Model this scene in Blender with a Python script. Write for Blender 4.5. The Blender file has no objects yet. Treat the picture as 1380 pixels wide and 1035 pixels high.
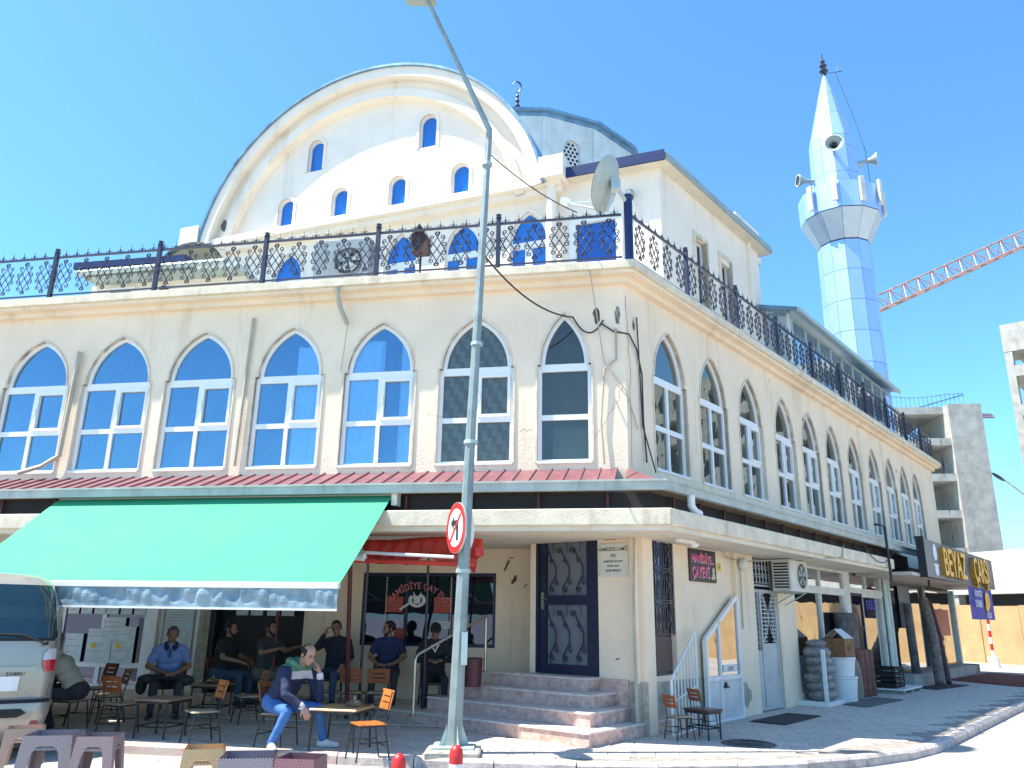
import bpy, math, random
import numpy as np
from mathutils import Vector, Matrix
random.seed(7)
R = math.radians
SC = 0.91                     # metres per layout unit: the layout below is drafted in units of 0.91 m
scene = bpy.context.scene
col = scene.collection
# ------------------------------------------------------------------ camera
cam_d = bpy.data.cameras.new("camera"); cam = bpy.data.objects.new("camera", cam_d); col.objects.link(cam)
cam_d.sensor_fit = 'HORIZONTAL'; cam_d.sensor_width = 36.0
cam_d.lens = 1064.3 / 1380.0 * 36.0
cam_d.clip_start = 0.05; cam_d.clip_end = 3000
_th, _ro = 0.28652, -0.015413
_m = Matrix.Rotation(math.pi / 2 + _th, 4, 'X') @ Matrix.Rotation(-_ro, 4, 'Z')
cam.matrix_world = Matrix.Translation((0, 0, 1.65 * SC)) @ _m
scene.camera = cam
# ------------------------------------------------------------------ sky, sun, exposure
SUN_AZ, SUN_EL = -97.0, 61.0     # compass-like: 0 = +Y, 90 = +X
world = bpy.data.worlds.new("World"); scene.world = world; world.use_nodes = True
wn = world.node_tree.nodes; wl = world.node_tree.links
bg = wn['Background']
sky = wn.new('ShaderNodeTexSky'); sky.sky_type = 'NISHITA'; sky.sun_disc = False
sky.sun_elevation = R(SUN_EL); sky.sun_rotation = R(SUN_AZ)
sky.altitude = 300; sky.air_density = 1.0; sky.dust_density = 0.6; sky.ozone_density = 1.5
smx = wn.new('ShaderNodeMixRGB'); smx.blend_type = 'MULTIPLY'; smx.inputs['Fac'].default_value = 1.0; smx.inputs['Color2'].default_value = (0.53, 0.91, 1.13, 1)
wl.new(sky.outputs[0], smx.inputs['Color1']); wl.new(smx.outputs[0], bg.inputs[0]); bg.inputs[1].default_value = 0.13
sd = bpy.data.lights.new("sun", 'SUN'); sun = bpy.data.objects.new("sun", sd); col.objects.link(sun)
sd.energy = 4.8; sd.angle = R(0.55); sd.color = (1.0, 0.94, 0.83)
_v = Vector((math.sin(R(SUN_AZ)) * math.cos(R(SUN_EL)), math.cos(R(SUN_AZ)) * math.cos(R(SUN_EL)), math.sin(R(SUN_EL))))
sun.rotation_euler = (-_v).to_track_quat('-Z', 'Y').to_euler()
scene.view_settings.view_transform = 'Standard'; scene.view_settings.look = 'None'
scene.view_settings.exposure = 1.25; scene.view_settings.gamma = 1.0
scene.view_settings.use_curve_mapping = False
# ------------------------------------------------------------------ helpers
class Fr:
    def __init__(s, x, y, a): s.o = (x, y); s.a = a; s.c = math.cos(a); s.s = math.sin(a)
    def pt(s, p): return (s.o[0] + p[0]*s.c - p[1]*s.s, s.o[1] + p[0]*s.s + p[1]*s.c, p[2] if len(p) > 2 else 0.0)
    def inv(s, p): dx, dy = p[0]-s.o[0], p[1]-s.o[1]; return (dx*s.c + dy*s.s, -dx*s.s + dy*s.c, p[2])
    def at(s, x, y, rz=0): q = s.pt((x, y, 0)); return Fr(q[0], q[1], s.a + rz)
WF = Fr(0, 0, 0)
WT = {}                       # world frame and base height of every root
def put(o, name, label=None, cat=None, group=None, kind=None):
    if label: o['label'] = label
    if cat: o['category'] = cat
    if group: o['group'] = group
    if kind: o['kind'] = kind
    return o
def thing(name, label, cat, fr=WF, pos=(0, 0, 0), rz=0.0, group=None, kind=None):
    o = bpy.data.objects.new(name, None); o.empty_display_size = 0.2; col.objects.link(o)
    q = fr.pt(pos); o.location = q; o.rotation_euler = (0, 0, fr.a + rz)
    WT[o.name] = (Fr(q[0], q[1], fr.a + rz), q[2])
    return put(o, name, label, cat, group, kind)
def xf(parent):
    while parent is not None:
        if parent.name in WT: return WT[parent.name]
        parent = parent.parent
    return (WF, 0.0)
class MB:
    def __init__(s, fr=None, k=1.0): s.v = []; s.f = []; s.mi = []; s.fr = fr; s.k = k; s.cur = 0
    def add(s, vs, fs):
        n = len(s.v)
        if s.k != 1.0: vs = [(a*s.k, b*s.k, c*s.k) for a, b, c in vs]
        s.v += [tuple(p) for p in vs]; s.f += [tuple(i+n for i in f) for f in fs]; s.mi += [s.cur]*len(fs); return s
    def box(s, x0, x1, y0, y1, z0, z1):
        return s.add([(x0,y0,z0),(x1,y0,z0),(x1,y1,z0),(x0,y1,z0),(x0,y0,z1),(x1,y0,z1),(x1,y1,z1),(x0,y1,z1)],
                     [(0,3,2,1),(4,5,6,7),(0,1,5,4),(1,2,6,5),(2,3,7,6),(3,0,4,7)])
    def cbox(s, x0, x1, y0, y1, z0, z1, b=0.01):
        # box with chamfered vertical and top edges
        P = [(x0+b,y0),(x1-b,y0),(x1,y0+b),(x1,y1-b),(x1-b,y1),(x0+b,y1),(x0,y1-b),(x0,y0+b)]
        cx, cy = (x0+x1)/2, (y0+y1)/2
        vs = [(x,y,z0) for x,y in P] + [(x,y,z1-b) for x,y in P] + [(x+(b if x<cx else -b), y+(b if y<cy else -b), z1) for x,y in P]
        fs = [tuple(range(7,-1,-1)), tuple(range(16,24))]
        for k in (0, 8):
            for i in range(8): j = (i+1) % 8; fs.append((k+i, k+j, k+8+j, k+8+i))
        return s.add(vs, fs)
    def bar(s, a, b, w, h):
        a = Vector(a); b = Vector(b); d = (b-a).normalized()
        up = Vector((0,0,1)) if abs(d.z) < 0.95 else Vector((1,0,0))
        x = d.cross(up).normalized()*w/2; y = x.cross(d).normalized()*h/2
        vs = [a-x-y,a+x-y,a+x+y,a-x+y,b-x-y,b+x-y,b+x+y,b-x+y]
        return s.add([tuple(p) for p in vs], [(0,3,2,1),(4,5,6,7),(0,1,5,4),(1,2,6,5),(2,3,7,6),(3,0,4,7)])
    def tube(s, pts, r, n=8, caps=True, rs=None):
        pts = [Vector(p) for p in pts]; m = len(pts); vs = []; fs = []
        prev = None
        for i, p in enumerate(pts):
            d = (pts[min(i+1,m-1)] - pts[max(i-1,0)])
            if d.length < 1e-9: d = Vector((0,0,1))
            d.normalize()
            if prev is None:
                u = Vector((0,0,1)) if abs(d.z) < 0.9 else Vector((1,0,0))
                x = d.cross(u).normalized()
            else:
                x = (prev - d*prev.dot(d))
                if x.length < 1e-6: x = d.cross(Vector((0,0,1)))
                x.normalize()
            prev = x; y = d.cross(x)
            rr = rs[i] if rs else r
            for k in range(n):
                t = 2*math.pi*k/n; vs.append(tuple(p + x*math.cos(t)*rr + y*math.sin(t)*rr))
        for i in range(m-1):
            for k in range(n): l = (k+1) % n; fs.append((i*n+k, i*n+l, (i+1)*n+l, (i+1)*n+k))
        if caps: fs.append(tuple(range(n-1,-1,-1))); fs.append(tuple(range((m-1)*n, m*n)))
        return s.add(vs, fs)
    def lathe(s, c, prof, n=16, ph=0.0, caps=True):
        vs = []; fs = []; m = len(prof)
        for r, z in prof:
            for k in range(n): t = 2*math.pi*k/n + ph; vs.append((c[0]+r*math.cos(t), c[1]+r*math.sin(t), c[2]+z))
        for i in range(m-1):
            for k in range(n): l = (k+1) % n; fs.append((i*n+k, i*n+l, (i+1)*n+l, (i+1)*n+k))
        if caps: fs.append(tuple(range(n-1,-1,-1))); fs.append(tuple(range((m-1)*n, m*n)))
        return s.add(vs, fs)
    def prism(s, poly, y0, y1):
        # polygon in x,z extruded along y (poly counter-clockwise seen from -y)
        n = len(poly); vs = [(x,y0,z) for x,z in poly] + [(x,y1,z) for x,z in poly]
        fs = [tuple(range(n)), tuple(range(2*n-1, n-1, -1))] + [(j, i, n+i, n+j) for i in range(n) for j in [(i+1) % n]]
        return s.add(vs, fs)
    def slab(s, poly, z0, z1):
        n = len(poly); vs = [(x,y,z0) for x,y in poly] + [(x,y,z1) for x,y in poly]
        fs = [tuple(range(n-1,-1,-1)), tuple(range(n, 2*n))] + [(i, j, n+j, n+i) for i in range(n) for j in [(i+1) % n]]
        return s.add(vs, fs)
    def quad(s, a, b, c, d): return s.add([a,b,c,d], [(0,1,2,3)])
    def ell(s, c, r, n=12, m=8, M=None):
        vs = []; fs = []
        for i in range(m+1):
            ph = math.pi*i/m
            for k in range(n):
                t = 2*math.pi*k/n; p = Vector((r[0]*math.sin(ph)*math.cos(t), r[1]*math.sin(ph)*math.sin(t), -r[2]*math.cos(ph)))
                if M is not None: p = M @ p
                vs.append((c[0]+p.x, c[1]+p.y, c[2]+p.z))
        for i in range(m):
            for k in range(n): l = (k+1) % n; fs.append((i*n+k, i*n+l, (i+1)*n+l, (i+1)*n+k))
        return s.add(vs, fs)
    def mesh(s, name, parent=None, mats=()):
        vs = s.v
        if s.fr is not None:
            pf, pz = xf(parent)
            vs = [pf.inv(s.fr.pt(p)) for p in vs]
            vs = [(a, b, c-pz) for a, b, c in vs]
        me = bpy.data.meshes.new(name); me.from_pydata(vs, [], s.f); me.update()
        for m in mats: me.materials.append(m)
        if len(mats) > 1:
            me.polygons.foreach_set('material_index', s.mi)
        return me
    def build(s, name, mat, parent=None, smooth=False, bevel=0.0, label=None, cat=None, group=None, kind=None, loc=None):
        mats = mat if isinstance(mat, (list, tuple)) else [mat]
        me = s.mesh(name, parent, mats)
        if smooth:
            me.polygons.foreach_set('use_smooth', [True]*len(me.polygons))
            try: me.set_sharp_from_angle(angle=R(40))
            except Exception: pass
        o = bpy.data.objects.new(name, me); col.objects.link(o)
        if parent is not None: o.parent = parent
        else: WT[o.name] = (WF, 0.0)
        if loc: o.location = loc
        if bevel:
            b = o.modifiers.new('bevel', 'BEVEL'); b.width = bevel; b.segments = 2; b.limit_method = 'ANGLE'; b.angle_limit = R(40)
        return put(o, name, label, cat, group, kind)
def inst(me, name, parent=None, fr=WF, pos=(0,0,0), rz=0.0, label=None, kind=None):
    o = bpy.data.objects.new(name, me); col.objects.link(o)
    q = fr.pt(pos); pf, pz = xf(parent)
    l = pf.inv(q); o.location = (l[0], l[1], l[2]-pz); o.rotation_euler = (0, 0, fr.a + rz - pf.a)
    if parent is not None: o.parent = parent
    if label: o['label'] = label
    if kind: o['kind'] = kind
    return o
def child(me, name, parent, label=None, loc=(0,0,0)):
    o = bpy.data.objects.new(name, me); col.objects.link(o); o.parent = parent; o.location = loc
    if label: o['label'] = label
    return o
def kids(o): return [c for c in bpy.data.objects if c.parent == o]
def dup(root, label, fr=WF, pos=(0,0,0), rz=0.0, group=None):
    ch = CH.get(root.name) or kids(root)
    CH[root.name] = ch
    r = root.copy(); col.objects.link(r); q = fr.pt(pos); r.location = q; r.rotation_euler = (0, 0, fr.a + rz)
    r['label'] = label
    if group: r['group'] = group
    WT[r.name] = (Fr(q[0], q[1], fr.a+rz), q[2])
    for c in ch:
        d = c.copy(); col.objects.link(d); d.parent = r
        g = CH.get(c.name)
        if g is None: g = kids(c); CH[c.name] = g
        for e in g:
            h = e.copy(); col.objects.link(h); h.parent = d
    return r
CH = {}
# ------------------------------------------------------------------ materials
def nt(name):
    m = bpy.data.materials.new(name); m.use_nodes = True
    t = m.node_tree; return m, t, t.nodes['Principled BSDF']
def setin(b, k, v):
    if k in b.inputs: b.inputs[k].default_value = v
def pm(name, c, rough=0.6, metal=0.0, var=0.12, vs=2.5, bump=0.0, bs=40.0, spec=0.5, c2=None, stain=0.0, ss=0.8, coat=0.0, emit=None, rnd=0.0, fine=0.0):
    m, t, b = nt(name); N = t.nodes; L = t.links
    setin(b, 'Roughness', rough); setin(b, 'Metallic', metal); setin(b, 'Specular IOR Level', spec)
    if coat: setin(b, 'Coat Weight', coat); setin(b, 'Coat Roughness', 0.06)
    tc = N.new('ShaderNodeTexCoord'); base = (c[0], c[1], c[2], 1)
    src = tc.outputs['Object']
    if c2 is None: c2 = tuple(max(0, x*(1-var*2.2)) for x in c)
    n1 = N.new('ShaderNodeTexNoise'); n1.inputs['Scale'].default_value = vs; n1.inputs['Detail'].default_value = 6; n1.inputs['Roughness'].default_value = 0.62
    L.new(src, n1.inputs['Vector'])
    r1 = N.new('ShaderNodeValToRGB'); r1.color_ramp.elements[0].position = 0.35; r1.color_ramp.elements[1].position = 0.68
    r1.color_ramp.elements[0].color = (c2[0], c2[1], c2[2], 1); r1.color_ramp.elements[1].color = base
    L.new(n1.outputs['Fac'], r1.inputs['Fac']); out = r1.outputs['Color']
    if stain:
        n2 = N.new('ShaderNodeTexNoise'); n2.inputs['Scale'].default_value = ss; n2.inputs['Detail'].default_value = 9; n2.inputs['Roughness'].default_value = 0.7
        mp = N.new('ShaderNodeMapping'); mp.inputs['Scale'].default_value = (1.6, 1.6, 0.22); L.new(src, mp.inputs['Vector']); L.new(mp.outputs[0], n2.inputs['Vector'])
        r2 = N.new('ShaderNodeValToRGB'); r2.color_ramp.elements[0].position = 0.55; r2.color_ramp.elements[1].position = 0.72
        L.new(n2.outputs['Fac'], r2.inputs['Fac'])
        mu = N.new('ShaderNodeMath'); mu.operation = 'MULTIPLY'; mu.inputs[1].default_value = stain; L.new(r2.outputs['Color'], mu.inputs[0])
        mx = N.new('ShaderNodeMixRGB'); mx.blend_type = 'MULTIPLY'; mx.inputs['Color2'].default_value = (0.52, 0.44, 0.34, 1)
        L.new(mu.outputs[0], mx.inputs['Fac']); L.new(out, mx.inputs['Color1']); out = mx.outputs['Color']
    if fine:
        n3 = N.new('ShaderNodeTexNoise'); n3.inputs['Scale'].default_value = 60; n3.inputs['Detail'].default_value = 3; L.new(src, n3.inputs['Vector'])
        mr = N.new('ShaderNodeMapRange'); mr.inputs['From Min'].default_value = 0.3; mr.inputs['From Max'].default_value = 0.7
        mr.inputs['To Min'].default_value = 1-fine; mr.inputs['To Max'].default_value = 1+fine*0.4; L.new(n3.outputs['Fac'], mr.inputs['Value'])
        mx = N.new('ShaderNodeMixRGB'); mx.blend_type = 'MULTIPLY'; mx.inputs['Fac'].default_value = 1; L.new(out, mx.inputs['Color1']); L.new(mr.outputs[0], mx.inputs['Color2']); out = mx.outputs['Color']
    if rnd:
        oi = N.new('ShaderNodeObjectInfo'); mr = N.new('ShaderNodeMapRange'); mr.inputs['To Min'].default_value = 1-rnd; mr.inputs['To Max'].default_value = 1+rnd
        L.new(oi.outputs['Random'], mr.inputs['Value'])
        mx = N.new('ShaderNodeMixRGB'); mx.blend_type = 'MULTIPLY'; mx.inputs['Fac'].default_value = 1; L.new(out, mx.inputs['Color1']); L.new(mr.outputs[0], mx.inputs['Color2']); out = mx.outputs['Color']
    L.new(out, b.inputs['Base Color'])
    rr = N.new('ShaderNodeMapRange'); rr.inputs['To Min'].default_value = max(0.02, rough-0.08); rr.inputs['To Max'].default_value = min(1, rough+0.08)
    L.new(n1.outputs['Fac'], rr.inputs['Value']); L.new(rr.outputs[0], b.inputs['Roughness'])
    if bump:
        nb = N.new('ShaderNodeTexNoise'); nb.inputs['Scale'].default_value = bs; nb.inputs['Detail'].default_value = 5; L.new(src, nb.inputs['Vector'])
        bp = N.new('ShaderNodeBump'); bp.inputs['Strength'].default_value = bump; bp.inputs['Distance'].default_value = 0.02
        L.new(nb.outputs['Fac'], bp.inputs['Height']); L.new(bp.outputs[0], b.inputs['Normal'])
    if emit: setin(b, 'Emission Color', (*emit, 1)); setin(b, 'Emission Strength', 1.0)
    return m
def glass(name, tint, see, gl, rough=0.01, f0=0.25):
    """window glass: mirror layer over a tinted see-through layer"""
    m = bpy.data.materials.new(name); m.use_nodes = True; t = m.node_tree; N = t.nodes; L = t.links
    N.clear(); out = N.new('ShaderNodeOutputMaterial')
    g = N.new('ShaderNodeBsdfGlossy'); g.inputs['Color'].default_value = (*gl, 1); g.inputs['Roughness'].default_value = rough
    tr = N.new('ShaderNodeBsdfTransparent'); tr.inputs['Color'].default_value = (*tint, 1)
    df = N.new('ShaderNodeBsdfDiffuse'); df.inputs['Color'].default_value = (*[x*0.35 for x in tint], 1)
    m0 = N.new('ShaderNodeMixShader'); m0.inputs[0].default_value = see; L.new(df.outputs[0], m0.inputs[1]); L.new(tr.outputs[0], m0.inputs[2])
    fr = N.new('ShaderNodeFresnel'); fr.inputs['IOR'].default_value = 1.5
    ad = N.new('ShaderNodeMath'); ad.operation = 'ADD'; ad.use_clamp = True; ad.inputs[1].default_value = f0; L.new(fr.outputs[0], ad.inputs[0])
    mx = N.new('ShaderNodeMixShader'); L.new(ad.outputs[0], mx.inputs[0]); L.new(m0.outputs[0], mx.inputs[1]); L.new(g.outputs[0], mx.inputs[2])
    nz = N.new('ShaderNodeTexNoise'); nz.inputs['Scale'].default_value = 1.3; tc = N.new('ShaderNodeTexCoord'); L.new(tc.outputs['Object'], nz.inputs['Vector'])
    bp = N.new('ShaderNodeBump'); bp.inputs['Strength'].default_value = 0.06; bp.inputs['Distance'].default_value = 0.05; L.new(nz.outputs['Fac'], bp.inputs['Height']); L.new(bp.outputs[0], g.inputs['Normal'])
    L.new(mx.outputs[0], out.inputs[0]); return m
M = {}
M['wall'] = pm('cream_render', (0.88, 0.72, 0.535), 0.85, var=0.05, vs=1.2, bump=0.25, bs=25, stain=0.5, ss=1.0, fine=0.05)
M['wall2'] = pm('mosque_render', (0.87, 0.78, 0.66), 0.85, var=0.04, vs=1.0, bump=0.2, bs=20, stain=0.42, ss=0.8, fine=0.05)
M['trim'] = pm('tan_trim', (0.80, 0.68, 0.53), 0.8, var=0.12, vs=5, stain=0.4, ss=2, bump=0.2)
M['soffit'] = pm('soffit_render', (0.72, 0.66, 0.54), 0.85, var=0.06, stain=0.3, ss=1.2)
M['slab'] = pm('weathered_slab', (0.80, 0.70, 0.53), 0.85, var=0.12, vs=4, stain=0.7, ss=1.4, bump=0.3)
M['pvc'] = pm('white_pvc', (0.82, 0.82, 0.80), 0.35, var=0.03)
M['gutter'] = pm('grey_green_gutter', (0.46, 0.50, 0.46), 0.5, var=0.12, vs=3, stain=0.7, ss=3)
M['redroof'] = pm('maroon_sheet', (0.27, 0.10, 0.11), 0.45, var=0.18, vs=2, stain=0.3)
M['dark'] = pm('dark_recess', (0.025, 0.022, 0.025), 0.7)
M['iron'] = pm('navy_black_iron', (0.018, 0.022, 0.05), 0.4, var=0.1, spec=0.6)
M['steel'] = pm('brushed_steel', (0.5, 0.47, 0.4), 0.25, metal=0.9)
M['galv'] = pm('galvanised_steel', (0.50, 0.60, 0.57), 0.5, metal=0.35, var=0.1, vs=6)
M['navy'] = pm('navy_door', (0.008, 0.012, 0.045), 0.35, var=0.1)
M['marble'] = pm('pink_marble', (0.74, 0.53, 0.46), 0.4, var=0.22, vs=9, c2=(0.45,0.28,0.23), stain=0.4, ss=3, bump=0.1)
M['tread'] = pm('pale_tread', (0.74, 0.65, 0.60), 0.4, var=0.15, vs=8)
M['paver'] = pm('paver', (0.70, 0.60, 0.52), 0.85, var=0.18, vs=9, bump=0.3, stain=0.35, rnd=0.09, fine=0.15)
M['joint'] = pm('paver_joint', (0.36, 0.32, 0.28), 0.95, var=0.2, vs=8)
M['kerb'] = pm('kerb_concrete', (0.62, 0.54, 0.49), 0.85, var=0.2, vs=7, bump=0.3, stain=0.5, rnd=0.08)
M['kerbred'] = pm('kerb_faded_red', (0.55, 0.33, 0.28), 0.85, var=0.25, vs=9, bump=0.3, stain=0.5, c2=(0.5,0.43,0.37))
M['road'] = pm('dusty_asphalt', (0.46, 0.42, 0.37), 0.9, var=0.12, vs=0.8, bump=0.4, bs=90, stain=0.35, ss=0.35, fine=0.25)
M['conc'] = pm('raw_concrete', (0.46, 0.45, 0.40), 0.9, var=0.14, vs=1.5, bump=0.3, stain=0.55, ss=0.5)
M['conc2'] = pm('rough_plinth', (0.50, 0.47, 0.38), 0.95, var=0.2, vs=5, bump=0.6, bs=18, stain=0.6, ss=2)
M['shutter'] = pm('blue_glazing_film', (0.012, 0.16, 0.58), 0.12, var=0.12, vs=1.5, spec=0.8)
M['bluepaint'] = pm('blue_fascia', (0.008, 0.022, 0.11), 0.4, var=0.15)
M['bluedoor'] = pm('blue_door_paint', (0.015, 0.10, 0.42), 0.35, var=0.08)
M['metalblue'] = pm('blue_grey_sheet', (0.20, 0.36, 0.50), 0.35, metal=0.4, var=0.2, vs=2)
M['drumwall'] = pm('pale_blue_render', (0.60, 0.66, 0.66), 0.8, var=0.08, vs=2, stain=0.25)
M['panel'] = pm('aluminium_cladding', (0.44, 0.63, 0.98), 0.40, metal=0.5, var=0.02, rnd=0.07)
M['pjoint'] = pm('cladding_joint', (0.06, 0.07, 0.10), 0.7)
M['panelg'] = pm('grey_cladding', (0.55, 0.60, 0.62), 0.4, metal=0.2, var=0.05, rnd=0.05)
M['horn'] = pm('grey_horn', (0.34, 0.40, 0.38), 0.4, var=0.1)
M['antenna'] = pm('ivory_antenna', (0.72, 0.70, 0.62), 0.5)
M['green'] = pm('mint_canvas', (0.043, 0.36, 0.185), 0.8, var=0.05, vs=1.2, bump=0.25, bs=6, fine=0.05)
M['valance'] = None
M['white'] = pm('white_paint', (0.8, 0.8, 0.78), 0.45, var=0.05, stain=0.2, ss=3)
M['redcloth'] = pm('red_canvas', (0.62, 0.045, 0.025), 0.7, var=0.15, vs=5)
M['redpost'] = pm('dark_red_post', (0.13, 0.025, 0.03), 0.5, var=0.2)
M['wood'] = pm('orange_varnished_wood', (0.60, 0.17, 0.035), 0.35, var=0.18, vs=7)
M['wood2'] = pm('brown_varnished_wood', (0.33, 0.10, 0.035), 0.4, var=0.2, vs=7)
M['woodpale'] = pm('worn_pale_seat', (0.52, 0.38, 0.24), 0.6, var=0.2, vs=6)
M['tabletop'] = pm('honey_tabletop', (0.60, 0.33, 0.13), 0.35, var=0.12, vs=4)
M['blacksteel'] = pm('black_steel', (0.02, 0.02, 0.022), 0.45, var=0.2)
M['plum'] = pm('plum_granite', (0.10, 0.03, 0.04), 0.3, var=0.4, vs=30)
M['ply'] = pm('orange_hoarding', (0.50, 0.34, 0.165), 0.75, var=0.15, vs=1.2, stain=0.45, ss=0.6, rnd=0.05, c2=(0.42,0.26,0.12))
M['bark'] = pm('rolls', (0.26,0.18,0.13), 0.8, var=0.3, vs=8, bump=0.4)
M['red'] = pm('signal_red', (0.62, 0.02, 0.02), 0.4, var=0.1)
M['paper'] = pm('paper', (0.72, 0.74, 0.72), 0.8, var=0.06)
M['black'] = pm('black_print', (0.012, 0.012, 0.016), 0.6, var=0.0)
M['rubber'] = pm('rubber', (0.02, 0.02, 0.02), 0.8)
M['cable'] = pm('cable', (0.03, 0.03, 0.035), 0.6)
M['cablew'] = pm('cable_pale', (0.45, 0.41, 0.33), 0.6)
M['gl_blue'] = glass('blue_window_glass', (0.64, 0.87, 1.0), 0.97, (0.46, 0.74, 1.0), f0=0.27)
M['gl_grey'] = glass('grey_window_glass', (0.80, 0.80, 0.72), 0.92, (0.55, 0.52, 0.46), f0=0.12)
M['gl_right'] = glass('side_window_glass', (0.52, 0.58, 0.56), 0.75, (0.62, 0.66, 0.64), f0=0.26)
M['gl_shop'] = glass('shop_glass', (0.10, 0.11, 0.12), 0.6, (0.95, 0.95, 0.95), f0=0.42)
M['gl_dark'] = glass('dark_shop_glass', (0.07, 0.08, 0.13), 0.55, (0.6, 0.7, 1.0), f0=0.07)
M['gl_pale'] = glass('pale_balcony_glass', (0.55, 0.68, 0.78), 0.7, (0.8, 0.9, 1.0), f0=0.25)
M['curtain'] = pm('sheer_curtain', (0.85, 0.90, 0.92), 0.9, var=0.06, vs=4)
M['blind'] = pm('grey_brown_blind', (0.24, 0.22, 0.20), 0.9, var=0.2)
M['room'] = pm('room_wall', (0.30, 0.30, 0.30), 0.9)
# ------------------------------------------------------------------ layout frames (x to the right along the facade, -y outward)
def az(a): return math.pi/2 - R(a)
GX, GY = 1.87, 12.39
F = Fr(GX, GY, az(100.9))      # street front, x runs from -16 (left) to 0 (corner)
RR = Fr(GX, GY, az(39.47))     # side front, x runs from 0 (corner) to 22
MF = Fr(3.56, 17.27, az(111.3))  # prayer hall front, x from -16 to 0
SF = Fr(1.99, 12.55, az(129.4))  # entrance porch, x<0 to the left, -y outward
def gpt(f1, d1, f2, d2):
    """plan crossing of the line d1 outside frame f1 and the line d2 outside frame f2"""
    a = f1.pt((0, -d1, 0)); b = f2.pt((0, -d2, 0))
    u = (f1.c, f1.s); v = (f2.c, f2.s); det = u[0]*(-v[1]) + v[0]*u[1]
    rx, ry = b[0]-a[0], b[1]-a[1]; t = (rx*(-v[1]) + v[0]*ry)/det
    return (a[0]+u[0]*t, a[1]+u[1]*t)
def corner_strip(mb, d0, d1, z0, z1, xl, xr):
    """L-shaped band round the building corner from d0 to d1 outside the walls"""
    c0 = gpt(F, d0, RR, d0); c1 = gpt(F, d1, RR, d1)
    a0 = F.pt((xl, -d0, 0)); a1 = F.pt((xl, -d1, 0)); b0 = RR.pt((xr, -d0, 0)); b1 = RR.pt((xr, -d1, 0))
    mb.slab([a1[:2], c1, c0, a0[:2]], z0, z1); mb.slab([c1, b1[:2], b0[:2], c0], z0, z1)
# ================================================================== the setting
g = MB(WF); g.quad((-600,-600,-0.12),(600,-600,-0.12),(600,900,-0.12),(-600,900,-0.12))
ground = g.build('road', M['road'], kind='structure')
# pavement: bounded by a kerb line parallel to both facades, rounded at the corner
KF, KR = 2.50, 3.42
kc = gpt(F, KF, RR, KR)
def kerb_curve(off):
    pts = []
    for x in np.linspace(-30, -2.6, 40): p = F.pt((x, -(KF-off), 0)); pts.append(p[:2])
    p0 = Vector(pts[-1]); c = Vector(gpt(F, KF-off, RR, KR-off)); p1 = Vector(RR.pt((3.0, -(KR-off), 0))[:2])
    for t in np.linspace(0.05, 1, 16): pts.append(tuple(p0*(1-t)**2 + c*2*t*(1-t) + p1*t*t))
    for x in np.linspace(3.4, 24.0, 30): p = RR.pt((x, -(KR-off), 0)); pts.append(p[:2])
    return pts
ko = kerb_curve(0); ki = kerb_curve(0.16)
inner = [RR.pt((24,6,0))[:2], F.pt((-30, 6, 0))[:2]]
def resample(p, step):
    P = [Vector(q) for q in p]; out = [P[0]]; acc = 0
    L = [0]
    for a, b in zip(P, P[1:]): L.append(L[-1]+(b-a).length)
    n = int(L[-1]/step); j = 0
    for i in range(1, n+1):
        s = i*step
        while j < len(L)-2 and L[j+1] < s: j += 1
        t = (s-L[j])/(L[j+1]-L[j]); out.append(P[j].lerp(P[j+1], t))
    return out
sw = MB(WF); sw.slab(list(ki) + inner, -0.5, -0.012)
pav = sw.build('pavement', M['joint'], kind='structure')
A = resample(ko, 0.98); 
kerbroot = thing('kerb', None, None, kind='structure')
rk = random.Random(3)
for i in range(len(A)-1):
    a, b = A[i], A[i+1]; d = (b-a).normalized(); n = Vector((-d.y, d.x))
    if (a.x+b.x)/2 < -16: continue
    gap = 0.008; dz = rk.uniform(-0.008, 0.008)
    a2, b2 = a + d*gap, b - d*gap
    mb = MB(WF)
    ch = 0.03
    sec = [(0,-0.3),(0,-0.0-ch+dz),(ch,0.004+dz),(0.155,0.004+dz),(0.155,-0.3)]
    vs = [(a2.x+n.x*w, a2.y+n.y*w, z) for w, z in sec] + [(b2.x+n.x*w, b2.y+n.y*w, z) for w, z in sec]
    k = len(sec); mb.add(vs, [tuple(range(k)), tuple(range(2*k-1,k-1,-1))] + [(j, i2, k+i2, k+j) for i2 in range(k) for j in [(i2+1)%k]])
    red = (b.x < -1.0) and rk.random() < 0.7
    mb.build('kerb_stone', M['kerbred' if red else 'kerb'], kerbroot)
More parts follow.
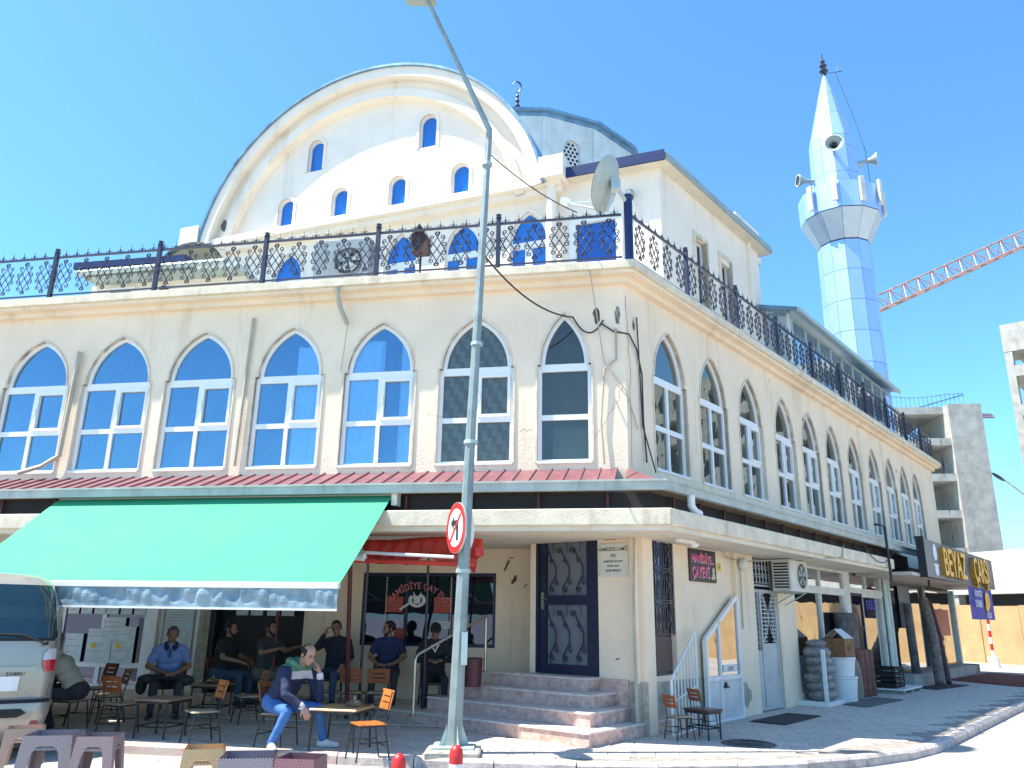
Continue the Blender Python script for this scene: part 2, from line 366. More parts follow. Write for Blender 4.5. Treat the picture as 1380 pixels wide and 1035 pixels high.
# pavers, laid in running bond parallel to the front
def inside(p, poly):
    x, y = p; r = False; n = len(poly); j = n-1
    for i in range(n):
        xi, yi = poly[i]; xj, yj = poly[j]
        if (yi > y) != (yj > y) and x < (xj-xi)*(y-yi)/(yj-yi)+xi: r = not r
        j = i
    return r
ki2 = kerb_curve(0.17); walk = list(ki2) + inner
bfoot = [F.pt((-30, 2.2, 0))[:2], F.pt((-1.6, 2.2, 0))[:2], SF.pt((-0.6,0.1))[:2], SF.pt((0.02,0.03))[:2], RR.pt((24, 0.0, 0))[:2], RR.pt((24, 8, 0))[:2], F.pt((-30, 8, 0))[:2]]
pw, pl = 0.30, 0.60
pavers = []
for j in range(-12, 60):
    for i in range(-60, 50):
        x = i*pl + (pl/2 if j % 2 else 0); y = -2.5 + j*pw - 0.0
        q = [F.pt((x+a, y+b, 0))[:2] for a, b in ((0.004,0.004),(pl-0.004,0.004),(pl-0.004,pw-0.004),(0.004,pw-0.004))]
        cxy = (sum(p[0] for p in q)/4, sum(p[1] for p in q)/4)
        if not -13 < cxy[0] < 19 or cxy[1] > 31: continue
        ins = [inside(p, walk) for p in q]
        if not any(ins): continue
        if all(inside(p, bfoot) for p in q): continue
        if not all(ins): continue
        pavers.append((math.hypot(*cxy), x, y, cxy))
pavers.sort()
pmb = MB(None); pmb.cbox(0.004, pl-0.004, 0.004, pw-0.004, -0.04, 0, 0.006); pme = pmb.mesh('paver', None, [M['paver']])
rk = random.Random(5)
RAMP = 0.085
def zf(y): return max(0.0, y)*RAMP      # the arcade floor rises gently to the wall
for d, x, y, c in pavers[:300]:
    o = inst(pme, 'paver', pav, F, (x, y, zf(y) + rk.uniform(-0.003, 0.003)))
    if y > 0 and c[0] < 2: o.rotation_euler[0] = math.atan(RAMP)
    elif c[0] >= 2: o.location[2] = 0.0
mb = MB(F)
for d, x, y, c in pavers[300:]:
    z = rk.uniform(-0.003, 0.003); a, b, e, f = x+0.004, x+pl-0.004, y+0.004, y+pw-0.004
    za, zb = (z+zf(e), z+zf(f)) if c[0] < 1.5 and RR.inv((c[0],c[1],0))[0] < 2.0 else (z, z)
    mb.add([(a,e,za-0.02),(b,e,za-0.02),(b,f,zb-0.02),(a,f,zb-0.02),(a,e,za),(b,e,za),(b,f,zb),(a,f,zb)], [(4,5,6,7),(0,1,5,4),(1,2,6,5),(2,3,7,6),(3,0,4,7)])
mb.build('paver', M['paver'], pav, kind='stuff')
mb = MB(F); mb.add([(-30,0,-0.014),(-1.3,0,-0.014),(-1.3,2.3,2.3*RAMP-0.014),(-30,2.3,2.3*RAMP-0.014)], [(0,1,2,3)]); mb.build('arcade_floor_bed', M['joint'], pav)

# ================================================================== the corner building with the mosque on top
bld = thing('mosque_building', 'cream two storey corner building with pointed arch windows carrying the mosque hall on its terrace', 'mosque', WF, (GX, GY, 0))
def arch_pts(hw, zs, h, n=9, pointed=True):
    """x,z of arch outline from left spring to right spring"""
    out = []
    if pointed:
        # two arcs meeting at a soft point
        r = (hw*hw + h*h)/(2*hw)
        a1 = math.atan2(h, r-hw) if r > hw else math.pi/2
        L = []
        for i in range(n+1):
            t = a1*i/n; L.append((-(r*math.cos(t)-(r-hw)), zs + r*math.sin(t)))
        out = L + [(-x, z) for x, z in L[-2::-1]]
    else:
        for i in range(2*n+1):
            t = math.pi*(1-i/(2*n)); out.append((hw*math.cos(t), zs + h*math.sin(t)))
    return out
class Op:
    def __init__(s, xc, hw, zb, zs=None, h=0.0, ex=0.0, pointed=True, n=9):
        s.xc = xc; s.hw = hw; s.zb = zb; s.zs = zs; s.h = h; s.ex = ex
        s.A = arch_pts(hw, zs, h, n, pointed) if h > 0 else [(-hw, zs), (hw, zs)]
    def xs(s):
        r = [s.xc + x for x, z in s.A]
        if s.ex: r += [s.xc - s.hw - s.ex, s.xc + s.hw + s.ex]
        return r
    def top(s, x, side):
        x -= s.xc
        if abs(x) > s.hw + 1e-6 or (s.ex and abs(abs(x)-s.hw) < 1e-6 and side*x > 0): return s.zs
        A = s.A
        for (x0, z0), (x1, z1) in zip(A, A[1:]):
            if x0-1e-7 <= x <= x1+1e-7:
                return z0 if x1-x0 < 1e-9 else z0 + (z1-z0)*(x-x0)/(x1-x0)
        return s.zs
    def covers(s, xa, xb): return xa >= s.xc - s.hw - s.ex - 1e-4 and xb <= s.xc + s.hw + s.ex + 1e-4
    def outline(s):
        A = [(s.xc+x, z) for x, z in s.A]
        l, r = s.xc - s.hw - s.ex, s.xc + s.hw + s.ex
        P = [(l, s.zb), (l, s.zs)] + (A if s.ex else A[1:-1]) + [(r, s.zs), (r, s.zb)]
        return P
def wall(mb, x0, x1, z0, z1, ops, y=0.0, depth=0.22, ztop=None, extra=()):
    xs = {round(x0, 5), round(x1, 5)} | {round(e, 5) for e in extra}
    for o in ops: xs |= {round(x, 5) for x in o.xs() if x0 <= x <= x1}
    xs = sorted(xs); zt = ztop or (lambda x: z1)
    for xa, xb in zip(xs, xs[1:]):
        if xb - xa < 1e-5: continue
        os_ = sorted([o for o in ops if o.covers(xa, xb)], key=lambda o: o.zb)
        za, zb = z0, z0
        for o in os_:
            mb.quad((xa,y,za),(xb,y,zb),(xb,y,o.zb),(xa,y,o.zb))
            za, zb = o.top(xa, 1), o.top(xb, -1)
            # evaluate neighbours from inside the interval
            xm = (xa+xb)/2
            if o.ex and abs(xm-o.xc) > o.hw: za = zb = o.zs
            else: za, zb = o.top(xa, -1 if xa < o.xc else 1) if False else (o.top(xa+1e-6, 0)), o.top(xb-1e-6, 0)
        mb.quad((xa,y,za),(xb,y,zb),(xb,y,zt(xb)),(xa,y,zt(xa)))
    for o in ops:
        P = o.outline(); P = P + [P[0]]
        for (xa, za), (xb, zb) in zip(P, P[1:]):
            mb.quad((xa,y,za),(xa,y+depth,za),(xb,y+depth,zb),(xb,y,zb))
SILL, SPR, APX = 4.05, 5.72, 6.63
HW = 0.60
fx = [-1.02, -2.53, -4.26, -5.96, -7.71, -9.42, -11.15, -12.88]
fhw = [0.40, 0.60, 0.60, 0.60, 0.64, 0.66, 0.66, 0.66]
fops = [Op(x, h, SILL, SPR, APX-SPR, 0.05) for x, h in zip(fx, fhw)]
rxs = [1.50, 3.25, 5.04, 6.97, 8.66, 10.37, 12.17, 14.06, 15.84, 17.52, 19.1]
rops = [Op(x, 0.56, SILL, SPR, APX-SPR, 0.05) for x in rxs]
mb = MB(F); wall(mb, -16, 0, 2.9, 7.3, fops); mb.build('front_wall', M['wall'], bld)
mb = MB(RR); wall(mb, 0, 21.9, 2.9, 7.3, rops); 
mb.quad((21.9,0,0.0),(21.9,9,0.0),(21.9,9,7.3),(21.9,0,7.3))
mb.build('side_wall', M['wall'], bld)
mb = MB(F); mb.quad((-16,0,2.9),(-16,9,2.9),(-16,9,7.3),(-16,0,7.3)); mb.build('end_wall', M['wall'], bld)
# dark rooms behind the windows
mb = MB(WF)
ri = gpt(F, -1.3, RR, -1.3); a = F.pt((-15.9,1.3,0)); b = RR.pt((21.8,1.3,0))
for p, q in ((a, ri), (ri, b)): mb.quad((p[0],p[1],3.2),(q[0],q[1],3.2),(q[0],q[1],7.2),(p[0],p[1],7.2))
mb.build('room_wall', M['room'], bld)
# archivolts and sill ledges round every opening
def surround(o, fr, nm='window_surround'):
    mb = MB(fr); P = o.outline(); w = 0.03; d = 0.02
    def off(P, w):
        out = []
        for i, (x, z) in enumerate(P):
            if i == 0 or i == len(P)-1: nx, nz = (-1 if i == 0 else 1), 0
            else:
                dx, dz = P[i+1][0]-P[i-1][0], P[i+1][1]-P[i-1][1]; l = math.hypot(dx, dz) or 1; nx, nz = -dz/l, dx/l
            out.append((x+nx*w, z+nz*w))
        return out
    Q = off(P, w)
    for (a, b, c, e) in zip(P, P[1:], Q, Q[1:]):
        mb.quad((a[0],-d,a[1]),(b[0],-d,b[1]),(e[0],-d,e[1]),(c[0],-d,c[1]))
        mb.quad((c[0],-d,c[1]),(e[0],-d,e[1]),(e[0],0,e[1]),(c[0],0,c[1]))
        mb.quad((b[0],-d,b[1]),(a[0],-d,a[1]),(a[0],0.15,a[1]),(b[0],0.15,b[1]))
    return mb.build(nm, M['trim'], bld)
for o in fops: surround(o, F)
for o in rops: surround(o, RR)
# ---- window kit: window (outer frame) > sash, pane
def ring(mb, P, w, y0, y1):
    """frame following the closed outline P (x,z), w wide inward"""
    n = len(P); cx = sum(p[0] for p in P)/n; Q = []
    for i in range(n):
        a, b, c = P[i-1], P[i], P[(i+1) % n]
        d1 = Vector((b[0]-a[0], b[1]-a[1])); d2 = Vector((c[0]-b[0], c[1]-b[1]))
        if d1.length < 1e-9: d1 = d2.copy()
        if d2.length < 1e-9: d2 = d1.copy()
        d1.normalize(); d2.normalize(); n1 = Vector((d1.y, -d1.x)); n2 = Vector((d2.y, -d2.x)); m = n1+n2
        if m.length < 1e-6: m = n1
        m.normalize(); k = 1/max(0.45, m.dot(n1)); Q.append((b[0]+m.x*w*k, b[1]+m.y*w*k))
    for i in range(n):
        j = (i+1) % n
        mb.quad((P[i][0],y0,P[i][1]),(P[j][0],y0,P[j][1]),(Q[j][0],y0,Q[j][1]),(Q[i][0],y0,Q[i][1]))
        mb.quad((Q[i][0],y0,Q[i][1]),(Q[j][0],y0,Q[j][1]),(Q[j][0],y1,Q[j][1]),(Q[i][0],y1,Q[i][1]))
    return Q
KIT = {}
def win_kit(hw, gl, cols=2, sash=True, key=None):
    k = (hw, gl, cols, sash)
    if k in KIT: return KIT[k]
    o = Op(0, hw, 0, SPR-SILL, APX-SPR, 0.05); P = o.outline()
    mb = MB(None); Q = ring(mb, P, 0.065, 0.11, 0.19)
    zt = SPR-SILL; W = hw + 0.05 - 0.06
    mb.box(-W, W, 0.105, 0.18, zt-0.11, zt+0.02)          # transom
    zm = zt*0.46
    mb.box(-W, W, 0.11, 0.18, zm-0.045, zm+0.045)
    if cols == 2: mb.box(-0.035, 0.035, 0.107, 0.18, 0.055, zt-0.11)
    mb.box(-hw-0.05, hw+0.05, 0.02, 0.12, -0.015, 0.03)
    frame = mb.mesh('window', None, [M['pvc']])
    sm = None
    if cols == 2 and sash:
        s_ = MB(None); x0, x1, z0, z1 = 0.04, W, zm+0.045, zt-0.115; t = 0.05
        s_.box(x0, x1, 0.085, 0.16, z0, z0+t); s_.box(x0, x1, 0.085, 0.16, z1-t, z1); s_.box(x0, x0+t, 0.085, 0.16, z0+t, z1-t); s_.box(x1-t, x1, 0.085, 0.16, z0+t, z1-t)
        s_.box(x0+0.01, x0+0.03, 0.06, 0.085, (z0+z1)/2-0.06, (z0+z1)/2+0.06)
        sm = s_.mesh('sash', None, [M['pvc']])
    panes = []
    def pn(x0, x1, z0, z1):
        p = MB(None); tilt = random.uniform(-0.004, 0.004)
        p.quad((x0, 0.145+tilt, z0), (x1, 0.145, z0), (x1, 0.145+tilt/2, z1), (x0, 0.145-tilt, z1)); panes.append(p.mesh('pane', None, [M[gl]]))
    if cols == 2:
        for a, b in ((-W-0.01, -0.03), (0.03, W+0.01)):
            pn(a, b, 0.05, zm-0.04); pn(a, b, zm+0.04, zt-0.1)
    else: pn(-W-0.01, W+0.01, 0.05, zm-0.04); pn(-W-0.01, W+0.01, zm+0.04, zt-0.1)
    p = MB(None); A = [(x*(1-0.05/hw), z-0.05) for x, z in o.A if z > zt+0.05]
    A = [(-hw+0.03, zt)] + A + [(hw-0.03, zt)]
    p.add([(x, 0.145, z) for x, z in A], [tuple(range(len(A)))[::-1]]); panes.append(p.mesh('pane', None, [M[gl]]))
    KIT[k] = (frame, sm, panes); return KIT[k]
def place_window(fr, x, kit, lab=None):
    f, s_, ps = kit
    w = inst(f, 'window', bld, fr, (x, -0.045, SILL), label=lab)
    if s_: child(s_, 'sash', w)
    for p in ps: child(p, 'pane', w)
    return w
def curtain(parent, x0, x1, z0, z1, y=0.42, mat=None, amp=0.02, n=None, name='curtain', ph=0):
    mb = MB(None); n = n or int((x1-x0)/0.02)+2; prev = None
    for i in range(n):
        x = x0+(x1-x0)*i/(n-1); yy = y + amp*math.sin(x*38+ph) + amp*0.5*math.sin(x*17+1+ph*2)
        cur = ((x, yy, z0), (x, yy, z1))
        if prev: mb.quad(prev[0], cur[0], cur[1], prev[1])
        prev = cur
    me = mb.mesh(name, None, [mat or M['curtain']]); me.polygons.foreach_set('use_smooth', [True]*len(me.polygons))
    return child(me, name, parent)
def blind(parent, hw):
    mb = MB(None)
    for i in range(int(2*hw/0.085)):
        x = -hw+0.02+i*0.085; mb.cur = 0
        for j in range(54):   # diagonal weave of lighter and darker squares
            mb.cur = 1 if (i*3+j) % 8 < 4 else 0; z0 = 0.05+j*0.046
            mb.quad((x,0.18,z0),(x+0.08,0.205,z0),(x+0.08,0.205,z0+0.046),(x,0.18,z0+0.046))
    me = mb.mesh('blind', None, [M['blind'], M['blind2']]); return child(me, 'blind', parent)
M['blind2'] = pm('pale_blind_weave', (0.42, 0.42, 0.40), 0.9)
for i, (x, h) in enumerate(zip(fx, fhw)):
    if i == 0: kit = win_kit(h, 'gl_grey', 1, False)
    elif i == 1: kit = win_kit(h, 'gl_grey', 2, True)
    else: kit = win_kit(h, 'gl_blue', 2, True)
    w = place_window(F, x, kit)
    if i == 1: blind(w, h)
    if i == 2: curtain(w, -0.6, 0.02, 0.05, 2.3, 0.2); curtain(w, 0.33, 0.6, 0.05, 2.2, 0.21, ph=2)
    if i == 3: curtain(w, 0.08, 0.6, 0.05, 2.25, 0.2, ph=1)
    if i == 0:
        mb = MB(None); mb.box(-0.24, 0.42, 0.4, 0.45, 0.05, 0.68); child(mb.mesh('cabinet', None, [pm('green_cabinet', (0.13,0.24,0.20), 0.5)]), 'cabinet', w)
for i, x in enumerate(rxs):
    w = place_window(RR, x, win_kit(0.56, 'gl_right', 2, i not in (0, 1)))
    if i in (2, 5, 7, 8, 9, 10): curtain(w, -0.5, 0.5 if i > 6 else 0.1, 0.05, 2.2, 0.2, ph=i)
# ---- cornice: coved soffit, slab, terrace
mb = MB(WF); corner_strip(mb, -0.02, 0.12, 7.10, 7.2, -16, 21.9); corner_strip(mb, 0.0, 0.27, 7.2, 7.26, -16, 21.95); mb.build('cornice_cove', M['wall'], bld)
mb = MB(WF); corner_strip(mb, -0.6, 0.33, 7.26, 7.41, -16, 22.2); mb.build('terrace_slab_edge', M['slab'], bld, bevel=0.012)
P = [F.pt((-16,0,0))[:2], (GX,GY), RR.pt((22.0,0,0))[:2], None]
P[3] = (P[0][0]+P[2][0]-GX, P[0][1]+P[2][1]-GY)
mb = MB(WF); mb.slab([P[0],P[1],P[2],P[3]], 7.30, 7.395); mb.build('terrace_floor', M['conc'], bld)
# ---- maroon sheet roof over the gutter on the street front, gutter round both sides
c0 = gpt(F, 0.0, RR, 0.0); c1 = gpt(F, 0.9, RR, 0.9)
zt, zl = 3.93, 3.58
sp = 0.26; n = int(12.6/sp)
smb = MB(None)
smb.add([(0,0,zt),(sp-0.05,0,zt),(sp-0.04,0,zt+0.03),(sp-0.015,0,zt+0.03),(sp,0,zt),(0,-0.88,zl),(sp-0.05,-0.88,zl),(sp-0.04,-0.88,zl+0.03),(sp-0.015,-0.88,zl+0.03),(sp,-0.88,zl)],
        [(5,6,1,0),(6,7,2,1),(7,8,3,2),(8,9,4,3),(5,9,8,7,6)])
sme = smb.mesh('roof_sheet', None, [M['redroof']])
for i in range(n+1):
    x = -12.9 + i*sp
    if x+sp > 0.02: break
    inst(sme, 'roof_sheet', bld, F, (x, 0, 0))
hip = MB(WF); c9 = gpt(F, 0.88, RR, 0.88); e0 = F.pt((-0.02,0,0)); e1 = F.pt((-0.02,-0.88,0)); r1 = RR.pt((0.35,0,0)); r2 = RR.pt((0.35,-0.8,0))
hip.add([(e0[0],e0[1],zt),(e1[0],e1[1],zl),(c9[0],c9[1],zl),(GX,GY,zt)], [(0,1,2,3)])
hip.add([(GX,GY,zt),(c9[0],c9[1],zl),(r2[0],r2[1],zl),(r1[0],r1[1],zt-0.05)], [(0,1,2,3)])
hip.build('hip_sheet', M['redroof'], bld)
mb = MB(RR); mb.add([(0.35,0,zt-0.05),(0.35,-0.8,zl),(16,-0.8,zl),(16,0,zt-0.05)], [(0,1,2,3)]); mb.build('side_roof_sheet', M['gutter'], bld)
mb = MB(WF); corner_strip(mb, 0.86, 0.96, 3.45, 3.585, -16, 14.5); corner_strip(mb, 0.86, 0.985, 3.57, 3.60, -16, 14.5); mb.build('gutter', M['gutter'], bld)
# dark fascia between gutter and canopy slab, with posts
mb = MB(WF); corner_strip(mb, 0.0, 0.55, 3.10, 3.47, -16, 14.4); mb.build('fascia_box', M['dark'], bld)
pmb_ = MB(None); pmb_.box(-0.018, 0.018, -0.018, 0.018, 3.16, 3.47); pm_ = pmb_.mesh('fascia_strut', None, [M['redpost']])
for x in np.arange(-15, 0.5, 1.05): inst(pm_, 'fascia_strut', bld, F, (x, -0.6, 0))
for x in np.arange(0.3, 13, 0.9): inst(pm_, 'fascia_strut', bld, RR, (x, -0.6, 0))
# canopy slab
mb = MB(WF); corner_strip(mb, 0.0, 1.05, 2.93, 3.17, -16, 10.9); mb.build('canopy_slab', M['slab'], bld, bevel=0.015)
mb = MB(WF)
pw_ = [F.pt((-16,-0.98,0))[:2], gpt(F,0.98,RR,0.98), RR.pt((10.88,-0.98,0))[:2], RR.pt((10.88,0.1,0))[:2], RR.pt((0.2,0.1,0))[:2], F.pt((-1.2,2.3,0))[:2], F.pt((-16,2.3,0))[:2]]
mb.slab(pw_, 2.86, 2.935); mb.build('canopy_soffit', M['soffit'], bld)
mb = MB(RR); mb.box(10.9, 22, -0.1, 0.1, 2.9, 3.3); mb.build('beam', M['dark'], bld)
# ================================================================== ground floor, street front: arcade back wall 2.2 behind the upper wall
RD = 2.2
mb = MB(F)
class Rect:
    def __init__(s, x0, x1, zb, zs): s.o = Op((x0+x1)/2, (x1-x0)/2, zb, zs)
gops = [Rect(-11.6,-9.62,0.17,2.5).o, Rect(-9.36,-8.5,0.3,2.5).o, Rect(-8.15,-6.3,0.17,2.5).o, Rect(-5.16,-2.57,1.10,2.42).o]
wall(mb, -16, -1.6, 0, 2.9, gops, y=RD, depth=0.25); mb.build('arcade_wall', M['wall'], bld)
mb = MB(F); mb.quad((-12,RD+0.3,0),(-1.7,RD+0.3,0),(-1.7,RD+0.3,2.9),(-12,RD+0.3,2.9)); mb.build('interior_shade', M['dark'], bld)  # near-black sheet: the dimness inside the shops is put into its colour
def frame_rect(mb, x0, x1, z0, z1, t, y0, y1):
    mb.box(x0, x1, y0, y1, z0, z0+t); mb.box(x0, x1, y0, y1, z1-t, z1); mb.box(x0, x0+t, y0, y1, z0+t, z1-t); mb.box(x1-t, x1, y0, y1, z0+t, z1-t)
def flat(name, fr, x0, x1, z0, z1, y, mat, parent, **k):
    mb = MB(fr); mb.quad((x0,y,z0),(x1,y,z0),(x1,y,z1),(x0,y,z1)); return mb.build(name, mat, parent, **k)
def framed(name, fr, x0, x1, z0, z1, y, fmat, gmat, t=0.05, cols=1, rows=1, parent=None, d=0.06, zmids=None):
    mb = MB(fr); frame_rect(mb, x0, x1, z0, z1, t, y-d/2, y+d/2)
    for i in range(1, cols): xm = x0+(x1-x0)*i/cols; mb.box(xm-t/2, xm+t/2, y-d/2+0.003, y+d/2, z0+t, z1-t)
    zs = zmids or [z0+(z1-z0)*i/rows for i in range(1, rows)]
    for z in zs: mb.box(x0+t, x1-t, y-d/2+0.006, y+d/2, z-t/2, z+t/2)
    w = mb.build(name, fmat, parent)
    ZS = [z0]+list(zs)+[z1]
    for i in range(cols):
        for a, b in zip(ZS, ZS[1:]):
            m2 = MB(fr); xa = x0+(x1-x0)*i/cols+t/2; xb = x0+(x1-x0)*(i+1)/cols-t/2
            m2.quad((xa,y,a+t/2),(xb,y,a+t/2),(xb,y,b-t/2),(xa,y,b-t/2))
            me = m2.mesh('pane', parent, [gmat]); child(me, 'pane', w)
    return w
# white-framed display window covered in notices
w1 = framed('display_window', F, -11.6, -9.62, 0.18, 2.5, RD+0.08, M['white'], M['gl_dark'], 0.09, 2, 1, bld, zmids=[0.62])
w1b = framed('door', F, -9.36, -8.5, 0.20, 2.5, RD+0.06, M['white'], M['paper'], 0.07, 1, 1, bld, zmids=[0.5])
mbp = MB(F); mbp.box(-9.60, -9.38, RD-0.03, RD+0.12, 0.17, 2.6); mbp.build('white_post', M['white'], bld)
mbp = MB(F); mbp.box(-8.42, -8.19, RD-0.12, RD+0.1, 0.15, 2.86); mbp.build('rough_pillar', M['conc2'], bld)
mbp = MB(F); mbp.box(-8.18, -8.08, RD-0.10, RD+0.1, 0.15, 2.86); mbp.build('door_jamb', M['black'], bld)
M['notice'] = pm('notice_print', (0.62, 0.68, 0.68), 0.8, var=0.1, vs=6)
nl = pm('grey_print', (0.22, 0.25, 0.27), 0.8)
rn = random.Random(11)
def sheet(x0, x1, z0, z1, y, lines=6, fr=F, parent=None, name='paper_notice', mat=None):
    mb = MB(fr); mb.cur = 0; mb.quad((x0,y,z0),(x1,y,z0),(x1,y,z1),(x0,y,z1)); mb.cur = 1
    for i in range(lines):
        z = z1-(i+1)*(z1-z0)/(lines+1.5); mb.quad((x0+0.02,y-0.002,z),(x0+0.02+(x1-x0-0.04)*rn.uniform(0.5,1),y-0.002,z),(x0+0.02+(x1-x0-0.04)*rn.uniform(0.5,1),y-0.002,z+0.008),(x0+0.02,y-0.002,z+0.008))
    return mb.build(name, [mat or M['notice'], nl], parent)
for i, x in enumerate([-11.45,-11.15,-10.85,-10.55,-10.25,-9.95]): sheet(x, x+0.25, 1.58, 2.02, RD+0.03, 7, parent=w1)
for x0, x1, z0, z1 in [(-10.9,-10.35,0.66,1.30),(-10.34,-9.85,0.66,1.35),(-10.6,-10.1,1.1,1.52),(-11.4,-11.0,0.66,1.2)]: sheet(x0, x1, z0, z1, RD+0.028-0.003*rn.random(), 3, parent=w1)
for x in (-10.75, -10.2):
    mb = MB(F); mb.lathe((0,0,0), [(0.0,0),(0.07,0)], 12, caps=False)
    mb = MB(F); n = 12; mb.add([(x+0.065*math.cos(2*math.pi*k/n), RD+0.02, 0.98+0.055*math.sin(2*math.pi*k/n)) for k in range(n)], [tuple(range(n))]); mb.build('yellow_flower_print', pm('yellow_print', (0.75,0.55,0.05), 0.8), w1)
sheet(-9.22, -8.62, 0.62, 2.05, RD+0.02, 26, parent=w1b)
# recess with dark lower panel and a high window
w2 = framed('shop_window', F, -8.05, -6.3, 1.55, 2.5, RD+0.1, M['black'], M['gl_dark'], 0.06, 2, 1, bld)
for x in (-7.75,-7.45,-7.1,-6.8): sheet(x, x+0.26, 1.6, 2.0, RD+0.06, 5, parent=w2)
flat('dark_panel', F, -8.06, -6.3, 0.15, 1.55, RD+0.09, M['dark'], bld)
# tea-house window
tw = framed('tea_house_window', F, -5.16, -2.57, 1.10, 2.42, RD+0.06, pm('blue_black_frame', (0.01,0.015,0.06), 0.4), M['gl_dark'], 0.06, 3, 1, bld)
# counter with a white panel, jars and bottles just behind the glass
ctr = thing('tea_counter', 'long white tea house counter just behind the blue framed window', 'counter', F, (-3.8, RD+0.22, 0.9))
mb = MB(F); mb.box(-5.05, -2.65, RD+0.16, RD+0.28, 0.9, 1.16); mb.box(-4.35, -3.45, RD+0.155, RD+0.162, 1.17, 1.38); mb.build('counter_panel', M['white'], ctr)
def text(s, size, mat, fr, x, y, z, parent=None, name='lettering', align='CENTER', ext=0.004, bend=None, sx=1.0, tilt=0):
    cu = bpy.data.curves.new('t', 'FONT'); cu.body = s; cu.size = size; cu.align_x = align; cu.extrude = ext; cu.resolution_u = 2; cu.offset = size*0.012
    to = bpy.data.objects.new('t', cu); col.objects.link(to); bpy.context.view_layer.update()
    me = bpy.data.meshes.new_from_object(to, depsgraph=bpy.context.evaluated_depsgraph_get()); bpy.data.objects.remove(to)
    vs = [(v.co.x*sx, v.co.y, v.co.z) for v in me.vertices]; fs = [tuple(p.vertices) for p in me.polygons]
    out = []
    for a, b, c in vs:
        if bend: t = a/bend; r = bend+b; out.append((x + r*math.sin(t), y-c, z + r*math.cos(t) - bend))
        else: out.append((x+a, y-c, z+b+a*tilt))
    mb = MB(fr); mb.add(out, fs); return mb.build(name, mat, parent)
pinkred = pm('pink_lettering', (0.62, 0.20, 0.22), 0.6); 
text('HAMİDİYE ÇAY EVİ', 0.17, pinkred, F, -4.07, RD+0.02, 2.13, tw, bend=0.62, sx=0.8)
mb = MB(F)
for k in range(24):
    a0, a1 = 2*math.pi*k/24, 2*math.pi*(k+1)/24
    if 0.9 < (a0 % (2*math.pi)) < 2.3: continue
    c = (-4.08, 1.92); mb.quad((c[0]+0.17*math.cos(a0),RD+0.02,c[1]+0.13*math.sin(a0)),(c[0]+0.17*math.cos(a1),RD+0.02,c[1]+0.13*math.sin(a1)),(c[0]+0.10*math.cos(a1),RD+0.02,c[1]+0.08*math.sin(a1)),(c[0]+0.10*math.cos(a0),RD+0.02,c[1]+0.08*math.sin(a0)))
mb.add([(-4.14,RD+0.018,1.86),(-4.02,RD+0.018,1.86),(-4.0,RD+0.018,2.08),(-4.05,RD+0.018,2.0),(-4.11,RD+0.018,2.0),(-4.16,RD+0.018,2.08)], [(0,1,2,3,4,5)])
mb.quad((-4.42,RD+0.018,1.76),(-4.40,RD+0.018,1.73),(-4.20,RD+0.018,1.86),(-4.22,RD+0.018,1.89))
mb.build('tea_glass_emblem', M['paper'], tw)
redp = pm('red_poster', (0.50,0.09,0.06), 0.7)
for x in (-4.52, -3.58):
    sheet(x-0.17, x+0.17, 1.70, 1.98, RD+0.025, 2, parent=tw, name='red_poster', mat=redp)
sheet(-3.70, -3.42, 1.42, 1.55, RD+0.025, 1, parent=tw); sheet(-4.5, -4.3, 1.22, 1.42, RD+0.025, 2, parent=tw, mat=redp, name='red_poster')
for x in (-4.68, -3.42):
    mb = MB(F)
    for k in range(22): mb.box(x-0.008, x+0.008, RD+0.0, RD+0.015, 1.25+k*0.05, 1.285+k*0.05)
    mb.build('light_strip', M['trim'], tw)
jar = MB(None); jar.lathe((0,0,0), [(0.028,0),(0.032,0.01),(0.034,0.05),(0.026,0.085),(0.028,0.09)], 10); jme = jar.mesh('tea_glass', None, [pm('jar_glass', (0.5,0.5,0.4), 0.2)])
for i, x in enumerate([-4.95,-4.87,-4.79]):
    o = inst(jme, 'tea_glass', None, F, (x, RD+0.2, 1.165)); put(o, '', ['left','middle','right'][i]+' one of three small tea glasses on the counter behind the window', 'glass', 'glasses on the tea counter'); WT[o.name] = (WF, 0)
bot = MB(None); bot.lathe((0,0,0), [(0.035,0),(0.04,0.01),(0.04,0.15),(0.015,0.2),(0.015,0.24),(0.018,0.26)], 10)
bmt = [pm('yellow_bottle', (0.5,0.42,0.08), 0.4), pm('clear_bottle', (0.25,0.32,0.4), 0.15), pm('white_bottle', (0.6,0.6,0.5), 0.4)]
bme = [bot.mesh('bottle', None, [m]) for m in bmt]
BL = ['short yellow bottle, leftmost on the tea house counter','small yellow bottle second from the left on the counter','cream bottle third from the left on the counter','yellow bottle just left of the tall cream bottle','tall cream bottle beside the clear water bottle','tall clear bottle at the right end of the tea house counter']
for i, x in enumerate([-3.3,-3.2,-3.1,-3.0,-2.9,-2.78]):
    o = inst(bme[[0,0,2,0,2,1][i]], 'bottle', None, F, (x, RD+0.2, 1.165)); o.scale = (1,1,[.5,.45,.7,.6,.8,1.4][i]); put(o, '', BL[i], 'bottle', 'bottles in the tea house window'); WT[o.name] = (WF, 0)
